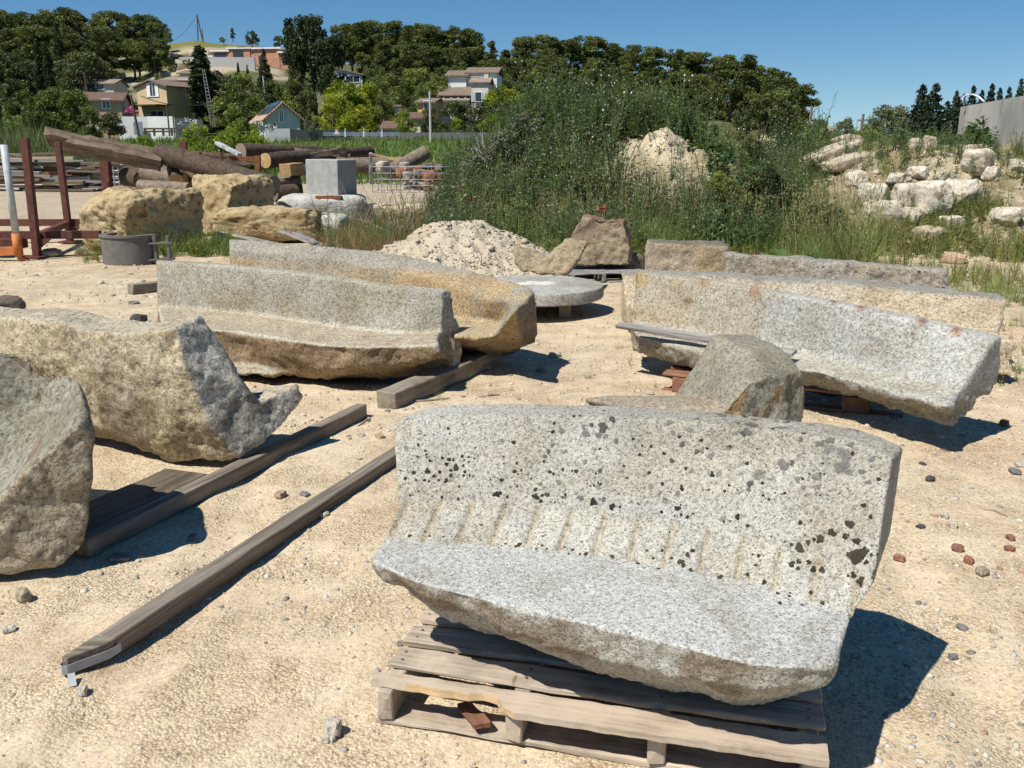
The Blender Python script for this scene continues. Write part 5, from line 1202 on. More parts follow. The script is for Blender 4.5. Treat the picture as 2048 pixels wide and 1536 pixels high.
# ------------------------------------------------------------------ loose gravel
def gravel():
    rs = np.random.RandomState(21); items = []
    pal = [const((0.62, 0.56, 0.44)), const((0.58, 0.48, 0.34)), const((0.48, 0.40, 0.29)), const((0.40, 0.36, 0.30)), const((0.28, 0.25, 0.21)), const((0.42, 0.25, 0.17)), const((0.60, 0.57, 0.50))]
    pr = [.30, .30, .20, .09, .04, .015, .055]
    def put(n, y0, y1, smin, smax, dens=None):
        ty = y0*(y1/y0)**rs.rand(n); tx = rs.uniform(-0.66, 0.66, n)*(ty+0.6)
        if dens is not None: kp = fbm(np.stack([tx, ty, 0*tx], -1), 1.1, 3, 71) > dens+rs.uniform(-.3, .3, n); tx, ty = tx[kp], ty[kp]
        for x, y in zip(tx, ty):
            s = smin*(smax/smin)**(rs.rand()**2.2)
            items.append(((x, y, gh(x, y)-s*0.10), s, pal[rs.choice(7, p=pr)]*rs.uniform(.68, .95)))
    put(20000, 1.7, 6.0, 0.005, 0.016, -0.05); put(8000, 1.7, 7.0, 0.008, 0.032, 0.08); put(5500, 5.0, 14.0, 0.015, 0.05); put(1300, 10.0, 17.0, 0.03, 0.10, 0.0)
    for x, y in zip(rs.uniform(1.0, 3.4, 3200), rs.uniform(2.1, 6.0, 3200)):
        s = 0.006*(0.034/0.006)**(rs.rand()**2.2); items.append(((x, y, gh(x, y)-s*0.10), s, pal[rs.choice(7, p=[.26, .26, .2, .11, .06, .05, .06])]*rs.uniform(.68, .95)))
    V, F, cc = pebbles(items, rs)
    o = obj('gravel', mesh_np('gravel', V, F, M['pebble'], False, cc)); tag(o, 'loose pale gravel scattered over the yard', 'gravel', kind='stuff')
gravel()
# ------------------------------------------------------------------ weeds: small plants joined by the thousand
def leaf_quad(p, d, w, L, nrm):
    """pointed leaf as two triangles sharing a midrib quad"""
    s = np.cross(d, nrm); s /= np.linalg.norm(s)+1e-9
    return [p, p+d*L*0.45+s*w/2, p+d*L, p+d*L*0.45-s*w/2]
def unit(v): return v/(np.linalg.norm(v)+1e-9)
class Plant:
    def __init__(s): s.V = []; s.F = []; s.C = []
    def quad(s, q, c):
        n = len(s.V); s.V += list(q); s.F.append((n, n+1, n+2, n+3)); s.C += [c]*4
    def blade(s, p, d, L, w, c, droop=0.5, segs=3, rs=None):
        sd = unit(np.cross(d, np.array([0.1, 0.2, 1.0]))); q = np.array(p, float); dd = unit(np.array(d, float)); prev = [q-sd*w/2, q+sd*w/2]
        for k in range(segs):
            dd = unit(dd+np.array([0, 0, -droop/segs*(k+1)*0.6])); q = q+dd*L/segs; ww = w*(1-(k+1)/segs)*0.9+0.0006
            cur = [q-sd*ww/2, q+sd*ww/2]; s.quad([prev[0], prev[1], cur[1], cur[0]], c); prev = cur
    def arr(s): return np.array(s.V), np.array(s.F), np.array(s.C)
def tall_weed(rs, h=0.9, leaf=0.05, n=60, c=(0.085, 0.125, 0.045), flower=0):
    p = Plant(); lean = np.array([rs.uniform(-.18, .18), rs.uniform(-.18, .18), 1.0]); c = const(c)
    stems = rs.randint(2, 5)
    for st in range(stems):
        dirn = unit(lean+rs.uniform(-.25, .25, 3)*np.array([1, 1, 0])); hh = h*rs.uniform(.6, 1.0)
        for side in (np.array([1., 0, 0]), np.array([0, 1., 0])):
            w = 0.007; b = dirn*hh; p.quad([-side*w, side*w, b+side*w*.4, b-side*w*.4], c*0.9)
        for k in range(n//stems):
            t = rs.rand()**0.8; base = dirn*hh*t; a = rs.rand()*6.28
            d = unit(np.array([math.cos(a), math.sin(a), rs.uniform(-.2, .9)])); L = leaf*rs.uniform(.6, 1.6)*(1.25-0.7*t)
            off = base+d*rs.uniform(0, .06)*(1.2-t)
            p.quad(leaf_quad(off, d, L*rs.uniform(.35, .6), L, unit(rs.randn(3)+np.array([0, 0, 1.5]))), c*rs.uniform(.65, 1.35))
        if flower:
            for k in range(flower):
                b = dirn*hh*rs.uniform(.8, 1.05)+rs.uniform(-.04, .04, 3); f = 0.008
                p.quad([b+np.array([-f, 0, -f]), b+np.array([f, 0, -f]), b+np.array([f, 0.006, f]), b+np.array([-f, 0.006, f])], const((0.75, 0.73, 0.72)))
    return p.arr()
def grass_tuft(rs, h=0.4, n=16, c=(0.12, 0.16, 0.04), spread=0.10, w=0.006):
    p = Plant(); c = const(c)
    for k in range(n):
        a = rs.rand()*6.28; d = np.array([math.cos(a)*rs.uniform(.05, .6), math.sin(a)*rs.uniform(.05, .6), 1.0])
        p.blade(np.array([rs.uniform(-1, 1)*spread, rs.uniform(-1, 1)*spread, -0.01]), d, h*rs.uniform(.5, 1.2), w*rs.uniform(.7, 1.5), c*rs.uniform(.7, 1.35), rs.uniform(.1, .9))
    return p.arr()
def wild_oat(rs, h=0.9):
    p = Plant(); c = const((0.24, 0.22, 0.10))
    for k in range(4):
        d = unit(np.array([rs.uniform(-.25, .25), rs.uniform(-.25, .25), 1])); hh = h*rs.uniform(.7, 1.1); p.blade(np.zeros(3), d, hh, 0.007, c, 0.15, 4)
        for q in range(7):
            b = d*hh*rs.uniform(.7, 1.0)+np.array([rs.uniform(-.06, .06), rs.uniform(-.06, .06), rs.uniform(-.05, .02)]); p.quad(leaf_quad(b, np.array([rs.uniform(-.4, .4), rs.uniform(-.4, .4), -1.]), 0.01, 0.03, np.array([0., 1, 0])), c*rs.uniform(.9, 1.5))
    for k in range(6): a = rs.rand()*6.28; p.blade(np.zeros(3), np.array([math.cos(a)*.4, math.sin(a)*.4, 1]), h*.5, 0.01, const((0.12, 0.16, 0.05)), .6)
    return p.arr()
def dry_brush(rs, h=0.5, c=(0.22, 0.15, 0.085), n=26):
    p = Plant(); c = const(c)
    for k in range(n):
        a = rs.rand()*6.28; d = unit(np.array([math.cos(a), math.sin(a), rs.uniform(.1, 1.2)])); b = np.array([rs.uniform(-.12, .12), rs.uniform(-.12, .12), 0]); p.blade(b, d, h*rs.uniform(.4, 1.2), 0.008, c*rs.uniform(.6, 1.4), rs.uniform(-.2, .6), 3)
    return p.arr()
def scatter(name, protos, places, label=None, cat=None, mat='weed', smin=.75, smax=1.3, seed=1, parent=None):
    rs = np.random.RandomState(seed); VV = []; FF = []; CC = []; n = 0
    for (x, y, k, s) in places:
        V, F, Cl = protos[k]; a = rs.rand()*6.28; ca, sa = math.cos(a), math.sin(a); s = s*rs.uniform(smin, smax)
        Q = np.stack([V[:, 0]*ca-V[:, 1]*sa, V[:, 0]*sa+V[:, 1]*ca, V[:, 2]*rs.uniform(.85, 1.15)], -1)*s+np.array([x, y, gh(x, y)])
        t = rs.uniform(.72, 1.28); VV.append(Q); FF.append(F+n); CC.append(Cl*t*np.array([rs.uniform(.9, 1.15), 1, rs.uniform(.85, 1.1)])); n += len(V)
    me = mesh_np(name, np.vstack(VV), np.vstack(FF), M[mat], False, np.clip(np.vstack(CC), 0, .9)); o = obj(name, me, parent)
    return tag(o, label, cat, kind='stuff')
rs = np.random.RandomState(33)
talls = [tall_weed(rs, rs.uniform(.7, 1.15), rs.uniform(.035, .065), 80, c, fl) for c, fl in (((0.125,0.175,0.07),0), ((0.11,0.16,0.065),1), ((0.15,0.20,0.075),0), ((0.095,0.145,0.06),0), ((0.16,0.19,0.10),0), ((0.14,0.17,0.09),0))]
grass = [grass_tuft(rs, rs.uniform(.35, .6), 20, c, .12, .008) for c in ((0.19,0.25,0.07), (0.23,0.265,0.085), (0.15,0.22,0.06))]
oats = [wild_oat(rs, .9), wild_oat(rs, .7)]
low = [tall_weed(rs, .35, .04, 46, c, 0) for c in ((0.21,0.225,0.065), (0.23,0.225,0.07), (0.15,0.19,0.06), (0.26,0.22,0.085))]
darkleaf = [tall_weed(rs, .75, .13, 70, (0.075,0.125,0.045), 0), tall_weed(rs, .6, .16, 60, (0.08,0.135,0.045), 0)]
dry = [dry_brush(rs, .5), dry_brush(rs, .4, (0.28,0.20,0.12)), dry_brush(rs, .45, (0.20,0.12,0.07))]
PR = talls+grass+oats+low+darkleaf+dry      # 0-5 tall, 6-8 grass, 9-10 oats, 11-14 low, 15-16 dark broad, 17-19 dry
pl = []
def inpale(x, y): return ((np.hypot((x-3.1)/1.45, (y-18.6)/1.7)+.35*fbm(np.stack([x, y, 0*x], -1), 1.2, 2, 66) < 1.0) & (y < 19.8)) | ((np.abs(x/np.maximum(y, 1)-.163) < .04) & (y > 17.2) & (y < 19.5))
def try_put(n, fx, fy, ks, s0, s1, cond=None):
    y = rs.uniform(*fy, n*4); px = rs.uniform(*fx, n*4); x = atx(px, y)
    ok = np.ones(n*4, bool) if cond is None else cond(x, y, px)
    x, y = x[ok][:n], y[ok][:n]; Pq = np.stack([x, y, 0*x], -1); c1 = fbm(Pq, .75, 2, 44); c2 = fbm(Pq+np.array([0, 0, 3.]), .8, 2, 45)
    for i in range(len(x)): pl.append((x[i], y[i], ks[int(abs(c2[i]*2.5+rs.rand())*len(ks)) % len(ks)], rs.uniform(s0, s1)*(1+.75*c1[i])))
    return
    for _ in ():
        pass
# the mound
mnd = lambda x, y, px: (gz(x, y) > 0.18) & ((px < 1460) | (rs.rand(len(x)) < .45)) & (~inpale(x, y) | (rs.rand(len(x)) < .10))
try_put(1900, (890, 1640), (16.0, 24.0), list(range(6)), .65, 1.05, mnd)
try_put(600, (1000, 1380), (20.0, 24.0), [0, 1, 3, 5, 2], .9, 1.3, lambda x, y, px: (gz(x, y) > .8) & ~inpale(x, y))
try_put(110, (1330, 1560), (18.6, 21.5), [15, 16], .55, .85, lambda x, y, px: ~inpale(x, y))
try_put(150, (1420, 1600), (14.5, 18.0), [15, 15, 16, 3], .55, .9)
try_put(900, (900, 1660), (13.8, 18.5), [6, 7, 8, 0, 4, 9], .7, 1.05, lambda x, y, px: ~inpale(x, y) & (gz(x, y) > -0.05) & (y > 13.2+abs(px-1250)*0.0012))
try_put(160, (1000, 1650), (14.5, 19.0), [9, 10], .8, 1.2, lambda x, y, px: ~inpale(x, y))
try_put(1000, (880, 1700), (12.9, 16.2), [11, 12, 13, 14, 6], .5, .9, lambda x, y, px: (y > 13.1) | (px > 1080))
try_put(500, (850, 1000), (15.0, 22.0), [4, 5, 6, 7, 12], .55, .85)
try_put(260, (920, 1600), (14.0, 22.0), [17, 18, 19, 9, 10], .7, 1.2, lambda x, y, px: ~inpale(x, y) & (gz(x, y) > 0.1))
# rubble bank
bank = lambda x, y, px: (gz(x, y) > 0.05) & (fbm(np.stack([x, y, 0*x], -1), .55, 2, 91) > -0.12+rs.uniform(-.15, .15, len(x)))
try_put(700, (1600, 2120), (11.5, 15.6), [11, 12, 13, 14, 6, 7, 9], .5, .85, bank)
try_put(800, (1640, 2120), (15.0, 22.5), [2, 5, 7, 13, 11, 12, 6], .35, .65, bank)
try_put(220, (1580, 1760), (12.2, 15.0), [6, 7, 9, 10, 8], .8, 1.2)
try_put(260, (1720, 2100), (9.6, 12.6), [6, 7, 9, 12, 14, 10], .5, .85, lambda x, y, px: (y > 10.9) | (px > 1915))
try_put(110, (1800, 1990), (19.0, 22.5), [15, 16, 2], .45, .65)
try_put(200, (1560, 1780), (19.0, 24.0), [2, 13, 7, 11], .5, .8)
# between the blocks on the left
try_put(260, (170, 470), (14.2, 16.0), [6, 8, 11, 13], .45, .75)
try_put(240, (640, 900), (14.5, 19.5), [6, 8, 2, 11, 13], .5, .85)
try_put(60, (560, 720), (17.0, 19.5), [6, 11], .5, .8)
try_put(230, (640, 880), (14.2, 17.2), [17, 18, 19], .6, 1.1)
try_put(140, (700, 900), (17.5, 21.5), [17, 19, 18], .8, 1.3)
try_put(40, (130, 175), (13.4, 15.5), [6, 17, 11], .4, .7)
scatter('weeds', PR, pl, 'tall tangled weeds and grasses covering the earth mound and rubble bank', 'weeds', seed=5)
# sparse little tufts in the gravel
pl = []
for px, py, k, s in ((1985,1272,17,.13), (1890,905,18,.15), (880,800,6,.22), (900,775,8,.2), (930,760,6,.25), (1100,640,6,.25), (1130,636,6,.2), (1160,636,17,.25), (860,785,17,.2), (1240,700,18,.25), (1260,735,12,.2), (1180,760,18,.2), (1300,740,12,.15), (1950,720,6,.35), (1990,735,6,.4), (2030,745,6,.5), (2020,700,7,.5), (2035,660,7,.6), (1965,760,18,.25), (2000,775,12,.25), (700,880,17,.1), (540,790,17,.18), (1700,900,18,.1), (420,1500,17,.05)):
    p = at(px, py, z=0); pl.append((p[0], p[1], k, s))
for _ in range(70):
    px, py = rs.uniform(560, 1320), rs.uniform(575, 790); p = at(px, py, z=0); pl.append((p[0], p[1], rs.choice([6, 12, 14, 17, 18]), rs.uniform(.06, .16)))
for _ in range(60):
    px, py = rs.uniform(0, 480), rs.uniform(500, 600); p = at(px, py, z=0); pl.append((p[0], p[1], rs.choice([14, 17, 18]), rs.uniform(.06, .16)))
for _ in range(70):
    px, py = rs.uniform(1940, 2048), rs.uniform(640, 770); p = at(px, py, z=0); pl.append((p[0], p[1], rs.choice([6, 7, 12, 18]), rs.uniform(.12, .4)))
scatter('grass_tufts', PR, pl, 'sparse dry grass tufts dotted over the gravel', 'grass', seed=6)

# ------------------------------------------------------------------ poppies and broad-leaved docks one can point at
def poppy(px, py, y, label, s=0.11):
    s *= 0.62
    x = atx(px, y); g = gh(x, y); z = at(px, py, y=y)[2]; root = empty('poppy', (x, y, g), label, 'poppy')
    part(MB().tube([(x, y, g), (x+0.01, y, (g+z)/2), (x, y, z)], 0.006, 5), 'stem', M['stem_dry'], root)
    for k in range(4):
        a = k*math.pi/2+.3; V = []; F = []
        for i in range(4):
            for j in range(4):
                u, v = i/3-.5, j/3; r = v*s*.75; V.append((x+math.cos(a+u*1.9)*r, y+math.sin(a+u*1.9)*r, z-0.02+s*.55*v**1.5+.01*math.sin(i*3+k)))
        for i in range(3):
            for j in range(3): F.append((i*4+j, i*4+j+1, i*4+j+5, i*4+j+4))
        keep(obj('petal', mesh_np('petal', np.array(V), F, M['poppy'], True)), root)
poppy(1208,418,13.2,'large red poppy above the trapezoid boulder',.13); poppy(918,378,15.2,'red poppy highest of the three by the brushwood',.10); poppy(941,400,15.0,'red poppy lower left of the three by the brushwood',.11); poppy(955,394,15.1,'red poppy right of the three by the brushwood',.11)
def dock(px, py, y, n, L, label, c=(0.10, 0.165, 0.05), up=0.8):
    x = atx(px, y); g = gh(x, y); root = empty('dock_plant', (x, y, g), label, 'plant'); rs = np.random.RandomState(int(px))
    p = Plant()
    for k in range(n):
        a = rs.rand()*6.28; el = rs.uniform(.25, 1.2)*up; d = np.array([math.cos(a), math.sin(a), el]); LL = L*rs.uniform(.55, 1.1); w = LL*rs.uniform(.22, .34); q = np.array([rs.uniform(-.05, .05), rs.uniform(-.05, .05), 0.0]); dd = unit(d); sd = unit(np.cross(dd, np.array([0, 0, 1.])))
        cc = const(c)*rs.uniform(.7, 1.4); prev = None
        V = []; F = []
        for s_ in range(6):
            t = s_/5; ww = w*math.sin(math.pi*min(1, t*.9+.08))**.8; dd = unit(dd+np.array([0, 0, -.16*t])); q = q+dd*LL/5*(1 if s_ else 0)
            mid = q-np.array([0, 0, ww*.18]); V += [q-sd*ww/2, mid, q+sd*ww/2]
        for s_ in range(5):
            for j in range(2): F.append((s_*3+j, s_*3+j+1, s_*3+j+4, s_*3+j+3))
        me = mesh_np('leaf', np.array(V), F, M['weed'], True, np.tile(cc, (len(V), 1))); obj('leaf', me, root)
dock(1590,505,12.4,46,.62,'big leafy green dock plant behind the right benches, below the boulders')
dock(1640,450,13.8,30,.5,'smaller broad-leaved dock up the bank behind the big leafy dock')
dock(1400,262,19.2,44,.6,'broad-leaved plant hanging over the pale earth on the mound top',up=.5)
dock(1290,258,19.9,26,.55,'broad-leaved plant left of the pale earth on the mound top',up=.5)
dock(1030,455,14.2,18,.38,'small broad-leaved dock right behind the gravel heap')
dock(1110,470,13.2,12,.30,'little upright dock left of the trapezoid boulder',up=1.4)
dock(1680,400,16.5,24,.4,'grey-green broad-leaved plant left of the white boulders',c=(0.10,0.125,0.07))
# thin bare stem on the gravel heap and bleached twigs at the mound's left end
def twigs(name, base, n, L, mat, label, cat, seed, spread=.5, r=.008):
    rs = np.random.RandomState(seed); root = empty(name, base, label, cat)
    for k in range(n):
        d = unit(np.array([rs.uniform(-1, 1)*spread, rs.uniform(-1, 1)*spread*.6, rs.uniform(.3, 1.)])); l = L*rs.uniform(.5, 1.1); q = np.zeros(3)+rs.uniform(-.1, .1, 3)*np.array([L, L*.5, 0]); P_ = [q]
        for s_ in range(3): d = unit(d+rs.uniform(-.35, .35, 3)); q = q+d*l/3; P_.append(q)
        obj('twig', MB().tube(P_, [r, r*.8, r*.6, r*.3], 5).mesh('twig', M[mat]), root)
hx, hy = atx(955,12.2), 12.2
twigs('dry_weed', (hx, hy, gh(hx, hy)), 5, .75, 'stem_dry', 'thin bare brown stem standing before the gravel heap', 'stem', 3, .25, .006)
hx, hy = atx(985,20.5), 20.5
twigs('dead_branches', (hx, hy, gh(hx, hy)+.2), 46, 1.0, 'stem_bleached', 'bleached dead branches at the left end of the weed mound', 'branches', 4, 1.1, .007)
hx, hy = atx(800,16.6), 16.6
twigs('dead_branches', (hx, hy, gh(hx, hy)), 40, 1.3, 'stem_dry', 'tangle of brown brushwood in front of the wire cage', 'branches', 5, .9, .009)
hx, hy = atx(720,18.5), 18.5
twigs('dead_branches', (hx, hy, gh(hx, hy)), 24, 1.1, 'stem_dry', 'brown brushwood right of the concrete cube', 'branches', 6, .8, .009)
hx, hy = atx(1530,12.8), 12.8
twigs('dry_weed', (hx, hy, gh(hx, hy)), 12, .4, 'rust', 'reddish dry stems beside the big leafy dock', 'stem', 7, .5, .006)

# ------------------------------------------------------------------ boulders and broken slabs on the rubble bank
RK, RK2 = (0.62, 0.56, 0.45), (0.48, 0.40, 0.29)
def ray_ground(px, py):
    u = (px-1024)/FPX; v = (768-py)/FPX; h = GB.ray_cast(Vector((0, 0, EYE)), Vector((u, CP+v*SP, v*CP-SP)).normalized()); return h[0]
def on_bank(px, py, y, size, seed, label, name='boulder', col=RK, col2=RK2, tilt=(0, 0), rz=None, blocky=.42, cat='boulder', amp=.13, res=20):
    hp = ray_ground(px, py+size[2]*0.42*FPX/y); k = hp[1]/y*.80; size = tuple(q*k for q in size); x, y = hp[0], hp[1]
    o = boulder(name, (x, y), size, seed*.7 if rz is None else rz, M['white_rock'], col, col2, blocky, amp, seed, tilt, res, label, cat, z=0, chop=16)
    o.location = (x, y+size[1]*.3, min(gh(x, y), gh(x, y+size[1]*.3))-.04*size[2]); return o
on_bank(1956,322,19.5,(.95,.8,.72),1,'big white boulder high on the bank near the concrete wall')
on_bank(1870,395,17.2,(1.15,.9,.85),2,'largest cream boulder in the middle of the right bank')
on_bank(1925,385,17.4,(.9,.8,.7),3,'cream boulder right of the largest one')
on_bank(1810,390,17.5,(.6,.6,.6),4,'cream boulder left of the largest one')
on_bank(1718,355,18.5,(.5,.5,.42),5,'single tan boulder below the broken slabs')
on_bank(1795,356,18.8,(.9,.5,.3),6,'flat white rock above the cream boulders')
on_bank(1838,345,18.9,(.5,.45,.35),7,'small white rock right of the flat white rock')
on_bank(1752,388,16.9,(.8,.6,.55),8,'crumbling pale boulder left in the rubble')
on_bank(1770,425,15.8,(.95,.7,.6),9,'low yellowish boulder at the foot of the rubble')
on_bank(1830,430,16.0,(.6,.5,.4),10,'pale rock in the grass below the cream boulders')
on_bank(2020,430,16.4,(.8,.6,.45),11,'pale rock at the right edge below the white boulder')
on_bank(1985,345,18.5,(.5,.4,.35),12,'white stone below right of the big white boulder')
on_bank(2042,330,18.8,(.5,.4,.35),13,'stone at the right edge under the concrete wall')
on_bank(1888,350,18.6,(.35,.3,.28),14,'small pale stone between boulder groups on the bank')
on_bank(1912,372,17.9,(.3,.28,.25),15,'little white stone right of the small pale stone on the bank')
on_bank(1860,470,13.9,(.75,.5,.35),16,'half buried grey-tan rock low on the bank',col=(.48,.40,.29))
on_bank(1911,515,12.2,(.42,.3,.2),17,'flat reddish-tan stone in the grass near the rear bench',col=(.50,.34,.22))
on_bank(1905,448,14.8,(.55,.4,.35),18,'pale rock half hidden by grass mid bank')
on_bank(1697,455,14.3,(.32,.25,.12),19,'small white flake beside the leafy dock')
on_bank(1480,468,13.1,(1.1,.6,.24),20,'pale rubble tongue behind the short tan slab',col=(.60,.52,.39))
on_bank(1560,492,12.4,(.7,.4,.2),21,'low pale rubble beside the big leafy dock',col=(.60,.52,.39))
on_bank(1475,462,13.0,(.25,.2,.16),22,'white stone on top of the pale rubble tongue')
on_bank(1950,300,20.6,(.5,.4,.4),23,'tan rock partly behind the big white boulder',col=(.5,.41,.3))
on_bank(1830,285,22.4,(.5,.4,.42),24,'tan rock on the skyline left of the concrete wall',col=(.5,.41,.3))
on_bank(1860,284,22.4,(.5,.4,.42),25,'tan rock on the skyline nearer the concrete wall',col=(.5,.41,.3))
on_bank(1560,285,24.0,(1.3,.9,.5),26,'tan earth clod on the skyline right of the mound',col=(.52,.42,.29))
on_bank(1700,282,24.0,(1.0,.8,.45),27,'tan earth clod on the skyline above the broken slabs',col=(.52,.42,.29))
def slab_rock(a, b, y, w, t, label, seed):
    A_, B_ = at(*a, y=y), at(*b, y=y+.5); L = np.linalg.norm(B_-A_); o = boulder('broken_slab', (0, 0), (L, w, t), 0, M['white_rock'], (.48, .42, .31), (.40, .33, .235), .25, .12, seed, res=20, chop=2, z=0)
    Mx, _ = frame(A_, B_); o.matrix_basis = Mx@Matrix.Translation((L/2, 0, -t/2)); tag(o, label, 'slab')
slab_rock((1622,322), (1712,288), 19.4, .6, .26, 'upper broken stone slab leaning on the bank', 61)
slab_rock((1652,336), (1790,298), 18.9, .6, .22, 'lower longer broken stone slab leaning on the bank', 62)

# crumbled earth and stone chips on the mound and the bank
def clods():
    rs = np.random.RandomState(91); items = []
    for n, fx, fy, s0, s1 in ((1500, (1180, 1460), (16.6, 20.2), .02, .12), (2200, (1600, 2110), (12.5, 22.5), .025, .16), (500, (1440, 1620), (12.0, 14.0), .03, .14)):
        for _ in range(n):
            y = rs.uniform(*fy); x = atx(rs.uniform(*fx), y); s = s0*(s1/s0)**(rs.rand()**2.4); items.append(((x, y, gh(x, y)-s*.1), s, const((0.50, 0.43, 0.32))*rs.uniform(.55, 1.1)))
    V, F, cc = pebbles(items, rs); o = obj('rubble', mesh_np('rubble', V, F, M['pebble'], False, cc)); tag(o, 'crumbled pale earth and stone chips on mound and bank', 'rubble', kind='stuff')
clods()
# ------------------------------------------------------------------ far things: trees
def cards(centres, radii, n_each, size, rs, flat=0.75, tone=(0.6, 1.4)):
    """many small leaf cards filling clumps; one tint per clump"""
    V = []; Cc = []
    for c, r in zip(centres, radii):
        n = max(6, int(n_each*(r/np.mean(radii))**2)); d = rs.randn(n, 3); d /= np.linalg.norm(d, axis=1, keepdims=True)
        p = c+d*(r*rs.rand(n, 1)**0.45)*np.array([1, 1, flat])
        a = rs.randn(n, 3); a /= np.linalg.norm(a, axis=1, keepdims=True); b = np.cross(a, rs.randn(n, 3)); b /= np.linalg.norm(b, axis=1, keepdims=True)
        s = size*rs.uniform(.6, 1.4, (n, 1)); V.append(np.stack([p-a*s-b*s*.45, p+a*s*.2-b*s*.6, p+a*s+b*s*.4, p-a*s*.3+b*s*.6], 1))
        t = rs.uniform(*tone); Cc.append(np.repeat((t*rs.uniform(.75, 1.25, (n, 1, 1)))*np.array([rs.uniform(.92, 1.12), 1, rs.uniform(.85, 1.1)]), 4, 1))
    V = np.concatenate(V).reshape(-1, 3); F = np.arange(len(V)).reshape(-1, 4); return V, F, np.concatenate(Cc).reshape(-1, 3)
def trunk_mesh(paths, mat='trunk'):
    mb = MB()
    for P_, R_ in paths: mb.tube(P_, R_, 7)
    return mb.mesh('trunk', M[mat], smooth=True)
def make_tree(kind, seed):
    rs = np.random.RandomState(seed); H = 10.0; paths = []; cen = []; rad = []
    if kind == 'pine':           # rounded, clumpy Aleppo pine
        th = rs.uniform(.12, .32); lean = rs.uniform(-.7, .7, 2); top = np.array([lean[0], lean[1], H*.86])
        P_ = [np.zeros(3), np.array([lean[0]*.2, lean[1]*.3, H*.3]), np.array([lean[0]*.6, lean[1]*.6, H*.6]), top]; paths.append((P_, [.26, .2, .14, .05]))
        W = rs.uniform(2.3, 3.1)
        for k in range(40):
            t = th+(0.97-th)*rs.rand()**.8; a = rs.rand()*6.28; env = math.sqrt(max(.05, 1-((t-.62)/.42)**2)); r = W*env*rs.uniform(.45, 1.0)
            c = np.array([math.cos(a)*r+lean[0]*t, math.sin(a)*r+lean[1]*t, H*t]); cen.append(c); rad.append(rs.uniform(.5, 1.25))
            if k < 9: q = np.array([lean[0]*t*.8, lean[1]*t*.8, max(H*.25, c[2]-1.6)]); paths.append(([q, (q+c)/2+np.array([0, 0, .15]), c], [.09, .06, .03]))
        V, F, cc = cards(cen, rad, 150, .155, rs, .7, (.55, 1.45))
    elif kind == 'tallpine':
        P_ = [np.zeros(3), np.array([.1, .1, H*.5]), np.array([0, .1, H*.95])]; paths.append((P_, [.25, .17, .04]))
        for k in range(34):
            t = .28+.70*rs.rand(); a = rs.rand()*6.28; r = (1.05-t)*2.4*rs.uniform(.3, 1.)+.25; c = np.array([math.cos(a)*r, math.sin(a)*r, H*t]); cen.append(c); rad.append(rs.uniform(.5, .85))
            if k < 10: paths.append(([np.array([0, 0, c[2]-.5]), c], [.05, .02]))
        V, F, cc = cards(cen, rad, 95, .18, rs, .7, (.6, 1.4))
    elif kind == 'cypress':
        paths.append(([np.zeros(3), np.array([0, 0, H*.9])], [.22, .04]))
        for k in range(60):
            t = .04+.95*k/59; r = .95*math.sin(math.pi*min(1, (t*.82+.16)))**.8*rs.uniform(.35, .75); a = rs.rand()*6.28; cen.append(np.array([math.cos(a)*r, math.sin(a)*r, H*t])); rad.append(rs.uniform(.38, .62)*(1.15-t*.65))
        V, F, cc = cards(cen, rad, 80, .15, rs, 1.3, (.65, 1.35))
    elif kind == 'fir':
        paths.append(([np.zeros(3), np.array([0, 0, H*.97])], [.22, .03]))
        for k in range(30):
            t = .06+.92*k/29; R_ = (2.5*(1-t)**.9+.10)*rs.uniform(.75, 1.1); m = int(4+7*(1-t))
            for j in range(m):
                a = 6.28*j/m+k*.7; r = R_*rs.uniform(.5, 1.0); cen.append(np.array([math.cos(a)*r, math.sin(a)*r, H*t-r*.22+rs.uniform(-.2, .2)])); rad.append(.25+.42*(1-t))
        V, F, cc = cards(cen, rad, 34, .17, rs, .6, (.6, 1.4))
    else:                        # 'oak': broad, leafy; 'bush': leaves to the ground
        low = .22 if kind == 'oak' else .05
        P_ = [np.zeros(3), np.array([.1, 0, H*.3]), np.array([.2, .1, H*.7])]; paths.append((P_, [.3, .22, .08]))
        W = 4.2 if kind == 'oak' else 5.0
        for k in range(34):
            t = low+(.94-low)*rs.rand()**.8; a = rs.rand()*6.28; env = math.sqrt(max(.06, 1-((t-.5)/.5)**2)); r = W*env*rs.uniform(.3, 1.); c = np.array([math.cos(a)*r, math.sin(a)*r, H*t]); cen.append(c); rad.append(rs.uniform(.9, 1.6))
            if k < 8: paths.append(([np.array([.1, 0, H*.25]), c*.6+np.array([0, 0, .5]), c], [.12, .08, .03]))
        V, F, cc = cards(cen, rad, 130, .22, rs, .85, (.6, 1.4))
    return trunk_mesh(paths), V, F, cc
_tp = {}
def tree_proto(kind, mat, seed):
    k = (kind, mat, seed)
    if k not in _tp:
        tm, V, F, cc = make_tree(kind, seed); _tp[k] = (tm, mesh_np('crown', V, F, M[mat], False, cc))
    return _tp[k]
_tr = np.random.RandomState(77)
def tree(name, kind, mat, seed, px, top, D, label, width=1.0, group=None, cat='tree', base=None):
    tm, cm = tree_proto(kind, mat, seed); x = atx(px, D); zb = gh(x, D)-(.15 if D > 30 else .04) if base is None else at(px, base, y=D)[2]; zt = at(px, top, y=D)[2]; h = max(1.2 if D > 30 else 0.4, zt-zb)
    r = empty(name, (x, D, zb), label, cat, group, _tr.rand()*6.28); s = h/9.9; r.scale = (s*width, s*width, s)
    obj('trunk', tm, r); obj('crown', cm, r); return r
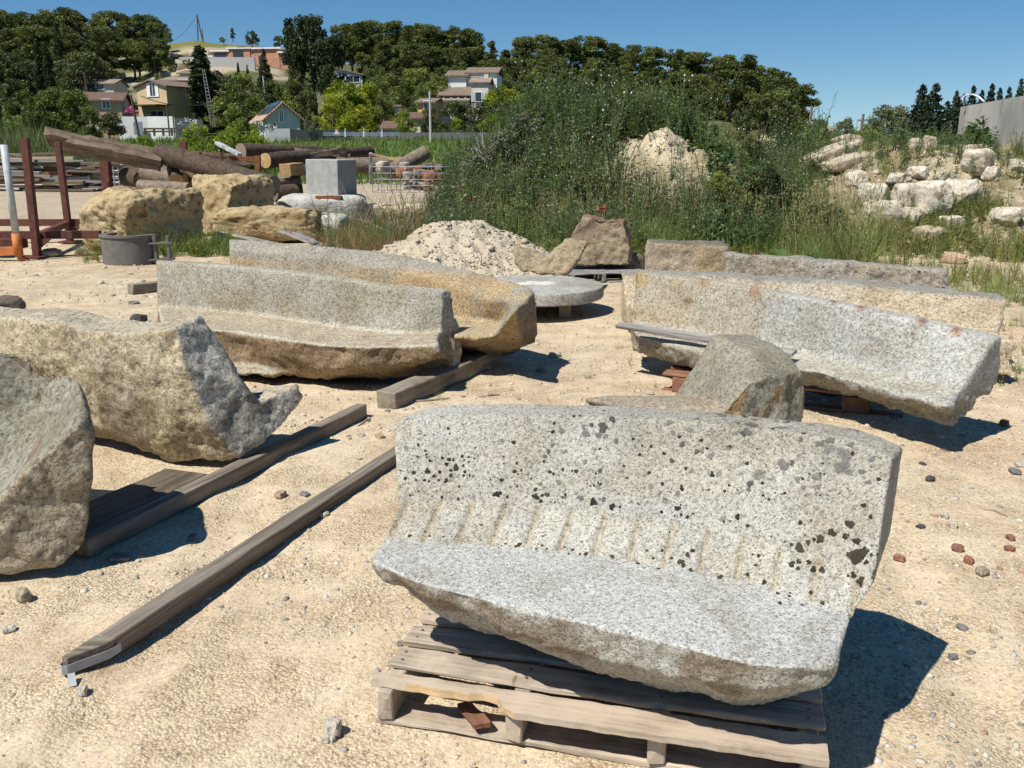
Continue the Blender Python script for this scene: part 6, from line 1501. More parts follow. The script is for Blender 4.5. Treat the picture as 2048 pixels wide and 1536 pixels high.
# left hilltop wood
sil = [(-40,30),(5,18),(22,24),(38,24),(58,25),(76,36),(95,42),(112,32),(132,24),(150,19),(168,26),(186,19),(206,36),(228,30),(252,25),(272,32),(292,33),(311,30),(326,38),(340,45),(350,66)]
ORD = ['first', 'second', 'third', 'fourth', 'fifth', 'sixth', 'seventh', 'eighth', 'ninth', 'tenth', 'eleventh', 'twelfth', 'thirteenth', 'fourteenth', 'fifteenth', 'sixteenth', 'seventeenth', 'eighteenth', 'nineteenth', 'twentieth', 'last']
for k, (px, top) in enumerate(sil): tree('pine_tree', 'pine' if k % 5 else 'tallpine', 'pine', 1+k % 5, px, top, 198+_tr.uniform(-6, 8), ORD[k]+' pine from the left on the skyline of the left hilltop wood', _tr.uniform(.95, 1.3), 'pines of the left hilltop wood')
for k in range(24):
    px = _tr.uniform(-60, 330); tree('pine_tree', 'pine', 'pine', 1+k % 5, px, _tr.uniform(52, 84), _tr.uniform(172, 190), 'dark pine within the left hilltop wood, below the skyline', _tr.uniform(1.0, 1.4), 'pines on the upper left slope')
for k in range(26):
    px = _tr.uniform(-60, 235); tree('oak_tree', 'oak', 'oak_dark', 11+k % 3, px, _tr.uniform(95, 150), _tr.uniform(138, 165), 'dark leafy tree on the shaded lower left slope', _tr.uniform(.8, 1.2), 'trees on the lower left slope')
tree('cypress_tree', 'cypress', 'cypress', 21, 100, 80, 136, 'left one of the tall cypress pair on the left slope', 1.3, base=182); tree('cypress_tree', 'cypress', 'cypress', 22, 117, 86, 135, 'right one of the tall cypress pair on the left slope', 1.25, base=182)
tree('cypress_tree', 'fir', 'cypress', 23, 142, 42, 160, 'tall dark conifer right behind the cypress pair', .8, base=152)
# around the upper houses
tree('pine_tree', 'tallpine', 'pine', 3, 482, 56, 214, 'thin pine on the skyline left of the round dark one', 1.2, base=84); tree('oak_tree', 'oak', 'oak_dark', 12, 519, 62, 212, 'round dark tree on the skyline above the brick shell', 1.0, base=98); tree('oak_tree', 'oak', 'oak_dark', 13, 568, 73, 212, 'small round tree on the skyline right of the brick shell', 1.0, base=98)
tree('shrub', 'bush', 'oak_dark', 14, 462, 74, 216, 'low shrub on the skyline right of the pylon', 1.2, base=86)
tree('cypress_tree', 'cypress', 'cypress', 24, 416, 96, 110, 'tall dense cypress beside the tan house', 2.3, base=244); tree('cypress_tree', 'cypress', 'cypress', 21, 408, 135, 113, 'shorter cypress against the tall dense one', 2.0, base=240)
tree('cypress_tree', 'fir', 'cypress', 26, 540, 100, 128, 'dark conifer in front of the brick shell', .95, base=200)
tree('cypress_tree', 'cypress', 'cypress', 22, 488, 125, 150, 'left small cypress below the retaining wall', 1.0, base=168); tree('cypress_tree', 'cypress', 'cypress', 21, 506, 130, 150, 'right small cypress below the retaining wall', 1.0, base=168)
for k, (px, top, D, w) in enumerate(((445,150,125,1.2), (470,165,120,1.1), (495,150,128,.9), (520,170,116,1.1), (560,165,118,1.0), (600,160,116,.9), (625,185,112,.8), (455,190,108,1.0), (500,185,106,1.1), (540,190,110,.9))):
    tree('oak_tree', 'oak', 'oak' if k % 3 else 'oak_dark', 11+k % 4, px, top, D, ('green tree beside the tall cypress', 'green tree between cypress and gable house', 'small tree below the retaining wall', 'green tree behind the solar roof', 'green tree right of the dark conifer', 'green tree left of the tall dark pine', 'bush under the tall dark pine', 'low tree at the foot of the cypress', 'low tree left behind the solar roof', 'low tree above the solar roof')[k], w)
for k in range(16): tree('shrub', 'bush', 'oak_dark' if k % 2 else 'oak', 14+k % 2, _tr.uniform(235, 400), 0, 1, '', .1) if False else None
for k, (px, top, D) in enumerate(((245,138,168),(268,125,180),(300,150,158),(330,148,160),(360,128,170),(225,150,150),(390,118,180))):
    tree('shrub', 'bush', 'oak', 14+k % 2, px, top, D, ('low shrub left on the rocky slope', 'shrub higher on the rocky slope', 'shrub above the tan house', 'shrub right above the tan house', 'shrub below the rock cut', 'shrub beside the hidden bungalow', 'shrub left of the retaining wall')[k], 1.4, base=top+16)
tree('pine_tree', 'pine', 'cypress', 4, 636, 36, 128, 'big tall dark pine standing before the central wood', .92, base=232); tree('pine_tree', 'pine', 'cypress', 2, 612, 38, 131, 'dark pine merging with the big tall one', .62, base=225); tree('pine_tree', 'pine', 'cypress', 1, 665, 75, 124, 'lower dark pine right against the big tall one', .85, base=230)
# central and right hilltop wood
sil2 = [(690,50),(712,55),(731,52),(750,46),(766,42),(785,46),(805,55),(825,54),(845,50),(860,52),(880,66),(905,60),(922,54),(940,64),(960,84),(984,84),(1004,104),(1032,86),(1049,82),(1066,74),(1082,70),(1100,78),(1120,82),(1142,80),(1165,75),(1192,79),(1210,86),(1228,92),(1257,92),(1282,96),(1305,98),(1330,99),(1355,104),(1380,108),(1405,106),(1430,112),(1455,112),(1480,124),(1505,135),(1530,146),(1552,158),(1574,172),(1592,188)]
for k, (px, top) in enumerate(sil2):
    tl = px in (984, 1004, 1049, 1032); tree('pine_tree', 'tallpine' if tl else 'pine', 'pine', 1+k % 5, px, top, 200+_tr.uniform(-8, 8)-(45 if px > 1440 else 0), (ORD[k % 20]+(' skyline pine counted from the tall dark pine' if k < 20 else ' skyline pine counted from above the yellow shrub')) if px < 1440 else ORD[k-36]+' pine on the falling right end of the hilltop wood', _tr.uniform(.8, 1.1) if tl else _tr.uniform(1.05, 1.45), 'pines of the long hilltop wood' if px < 1440 else 'pines at the right end of the hilltop wood')
for k in range(46):
    px = _tr.uniform(690, 1500); tp = np.interp(px, [690, 900, 1100, 1500], [82, 95, 112, 165])+_tr.uniform(-6, 28); tree('pine_tree', 'pine', 'pine', 1+k % 5, px, tp, _tr.uniform(165, 188), 'dark pine inside the long hilltop wood below the skyline', _tr.uniform(1.0, 1.4), 'pines on the long slope')
for k in range(44):
    px = _tr.uniform(680, 1480); tp = np.interp(px, [680, 900, 1100, 1480], [128, 142, 150, 205])+_tr.uniform(-8, 26); D = _tr.uniform(132, 158)
    if 880 < px < 1010: D = _tr.uniform(150, 162); tp = 140+_tr.uniform(-8, 6)
    tree('oak_tree', 'oak', 'oak' if k % 2 else 'oak_dark', 11+k % 4, px, tp, D, 'leafy tree on the lower slope under the long wood', _tr.uniform(.8, 1.15), 'trees on the lower central slope')
tree('pine_tree', 'pine', 'pine', 3, 1592, 172, 80, 'umbrella pine with open crown at the right end of the wood', 1.25); tree('pine_tree', 'pine', 'pine', 2, 1560, 168, 84, 'pine beside the umbrella pine at the end of the wood', 1.2)
tree('shrub', 'bush', 'oak_dark', 15, 1518, 190, 62, 'big round dark bush behind the right of the weed mound', .95)
for k, (px, top, D, m, w, lb) in enumerate(((690,165,104,'spring',1.0,'bright yellow-green tree in front of the tall dark pine'), (742,168,106,'spring',.95,'yellow-green tree right of the bright one'), (668,190,98,'spring',.9,'low yellow-green tree beside the gable house'), (720,205,96,'spring',1.0,'low lime-green tree left of the field hedge'), (765,195,104,'oak',.9,'green tree before the garden wall'), (812,222,97,'spring_bush',.75,'bright green shrub left of the street pole'), (917,238,96,'spring_bush',.7,'small lime shrub right of the street pole'), (1028,172,112,'spring',1.3,'yellow shrub right of the white villa'), (1000,180,116,'spring',1.0,'yellow shrub touching the white villa'), (860,215,103,'oak_dark',.8,'dark tree beside the yellow house'), (905,205,103,'oak_dark',1.2,'left part tree of the dark clump below the villa'), (950,203,104,'oak_dark',1.3,'middle tree of the dark clump below the villa'), (1000,205,103,'oak_dark',1.3,'right tree of the dark clump below the villa'), (1050,200,100,'oak_dark',1.2,'dark tree behind the left end of the weed mound'), (1100,195,98,'oak',1.2,'green tree behind the weed mound'), (980,225,96,'spring_bush',.9,'light green shrub under the dark clump'), (890,246,95,'oak_dark',.9,'low dark shrub right beside the street pole'), (945,238,95,'oak_dark',.7,'brown-green shrub beside the lime shrub'))):
    tree('tree', 'oak' if m != 'spring_bush' else 'bush', m, 11+k % 4, px, top, D, lb, w)
for k, (px, top, D, w, lb) in enumerate(((790,150,136,1.0,'olive tree left above the yellow house'), (830,140,138,1.1,'olive tree up the slope left of the white villa'), (870,155,128,.9,'small tree touching the white villa terrace'), (760,165,128,.9,'tree above the yellow-green trees'), (850,175,122,.8,'shrub below the villa terrace'), (800,180,118,.9,'shrub above the low roofs'))): tree('oak_tree', 'oak', 'oak', 12+k % 3, px, top, D, lb, w)
# far left foreground trees and reeds
for k, (px, top, D, m, w, lb) in enumerate(((75,185,84,'oak',1.1,'green tree left of the pinkish house'), (125,178,86,'oak',1.1,'green tree in front of the pinkish house'), (165,185,85,'oak',.9,'green tree right of the pinkish house front'), (222,222,92,'oak_dark',1.1,'round dark tree before the white garden wall'), (20,195,88,'oak_dark',1.2,'dark tree at the far left edge'), (45,205,80,'oak',1.1,'green tree behind the far left reeds'), (185,215,82,'oak',.8,'small green tree left of the round dark one'), (625,238,88,'olive',.8,'silvery olive tree before the grey garden wall'))): tree('tree', 'oak', m, 11+k % 4, px, top, D, lb, w)
for k, (px, top, D, w, lb) in enumerate(((455,243,52,1.0,'big bright green bush in the field, left part'), (405,250,53,.8,'bright green bush at the left of the big one'), (500,252,52,.8,'bright green bush at the right of the big one'), (285,272,60,.8,'small leafy shrub at the field edge behind the planks'))): tree('shrub', 'bush', 'spring_bush', 14+k % 2, px, top, D, lb, w)
# right distance
for k, (px, top, D, w, lb) in enumerate(((1690,238,95,1.0,'pale tree beside the far white house'), (1635,238,90,.9,'tree right of the first wooden pole'), (1775,215,70,1.1,'light green tree left of the dark firs'), (1815,222,72,.9,'light green tree touching the dark firs'), (1745,240,74,.8,'small light tree right of the second pole'), (1605,262,80,1.3,'low bushes under the umbrella pine'), (1725,262,60,1.2,'low hedge below the second pole'), (1660,265,70,1.0,'low hedge left below the far white house'))): tree('tree', 'oak', 'olive' if k in (0, 2, 3) else 'oak', 11+k % 4, px, top, D, lb, w)
for k, (px, top, D, w, lb) in enumerate(((1832,172,58,1.15,'tall dark fir, leftmost of the fir group'), (1858,168,57,1.15,'tallest dark fir in the middle of the group'), (1885,205,58,1.1,'shorter dark fir right in the group'), (1845,190,54,1.0,'dark fir in front of the fir group'), (1905,195,62,1.0,'dark fir behind the left end of the concrete wall'))): tree('fir_tree', 'fir', 'fir', 31+k % 2, px, top, D, lb, w)
for k, (px, top) in enumerate(((1915,190),(1932,172),(1950,182),(1968,168),(1985,178),(2003,175),(2025,160),(2045,176),(2065,170),(1900,182))): tree('fir_tree', 'fir', 'fir', 31+k % 2, px, top, 95+_tr.uniform(-4, 4), 'dark pointed conifer in the row behind the concrete wall', .8, 'conifer row behind the concrete wall')

for k in range(40):
    px = _tr.uniform(930, 1600); tp = np.interp(px, [930, 1100, 1300, 1450, 1540, 1600], [118, 124, 142, 172, 205, 240])+_tr.uniform(-10, 10); D = 192-(40 if px > 1430 else 0)+_tr.uniform(-8, 8); tree('understorey_bush', 'bush', 'pine', 14+k % 2, px, tp, D, 'dark bush under the pines of the long wood', _tr.uniform(1.0, 1.5), 'bushes under the long wood', 'bush')
# leafy shrubs on the mound and along its foot
for k, (px, top, D, m, w, lb) in enumerate(((1105,172,21.8,'oak',.75,'tall leafy shrub on the mound, leftmost against the wood'), (1160,158,22.2,'oak_dark',.8,'highest leafy shrub on the mound top'), (1225,166,22.0,'oak',.75,'leafy shrub right of the highest one on the mound'), (1290,182,21.6,'oak_dark',.8,'dark leafy shrub above the pale earth'), (1060,215,21.0,'olive',.9,'grey-green shrub on the left shoulder of the mound'), (1010,262,20.2,'olive',1.0,'grey-green shrub low at the left end of the mound'), (1110,300,18.6,'oak',1.0,'rounded green shrub on the front left of the mound'), (1190,345,17.2,'oak_dark',1.0,'dark rounded shrub left below the pale earth'), (1380,205,21.0,'oak',.8,'leafy shrub right above the pale earth'), (1505,272,18.4,'oak_dark',.9,'dark leafy bush right of the pale earth'), (1540,330,16.6,'oak_dark',1.0,'dark leafy bush at the right foot of the mound'), (1450,345,16.4,'oak',1.0,'green shrub between pale earth and dark leafy bush'), (1010,390,16.2,'oak',1.0,'low green shrub behind the gravel heap'), (1650,405,14.6,'oak_dark',1.0,'low dark shrub at the left foot of the rubble bank'), (1905,300,21.4,'spring_bush',1.1,'fresh green shrub under the left end of the concrete wall'), (1820,305,20.4,'oak',1.3,'green creeper shrub right of the broken slabs'))):
    x = atx(px, D); z = gh(x, D); h = at(px, top, y=D)[2]-z; tree('shrub', 'bush', m, 14+k % 2, px, top if h > .5 else 0, D, lb, w*1.15, None, 'shrub') if h > .5 else tree('shrub', 'bush', m, 14+k % 2, px, top-30, D, lb, w, None, 'shrub')
# ------------------------------------------------------------------ houses
def house(name, label, px0, px1, base, eave, ridge, D, depth, wall, roof, rot=0.0, style='gable', over=.35, found=3.0, win=(), cat='house', hip=False):
    """front from px0 to px1 at distance D; rot turns it; style gable (ridge runs along the front), front (gable towards us), shed, flat"""
    xl, xr = atx(px0, D), atx(px1, D); w = (xr-xl)/max(.5, math.cos(rot)); zb = at(px0, base, y=D)[2]; ze = at(px0, eave, y=D)[2]-zb; zr = at(px0, ridge, y=D)[2]-zb
    root = empty(name, ((xl+xr)/2, D, zb), label, cat, rz=rot)
    hw = w/2; mb = MB(); t = .25
    if style == 'front': prof = [(-hw, -found), (hw, -found), (hw, ze), (0, zr), (-hw, ze)]; mb.prism([(a, 0, b) for a, b in prof], (0, 0, 0), (0, depth, 0))
    elif style == 'gable': prof = [(0, -found), (depth, -found), (depth, ze), (depth/2, zr), (0, ze)]; mb.prism([(-hw, a, b) for a, b in prof], (0, 0, 0), (w, 0, 0))
    elif style == 'shed': prof = [(0, -found), (depth, -found), (depth, zr), (0, ze)]; mb.prism([(-hw, a, b) for a, b in prof], (0, 0, 0), (w, 0, 0))
    elif style == 'shedx': prof = [(-hw, -found), (hw, -found), (hw, ze), (-hw, zr)]; mb.prism([(a, 0, b) for a, b in prof], (0, 0, 0), (0, depth, 0))
    else: prof = [(-hw, -found), (hw, -found), (hw, ze), (-hw, ze)]; mb.prism([(a, 0, b) for a, b in prof], (0, 0, 0), (0, depth, 0))
    obj('wall', mb.mesh('wall', M[wall]), root)
    o_ = over; mr = MB()
    def slab(p, q, r, s): 
        up = Vector((0, 0, .16)); V = [Vector(k)+Vector((0, 0, .03)) for k in (p, q, r, s)]; mr.add(V+[v+up for v in V], [(3,2,1,0),(4,5,6,7),(0,1,5,4),(1,2,6,5),(2,3,7,6),(3,0,4,7)])
    if style == 'front':
        k = (zr-ze)/hw; 
        for sgn in (-1, 1): slab((0, -o_, zr), (0, depth+o_, zr), (sgn*(hw+o_), depth+o_, ze-k*o_), (sgn*(hw+o_), -o_, ze-k*o_))
    elif style == 'gable':
        k = (zr-ze)/(depth/2)
        for y0, y1 in ((-o_, depth/2), (depth+o_, depth/2)): slab((-hw-o_, y0, ze-k*o_), (hw+o_, y0, ze-k*o_), (hw+o_, y1, zr), (-hw-o_, y1, zr))
    elif style == 'shed': k = (zr-ze)/depth; slab((-hw-o_, -o_, ze-k*o_), (hw+o_, -o_, ze-k*o_), (hw+o_, depth+o_, zr+k*o_), (-hw-o_, depth+o_, zr+k*o_))
    elif style == 'shedx': k = (zr-ze)/w; slab((-hw-o_, -o_, zr+k*o_), (-hw-o_, depth+o_, zr+k*o_), (hw+o_, depth+o_, ze-k*o_), (hw+o_, -o_, ze-k*o_))
    else: mr.box((0, depth/2, ze+.14), (w+2*o_, depth+2*o_, .24))
    obj('roof', mr.mesh('roof', M[roof]), root)
    for f in win:
        face, u, v, ww, hh = f[:5]; kind = f[5] if len(f) > 5 else 'plain'
        R = Matrix.Identity(4) if face == 'front' else (Matrix.Translation((hw, 0, 0))@Matrix.Rotation(math.pi/2, 4, 'Z') if face == 'right' else Matrix.Translation((-hw, depth, 0))@Matrix.Rotation(-math.pi/2, 4, 'Z'))
        X = u*hw if face == 'front' else depth*(u*.5+.5)
        wm = M['door_grey'] if kind == 'door' else M['shutter']
        fr = MB()
        for a, b, c, d in ((0, hh/2, ww+.16, .1), (0, -hh/2, ww+.16, .1), (-ww/2, 0, .1, hh), (ww/2, 0, .1, hh), (0, 0, .06, hh)): fr.box((X+a, -.03, v+b), (c, .12, d))
        fo = obj('window', fr.mesh('window', wm), root); fo.matrix_basis = R
        obj('pane', MB().box((X, -.012, v), (ww, .05, hh)).mesh('pane', M['glass'] if kind != 'door' else M['door_grey']), fo)
        if kind == 'shut':
            for sg in (-1, 1): obj('shutter', MB().box((X+sg*(ww*.78), -.06, v), (ww*.5, .06, hh+.1)).mesh('shutter', M['shutter']), fo)
    return root, (w, depth, ze, zr)
hs, _ = house('house', 'tan two-storey house with white shuttered window', 278, 350, 250, 174, 162, 112, 7.0, 'pl_tan', 'roof_tile', -.45, 'front', win=(('front', .12, 4.0, .9, 1.5, 'shut'), ('front', .25, .7, 2.2, 1.8), ('front', -.35, .6, .8, 1.2), ('right', 0, 3.6, .8, 1.4, 'plain'), ('right', .2, 1.0, .9, 1.8)))
obj('awning', MB().box((.4, -1.0, 2.2), (4.6, 2.0, .12)).mesh('awning', M['dark_wood']), hs)
house('house', 'rose plastered house wing behind the tan house', 374, 408, 245, 178, 166, 117, 6, 'pl_rose', 'roof_orange', -.2, 'front', win=(('front', .1, 3.2, .7, 1.2),))
house('house', 'pinkish low house with brown tiled roof left of the tan house', 172, 248, 226, 202, 184, 104, 7, 'pl_pink', 'roof_brown', .25, 'gable', win=(('front', .3, 1.0, .8, 1.0), ('right', 0, 1.2, .7, .9)))
house('house', 'small cream bungalow with pale roof up the left slope', 158, 238, 182, 168, 157, 142, 7, 'pl_cream', 'roof_pale', .1, 'gable', win=(('front', .2, .7, 2.4, .9), ('front', -.6, .7, .6, .9)))
house('house', 'bungalow with wide pale roof behind the tan house', 335, 402, 172, 162, 152, 132, 8, 'pl_cream', 'roof_pale', 0, 'gable', win=(('front', .3, .5, 1.2, .7),))
house('house', 'upper bungalow roof right below the retaining wall', 372, 430, 160, 148, 139, 146, 7, 'pl_cream', 'roof_tile', 0, 'gable')
house('house', 'tiny brown roof at the far left edge', 22, 44, 232, 224, 214, 100, 5, 'pl_pink', 'roof_pale', .2, 'gable')
hb, (w_, d_, e_, r_) = house('house', 'white house with gable and solar panels on its left roof', 540, 600, 268, 236, 207, 92, 7.5, 'pl_greywhite', 'roof_orange', .42, 'front', .5, win=(('front', -.1, 1.7, .4, 1.2), ('front', -.6, .8, .5, .6)))
k_ = (r_-e_)/(w_/2)
for i in range(2):
    for j in range(4):
        sp_ = MB().box((0, 0, 0), (1.05, 1.5, .05)).mesh('solar_panel', M['solar']); so_ = obj('solar_panel', sp_, hb); ang = math.atan(k_)
        cx = -w_/2*(.30+.36*i); so_.location = (cx, .7+1.6*j, r_+k_*cx+.30); so_.rotation_euler = (0, -ang, 0)
# brick shell on the hill with its retaining wall
ret = MB().box((0, 0, 0), (atx(522,186)-atx(376,186), .6, 5.5)).build('retaining_wall', M['pl_block']); pz = at(450,140,y=186); ret.location = (atx(449,186), 186, pz[2]-.4); tag(ret, 'long grey block retaining wall below the brick shell house', 'wall')
sh, (w_, d_, e_, r_) = house('house', 'unfinished red brick house shell with flat white slab roofs', 470, 514, 132, 98, 98, 194, 9, 'hollow_brick', 'pl_white', -.12, 'flat', .3, win=())
def opening(root, x, z, w, h, y=-.02): obj('opening', MB().box((x, y, z), (w, .12, h)).mesh('opening', M['glass']), root)
opening(sh, -.2, 2.4, 2.2, 1.1)
for px0, px1, b, e, xs in ((436,470,132,104,(0, 1.3, 2.4, 2.4)), (418,437,132,114,(0, .6, 1.4, 1.3)), (514,575,134,102,(-1, 1.2, .9, 1.6)), (572,600,132,108,(0, 1.2, 1.6, 2.0))):
    w = atx(px1, 194)-atx(px0, 194); h_ = (b-e)/FPX*194*.94; X = atx((px0+px1)/2, 194)-sh.location.x
    obj('wall', MB().box((X, 4.2, h_/2-1.5), (w, 8, h_+3)).mesh('wall', M['hollow_brick']), sh); obj('roof', MB().box((X, 4.1, h_+.12), (w+.5, 8.6, .3)).mesh('roof', M['pl_white']), sh); opening(sh, X+xs[0], xs[1], xs[2], xs[3], .18)
# grey gable behind the tall pine
house('house', 'grey gable house half hidden right of the tall dark pine', 680, 730, 170, 150, 138, 150, 7, 'pl_greywhite', 'roof_pale', .1, 'shedx', win=(('front', .3, .9, 2.0, 1.0),))
# white villa
hv, _ = house('house', 'white villa with several tiled roofs in the centre', 898, 934, 172, 152, 140, 128, 6, 'pl_white', 'roof_tile', -.1, 'gable', .4)
def wing(root, dx, dy, w, d, h0, h1, h2, wall, roof, nm='wall', style='gable', z0=0):
    obj(nm, MB().box((dx, dy+d/2, (h0+h1)/2), (w, d, h1-h0)).mesh(nm, M[wall]), root); mr = MB()
    def sl(V): V = [Vector(v) for v in V]; mr.add(V+[v+Vector((0, 0, .16)) for v in V], [(3,2,1,0),(4,5,6,7),(0,1,5,4),(1,2,6,5),(2,3,7,6),(3,0,4,7)])
    a, b = dx-w/2-.3, dx+w/2+.3
    if style == 'gable': sl([(a, dy-.3, h1), (b, dy-.3, h1), (b, dy+d/2, h2), (a, dy+d/2, h2)]); sl([(a, dy+d+.3, h1), (b, dy+d+.3, h1), (b, dy+d/2, h2), (a, dy+d/2, h2)])
    else: sl([(a, dy-.4, h1), (b, dy-.4, h1), (b, dy+d, h2), (a, dy+d, h2)])
    obj('roof', mr.mesh('roof', M[roof]), root)
def win_on(root, x, z, w, h, y=-.04): 
    fo = obj('window', MB().box((x, y, z), (w+.2, .08, h+.2)).mesh('window', M['shutter']), root); obj('pane', MB().box((x, y-.03, z), (w, .06, h)).mesh('pane', M['glass']), fo)
pxm = lambda px, D=128: atx(px, D)-hv.location.x
wing(hv, pxm(964), .6, atx(994,128)-atx(934,128), 6, -3, 1.6, 2.5, 'pl_white', 'roof_tile')
for px in (944, 955, 966): win_on(hv, pxm(px), .85, .3, .7, .52)
wing(hv, pxm(968), -3.5, atx(984,128)-atx(951,128), 4, -6, .1, .8, 'pl_cream', 'roof_pale'); win_on(hv, pxm(965), -1.6, .8, 1.1, -3.56)
for sg in (-1, 1): obj('shutter', MB().box((pxm(965)+sg*.75, -3.6, -1.6), (.4, .07, 1.2)).mesh('shutter', M['pl_greywhite']), hv)
wing(hv, pxm(920), -3.2, atx(951,128)-atx(890,128), 3.5, -5.5, -1.5, -.2, 'dark_wood', 'roof_tile', style='shed')
for px in (898, 912, 926, 940): obj('post', MB().box((pxm(px), -3.4, -2.6), (.22, .22, 2.0)).mesh('post', M['pl_cream']), hv)
obj('chimney', MB().box((pxm(977), -1.5, .9), (.5, .5, .9)).mesh('chimney', M['pl_cream']), hv)
house('house', 'yellow house under the white villa, mostly behind dark trees', 838, 868, 252, 206, 196, 108, 7, 'pl_yellow', 'roof_tile', -.1, 'gable', win=(('front', .3, 2.2, .9, 1.2),))
house('house', 'long terrace roof wall above the dark clump', 868, 934, 215, 203, 197, 112, 6, 'pl_cream', 'roof_pale', 0, 'gable')
house('house', 'low brown-roofed shed beside the yellow house', 798, 842, 250, 238, 226, 104, 5, 'pl_cream', 'roof_brown', 0, 'gable'); house('shed', 'low red-brown tiled shed behind the field hedge', 768, 806, 266, 258, 244, 99, 5, 'pl_cream', 'roof_brown', 0, 'gable', cat='shed')
house('house', 'pale house wall between garden trees left of the yellow house', 786, 800, 230, 214, 210, 110, 4, 'pl_white', 'roof_pale', 0, 'flat')
house('house', 'far small white house on the right horizon', 1632, 1664, 274, 262, 254, 120, 5, 'pl_white', 'roof_pale', 0, 'gable', win=(('front', .4, .4, .5, .6),)); 
# white garden wall and gate
gw = empty('garden_wall', (atx(290,97), 97, gz1(atx(290,97), 97)), 'long white garden wall with a grey gate under the tan house', 'wall')
def wseg(px0, px1, D0, D1, top, bot, mat, root, nm='panel'):
    a = np.array([atx(px0, D0), D0, 0]); b = np.array([atx(px1, D1), D1, 0]); z0, z1 = at(px0, bot, y=D0)[2]-1, at(px0, top, y=D0)[2]; m_ = MB().bar((a[0], a[1], (z0+z1)/2), (b[0], b[1], (z0+z1)/2), .3, z1-z0); return keep(m_.build(nm, M[mat]), root)
wseg(165, 205, 97, 97.5, 250, 268, 'pl_white', gw); wseg(243, 302, 97, 97.4, 233, 268, 'pl_white', gw); wseg(302, 352, 97.4, 97, 233, 268, 'pl_white', gw); wseg(352, 408, 97, 101, 236, 268, 'pl_greywhite', gw)
keep(MB().box((atx(281,96.7), 96.7, at(281,257,y=97)[2]), (.9, .12, 1.3)).build('gate', M['door_grey']), gw)
g2 = empty('garden_wall', (atx(580,86), 86, gz1(atx(580,86), 86)), 'grey block wall in front of the solar-roofed house', 'wall')
wseg(533, 582, 86, 86.5, 257, 272, 'pl_greywhite', g2); wseg(582, 700, 86.5, 90, 259, 272, 'wall_shaded', g2); wseg(700, 990, 92, 92, 265, 275, 'wall_shaded', g2)
# flowers over the white wall
# ------------------------------------------------------------------ wooden rail fence, road markers, signs and poles
fr_ = empty('rail_fence', (atx(350,88), 88, gz1(atx(350,88), 88)), 'brown wooden rail fence along the road before the white wall', 'fence')
zf = lambda px, py: at(px, py, y=88)[2]
for px in (294, 312, 330, 347, 364, 382, 400): keep(MB().box((atx(px,88), 88, (zf(px,256)+zf(px,272))/2), (.16, .16, zf(px,256)-zf(px,272))).build('post', M['dark_wood']), fr_)
for py in (257.5, 263): keep(MB().bar((atx(292,88), 87.9, zf(292,py)), (atx(402,88), 87.9, zf(402,py)), .06, .16).build('rail', M['dark_wood']), fr_)
fr2 = empty('guard_rail', (atx(770,84), 84, gz1(atx(770,84), 84)), 'thin dark guard rail along the road in the centre', 'fence')
zf = lambda px, py: at(px, py, y=84)[2]
for px in range(650, 800, 18): keep(MB().box((atx(px,84), 84, (zf(px,264)+zf(px,274))/2), (.1, .1, zf(px,264)-zf(px,274))).build('post', M['dark_wood']), fr2)
for py in (266, 270): keep(MB().bar((atx(648,84), 83.9, zf(648,py)), (atx(800,84), 83.9, zf(800,py)), .05, .1).build('rail', M['door_grey']), fr2)
for px, lb in ((692,'white road marker post left of two'), (729,'white road marker post in the middle of the guard rail'), (765,'white road marker post near the low shed')):
    z1, z0 = at(px, 258, y=83)[2], at(px, 274, y=83)[2]; r_ = empty('marker_post', (atx(px,83), 83, z0), lb, 'marker post'); obj('post', MB().box((0, 0, (z1-z0)/2), (.12, .12, z1-z0)).mesh('post', M['pipe_white']), r_); obj('band', MB().box((0, 0, (z1-z0)*.85), (.14, .14, .12)).mesh('band', M['door_grey']), r_)
zs = at(675,272,y=82)[2]; r_ = empty('road_sign', (atx(675,82), 82, zs), 'small triangular white road sign by the guard rail', 'sign'); obj('post', MB().box((0, .04, .3), (.06, .06, .6)).mesh('post', M['galv']), r_); obj('panel', MB().prism([(-.32, 0, .12), (.32, 0, .12), (0, 0, .62)], (0, 0, 0), (0, .03, 0)).mesh('panel', M['pl_rose']), r_); obj('face', MB().prism([(-.2, -.01, .18), (.2, -.01, .18), (0, -.01, .5)], (0, 0, 0), (0, .005, 0)).mesh('face', M['pipe_white']), r_)
def pole(px, top, base, D, r, label, mat='trunk', lean=0, arms=0, name='utility_pole'):
    zb, zt = at(px, base, y=D)[2], at(px, top, y=D)[2]; ro = empty(name, (atx(px, D), D, zb), label, 'pole'); obj('shaft', MB().tube([(0, 0, -.5), (lean, 0, zt-zb)], [r, r*.7], 8).mesh('shaft', M[mat]), ro)
    if arms: obj('crossarm', MB().bar((-arms+lean, 0, zt-zb-.4), (arms+lean, 0, zt-zb-.4), .12, .12).mesh('crossarm', M['galv']), ro)
    return ro
pole(281, 190, 266, 94, .14, 'wooden pole before the white garden wall', lean=-.4); pole(342, 207, 262, 95, .09, 'thin post holding the terrace awning before the tan house'); pole(191, 147, 226, 110, .12, 'thin wooden pole before the pinkish house', lean=-.3); pole(539, 152, 205, 118, .13, 'grey pole left above the solar-roofed house', 'pole_white', lean=-.2)
pole(862, 182, 276, 86, .14, 'bare concrete street pole in the centre', 'pl_block'); pole(1614, 212, 278, 70, .13, 'wooden pole with small head right of the wood', 'bark_grey', arms=.25, lean=.1); pole(1717, 228, 276, 62, .12, 'wooden pole with insulators in the right distance', 'bark_grey', arms=.35, lean=.1)
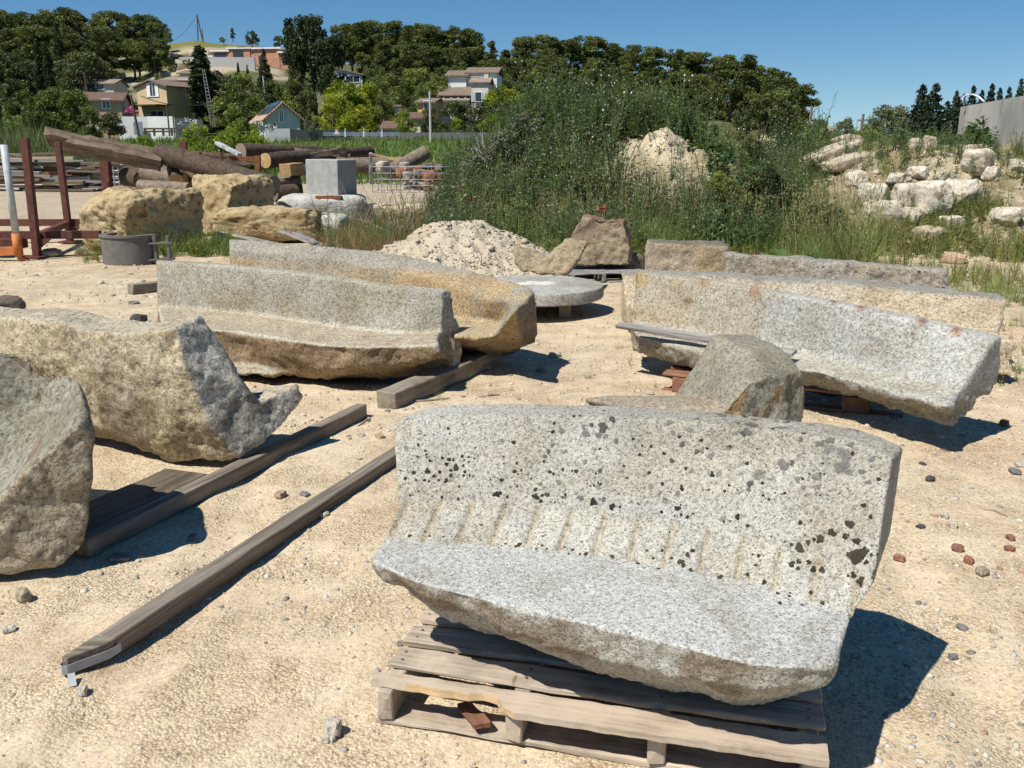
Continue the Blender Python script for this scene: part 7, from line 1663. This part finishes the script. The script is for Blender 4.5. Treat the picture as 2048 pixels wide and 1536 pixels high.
lp = empty('lattice_pole', (atx(427,98), 98, at(430,248,y=98)[2]), 'tall ladder-like concrete pole before the cypress', 'pole'); hL = at(427,138,y=98)[2]-at(430,248,y=98)[2]
for sx in (-.16, .16): obj('leg', MB().tube([(sx*1.5+.2, 0, -.3), (sx*.7-.35, 0, hL)], .05, 6).mesh('leg', M['lattice']), lp)
for k in range(16): t = (k+.5)/16; cx = .2-.55*t; obj('rung', MB().box((cx, 0, hL*t), (.42-.2*t, .07, .07)).mesh('rung', M['lattice']), lp)
zp = at(417,80,y=219)[2]; pyl = empty('pylon', (atx(417,219), 219, zp-.4), 'A-shaped power pylon on the bare hilltop', 'pylon'); hp = at(417,30,y=219)[2]-zp
for sx in (-.35, .75): obj('leg', MB().tube([(sx, 0, 0), (-.05, 0, hp+.4)], .13, 6).mesh('leg', M['trunk']), pyl)
obj('brace', MB().bar((-.2, 0, hp*.45), (.45, 0, hp*.45), .1, .1).mesh('brace', M['trunk']), pyl)
pole(424, 58, 82, 219, .12, 'short post beside the hilltop pylon')
def cable(a, b, sag, label):
    a, b = Vector(a), Vector(b); P_ = [a.lerp(b, t/14)-a+Vector((0, 0, -sag*4*(t/14)*(1-t/14))) for t in range(15)]; o = MB().tube(P_, .035, 4).build('power_cable', M['tube']); o.location = a; tag(o, label, 'cable')
cable((atx(416,219), 219, zp+hp-.1), at(340,84,y=205), .8, 'sagging cable from the hilltop pylon to the wood'); 
cable(at(281,192,y=94), at(427,205,y=98), .6, 'thin cable crossing before the tan house')
# ------------------------------------------------------------------ concrete wall at the right with its white hose
A_, B_ = np.array([atx(1911,24), 24.0]), np.array([atx(2060,18.2), 18.2]); e_ = (B_-A_)/np.linalg.norm(B_-A_)
zt = at(1911,214,y=24)[2]; zt2 = at(2048,188,y=18.5)[2]; cw = empty('concrete_wall', (A_[0], A_[1], gz1(*A_)), 'tall beige concrete wall at the right edge', 'wall')
B2 = A_+e_*9; mb = MB(); mb.prism([(A_[0], A_[1], -.2), (B2[0], B2[1], -.2), (B2[0], B2[1], zt+(zt2-zt)*9/np.linalg.norm(B_-A_)), (A_[0], A_[1], zt)], (0, 0, 0), (.28, .25, 0)); keep(mb.build('panel', M['concrete_wall']), cw)
end = A_-e_*.05; mb = MB(); mb.prism([(end[0], end[1]-.02, -.2), (end[0]+e_[0]*.25, end[1]-.02+e_[1]*.25, -.2), (end[0]+e_[0]*.25, end[1]-.02+e_[1]*.25, zt+.005), (end[0], end[1]-.02, zt-.01)], (0, 0, 0), (.2, .2, 0)); keep(mb.build('end_post', M['concrete']), cw)
q = [at(1928,210,y=23.4), at(1925,196,y=23.4), at(1933,189,y=23.4), at(1947,189,y=23.0), at(1958,194,y=22.6), at(1968,203,y=22.4)]; o = MB().tube([p-q[0] for p in q], .022, 8).build('hose', M['pipe_white'], smooth=True); o.location = q[0]; tag(o, 'white hose looping over the top of the concrete wall', 'hose')
# thin bare saplings before the wall
# ------------------------------------------------------------------ meadow grass, reeds, flowering shrubs
rs = np.random.RandomState(55); pl = []
mg = [grass_tuft(rs, .5, 9, c, .35, .05) for c in ((0.12,0.18,0.04), (0.15,0.20,0.05), (0.10,0.15,0.035))]
for _ in range(5200):
    D = 45*(95/45)**rs.rand(); px = rs.uniform(-150, 1150); pl.append((atx(px, D), D, rs.randint(3), rs.uniform(.6, 1.4)))
scatter('meadow_grass', mg, pl, 'green meadow grass behind the timber stacks', 'grass', seed=8)
rd = [grass_tuft(rs, 2.6, 26, c, .5, .06) for c in ((0.13,0.16,0.06), (0.15,0.17,0.075), (0.10,0.14,0.05))]; pl = []
for _ in range(420):
    D = rs.uniform(47, 62); px = rs.uniform(-120, 185)-max(0, (D-50))*1; pl.append((atx(px, D), D, rs.randint(3), rs.uniform(.55, 1.15)*(1 if px < 100 else .7)))
scatter('reeds', rd, pl, 'tall olive green reeds behind the stacked timber at left', 'reeds', seed=9)
def blossom(px, py, D, n, r, mat, label):
    c = at(px, py, y=D); rs = np.random.RandomState(px); V, F, cc = cards([np.zeros(3)+rs.uniform(-r, r, 3)*np.array([1, .5, .6]) for _ in range(8)], [r*.5]*8, n, .12, rs); o = obj('flowering_shrub', mesh_np('flowering_shrub', V, F, M[mat], False)); o.location = c; tag(o, label, 'shrub')
blossom(383, 252, 90, 22, .9, 'petal_white', 'white flowering shrub at the end of the rail fence'); blossom(528, 252, 84, 18, .8, 'petal_white', 'pale flowering shrub at the wall of the solar house'); blossom(268, 224, 99, 14, .6, 'petal_pink', 'pink flowering shrub left of the tan house')
# rock lumps showing through the hillside scrub
for k in range(26):
    px, D = rs.uniform(240, 440), rs.uniform(165, 205); x = atx(px, D); boulder('hill_rock', (x, D), (rs.uniform(1.2, 3.2), rs.uniform(1, 2), rs.uniform(.6, 1.5)), rs.rand()*3, M['white_rock'], (.56, .50, .40), seed=600+k, res=5, label='pale rock showing on the scrubby hillside under the pylon', cat='rock', group='rocks on the hillside')
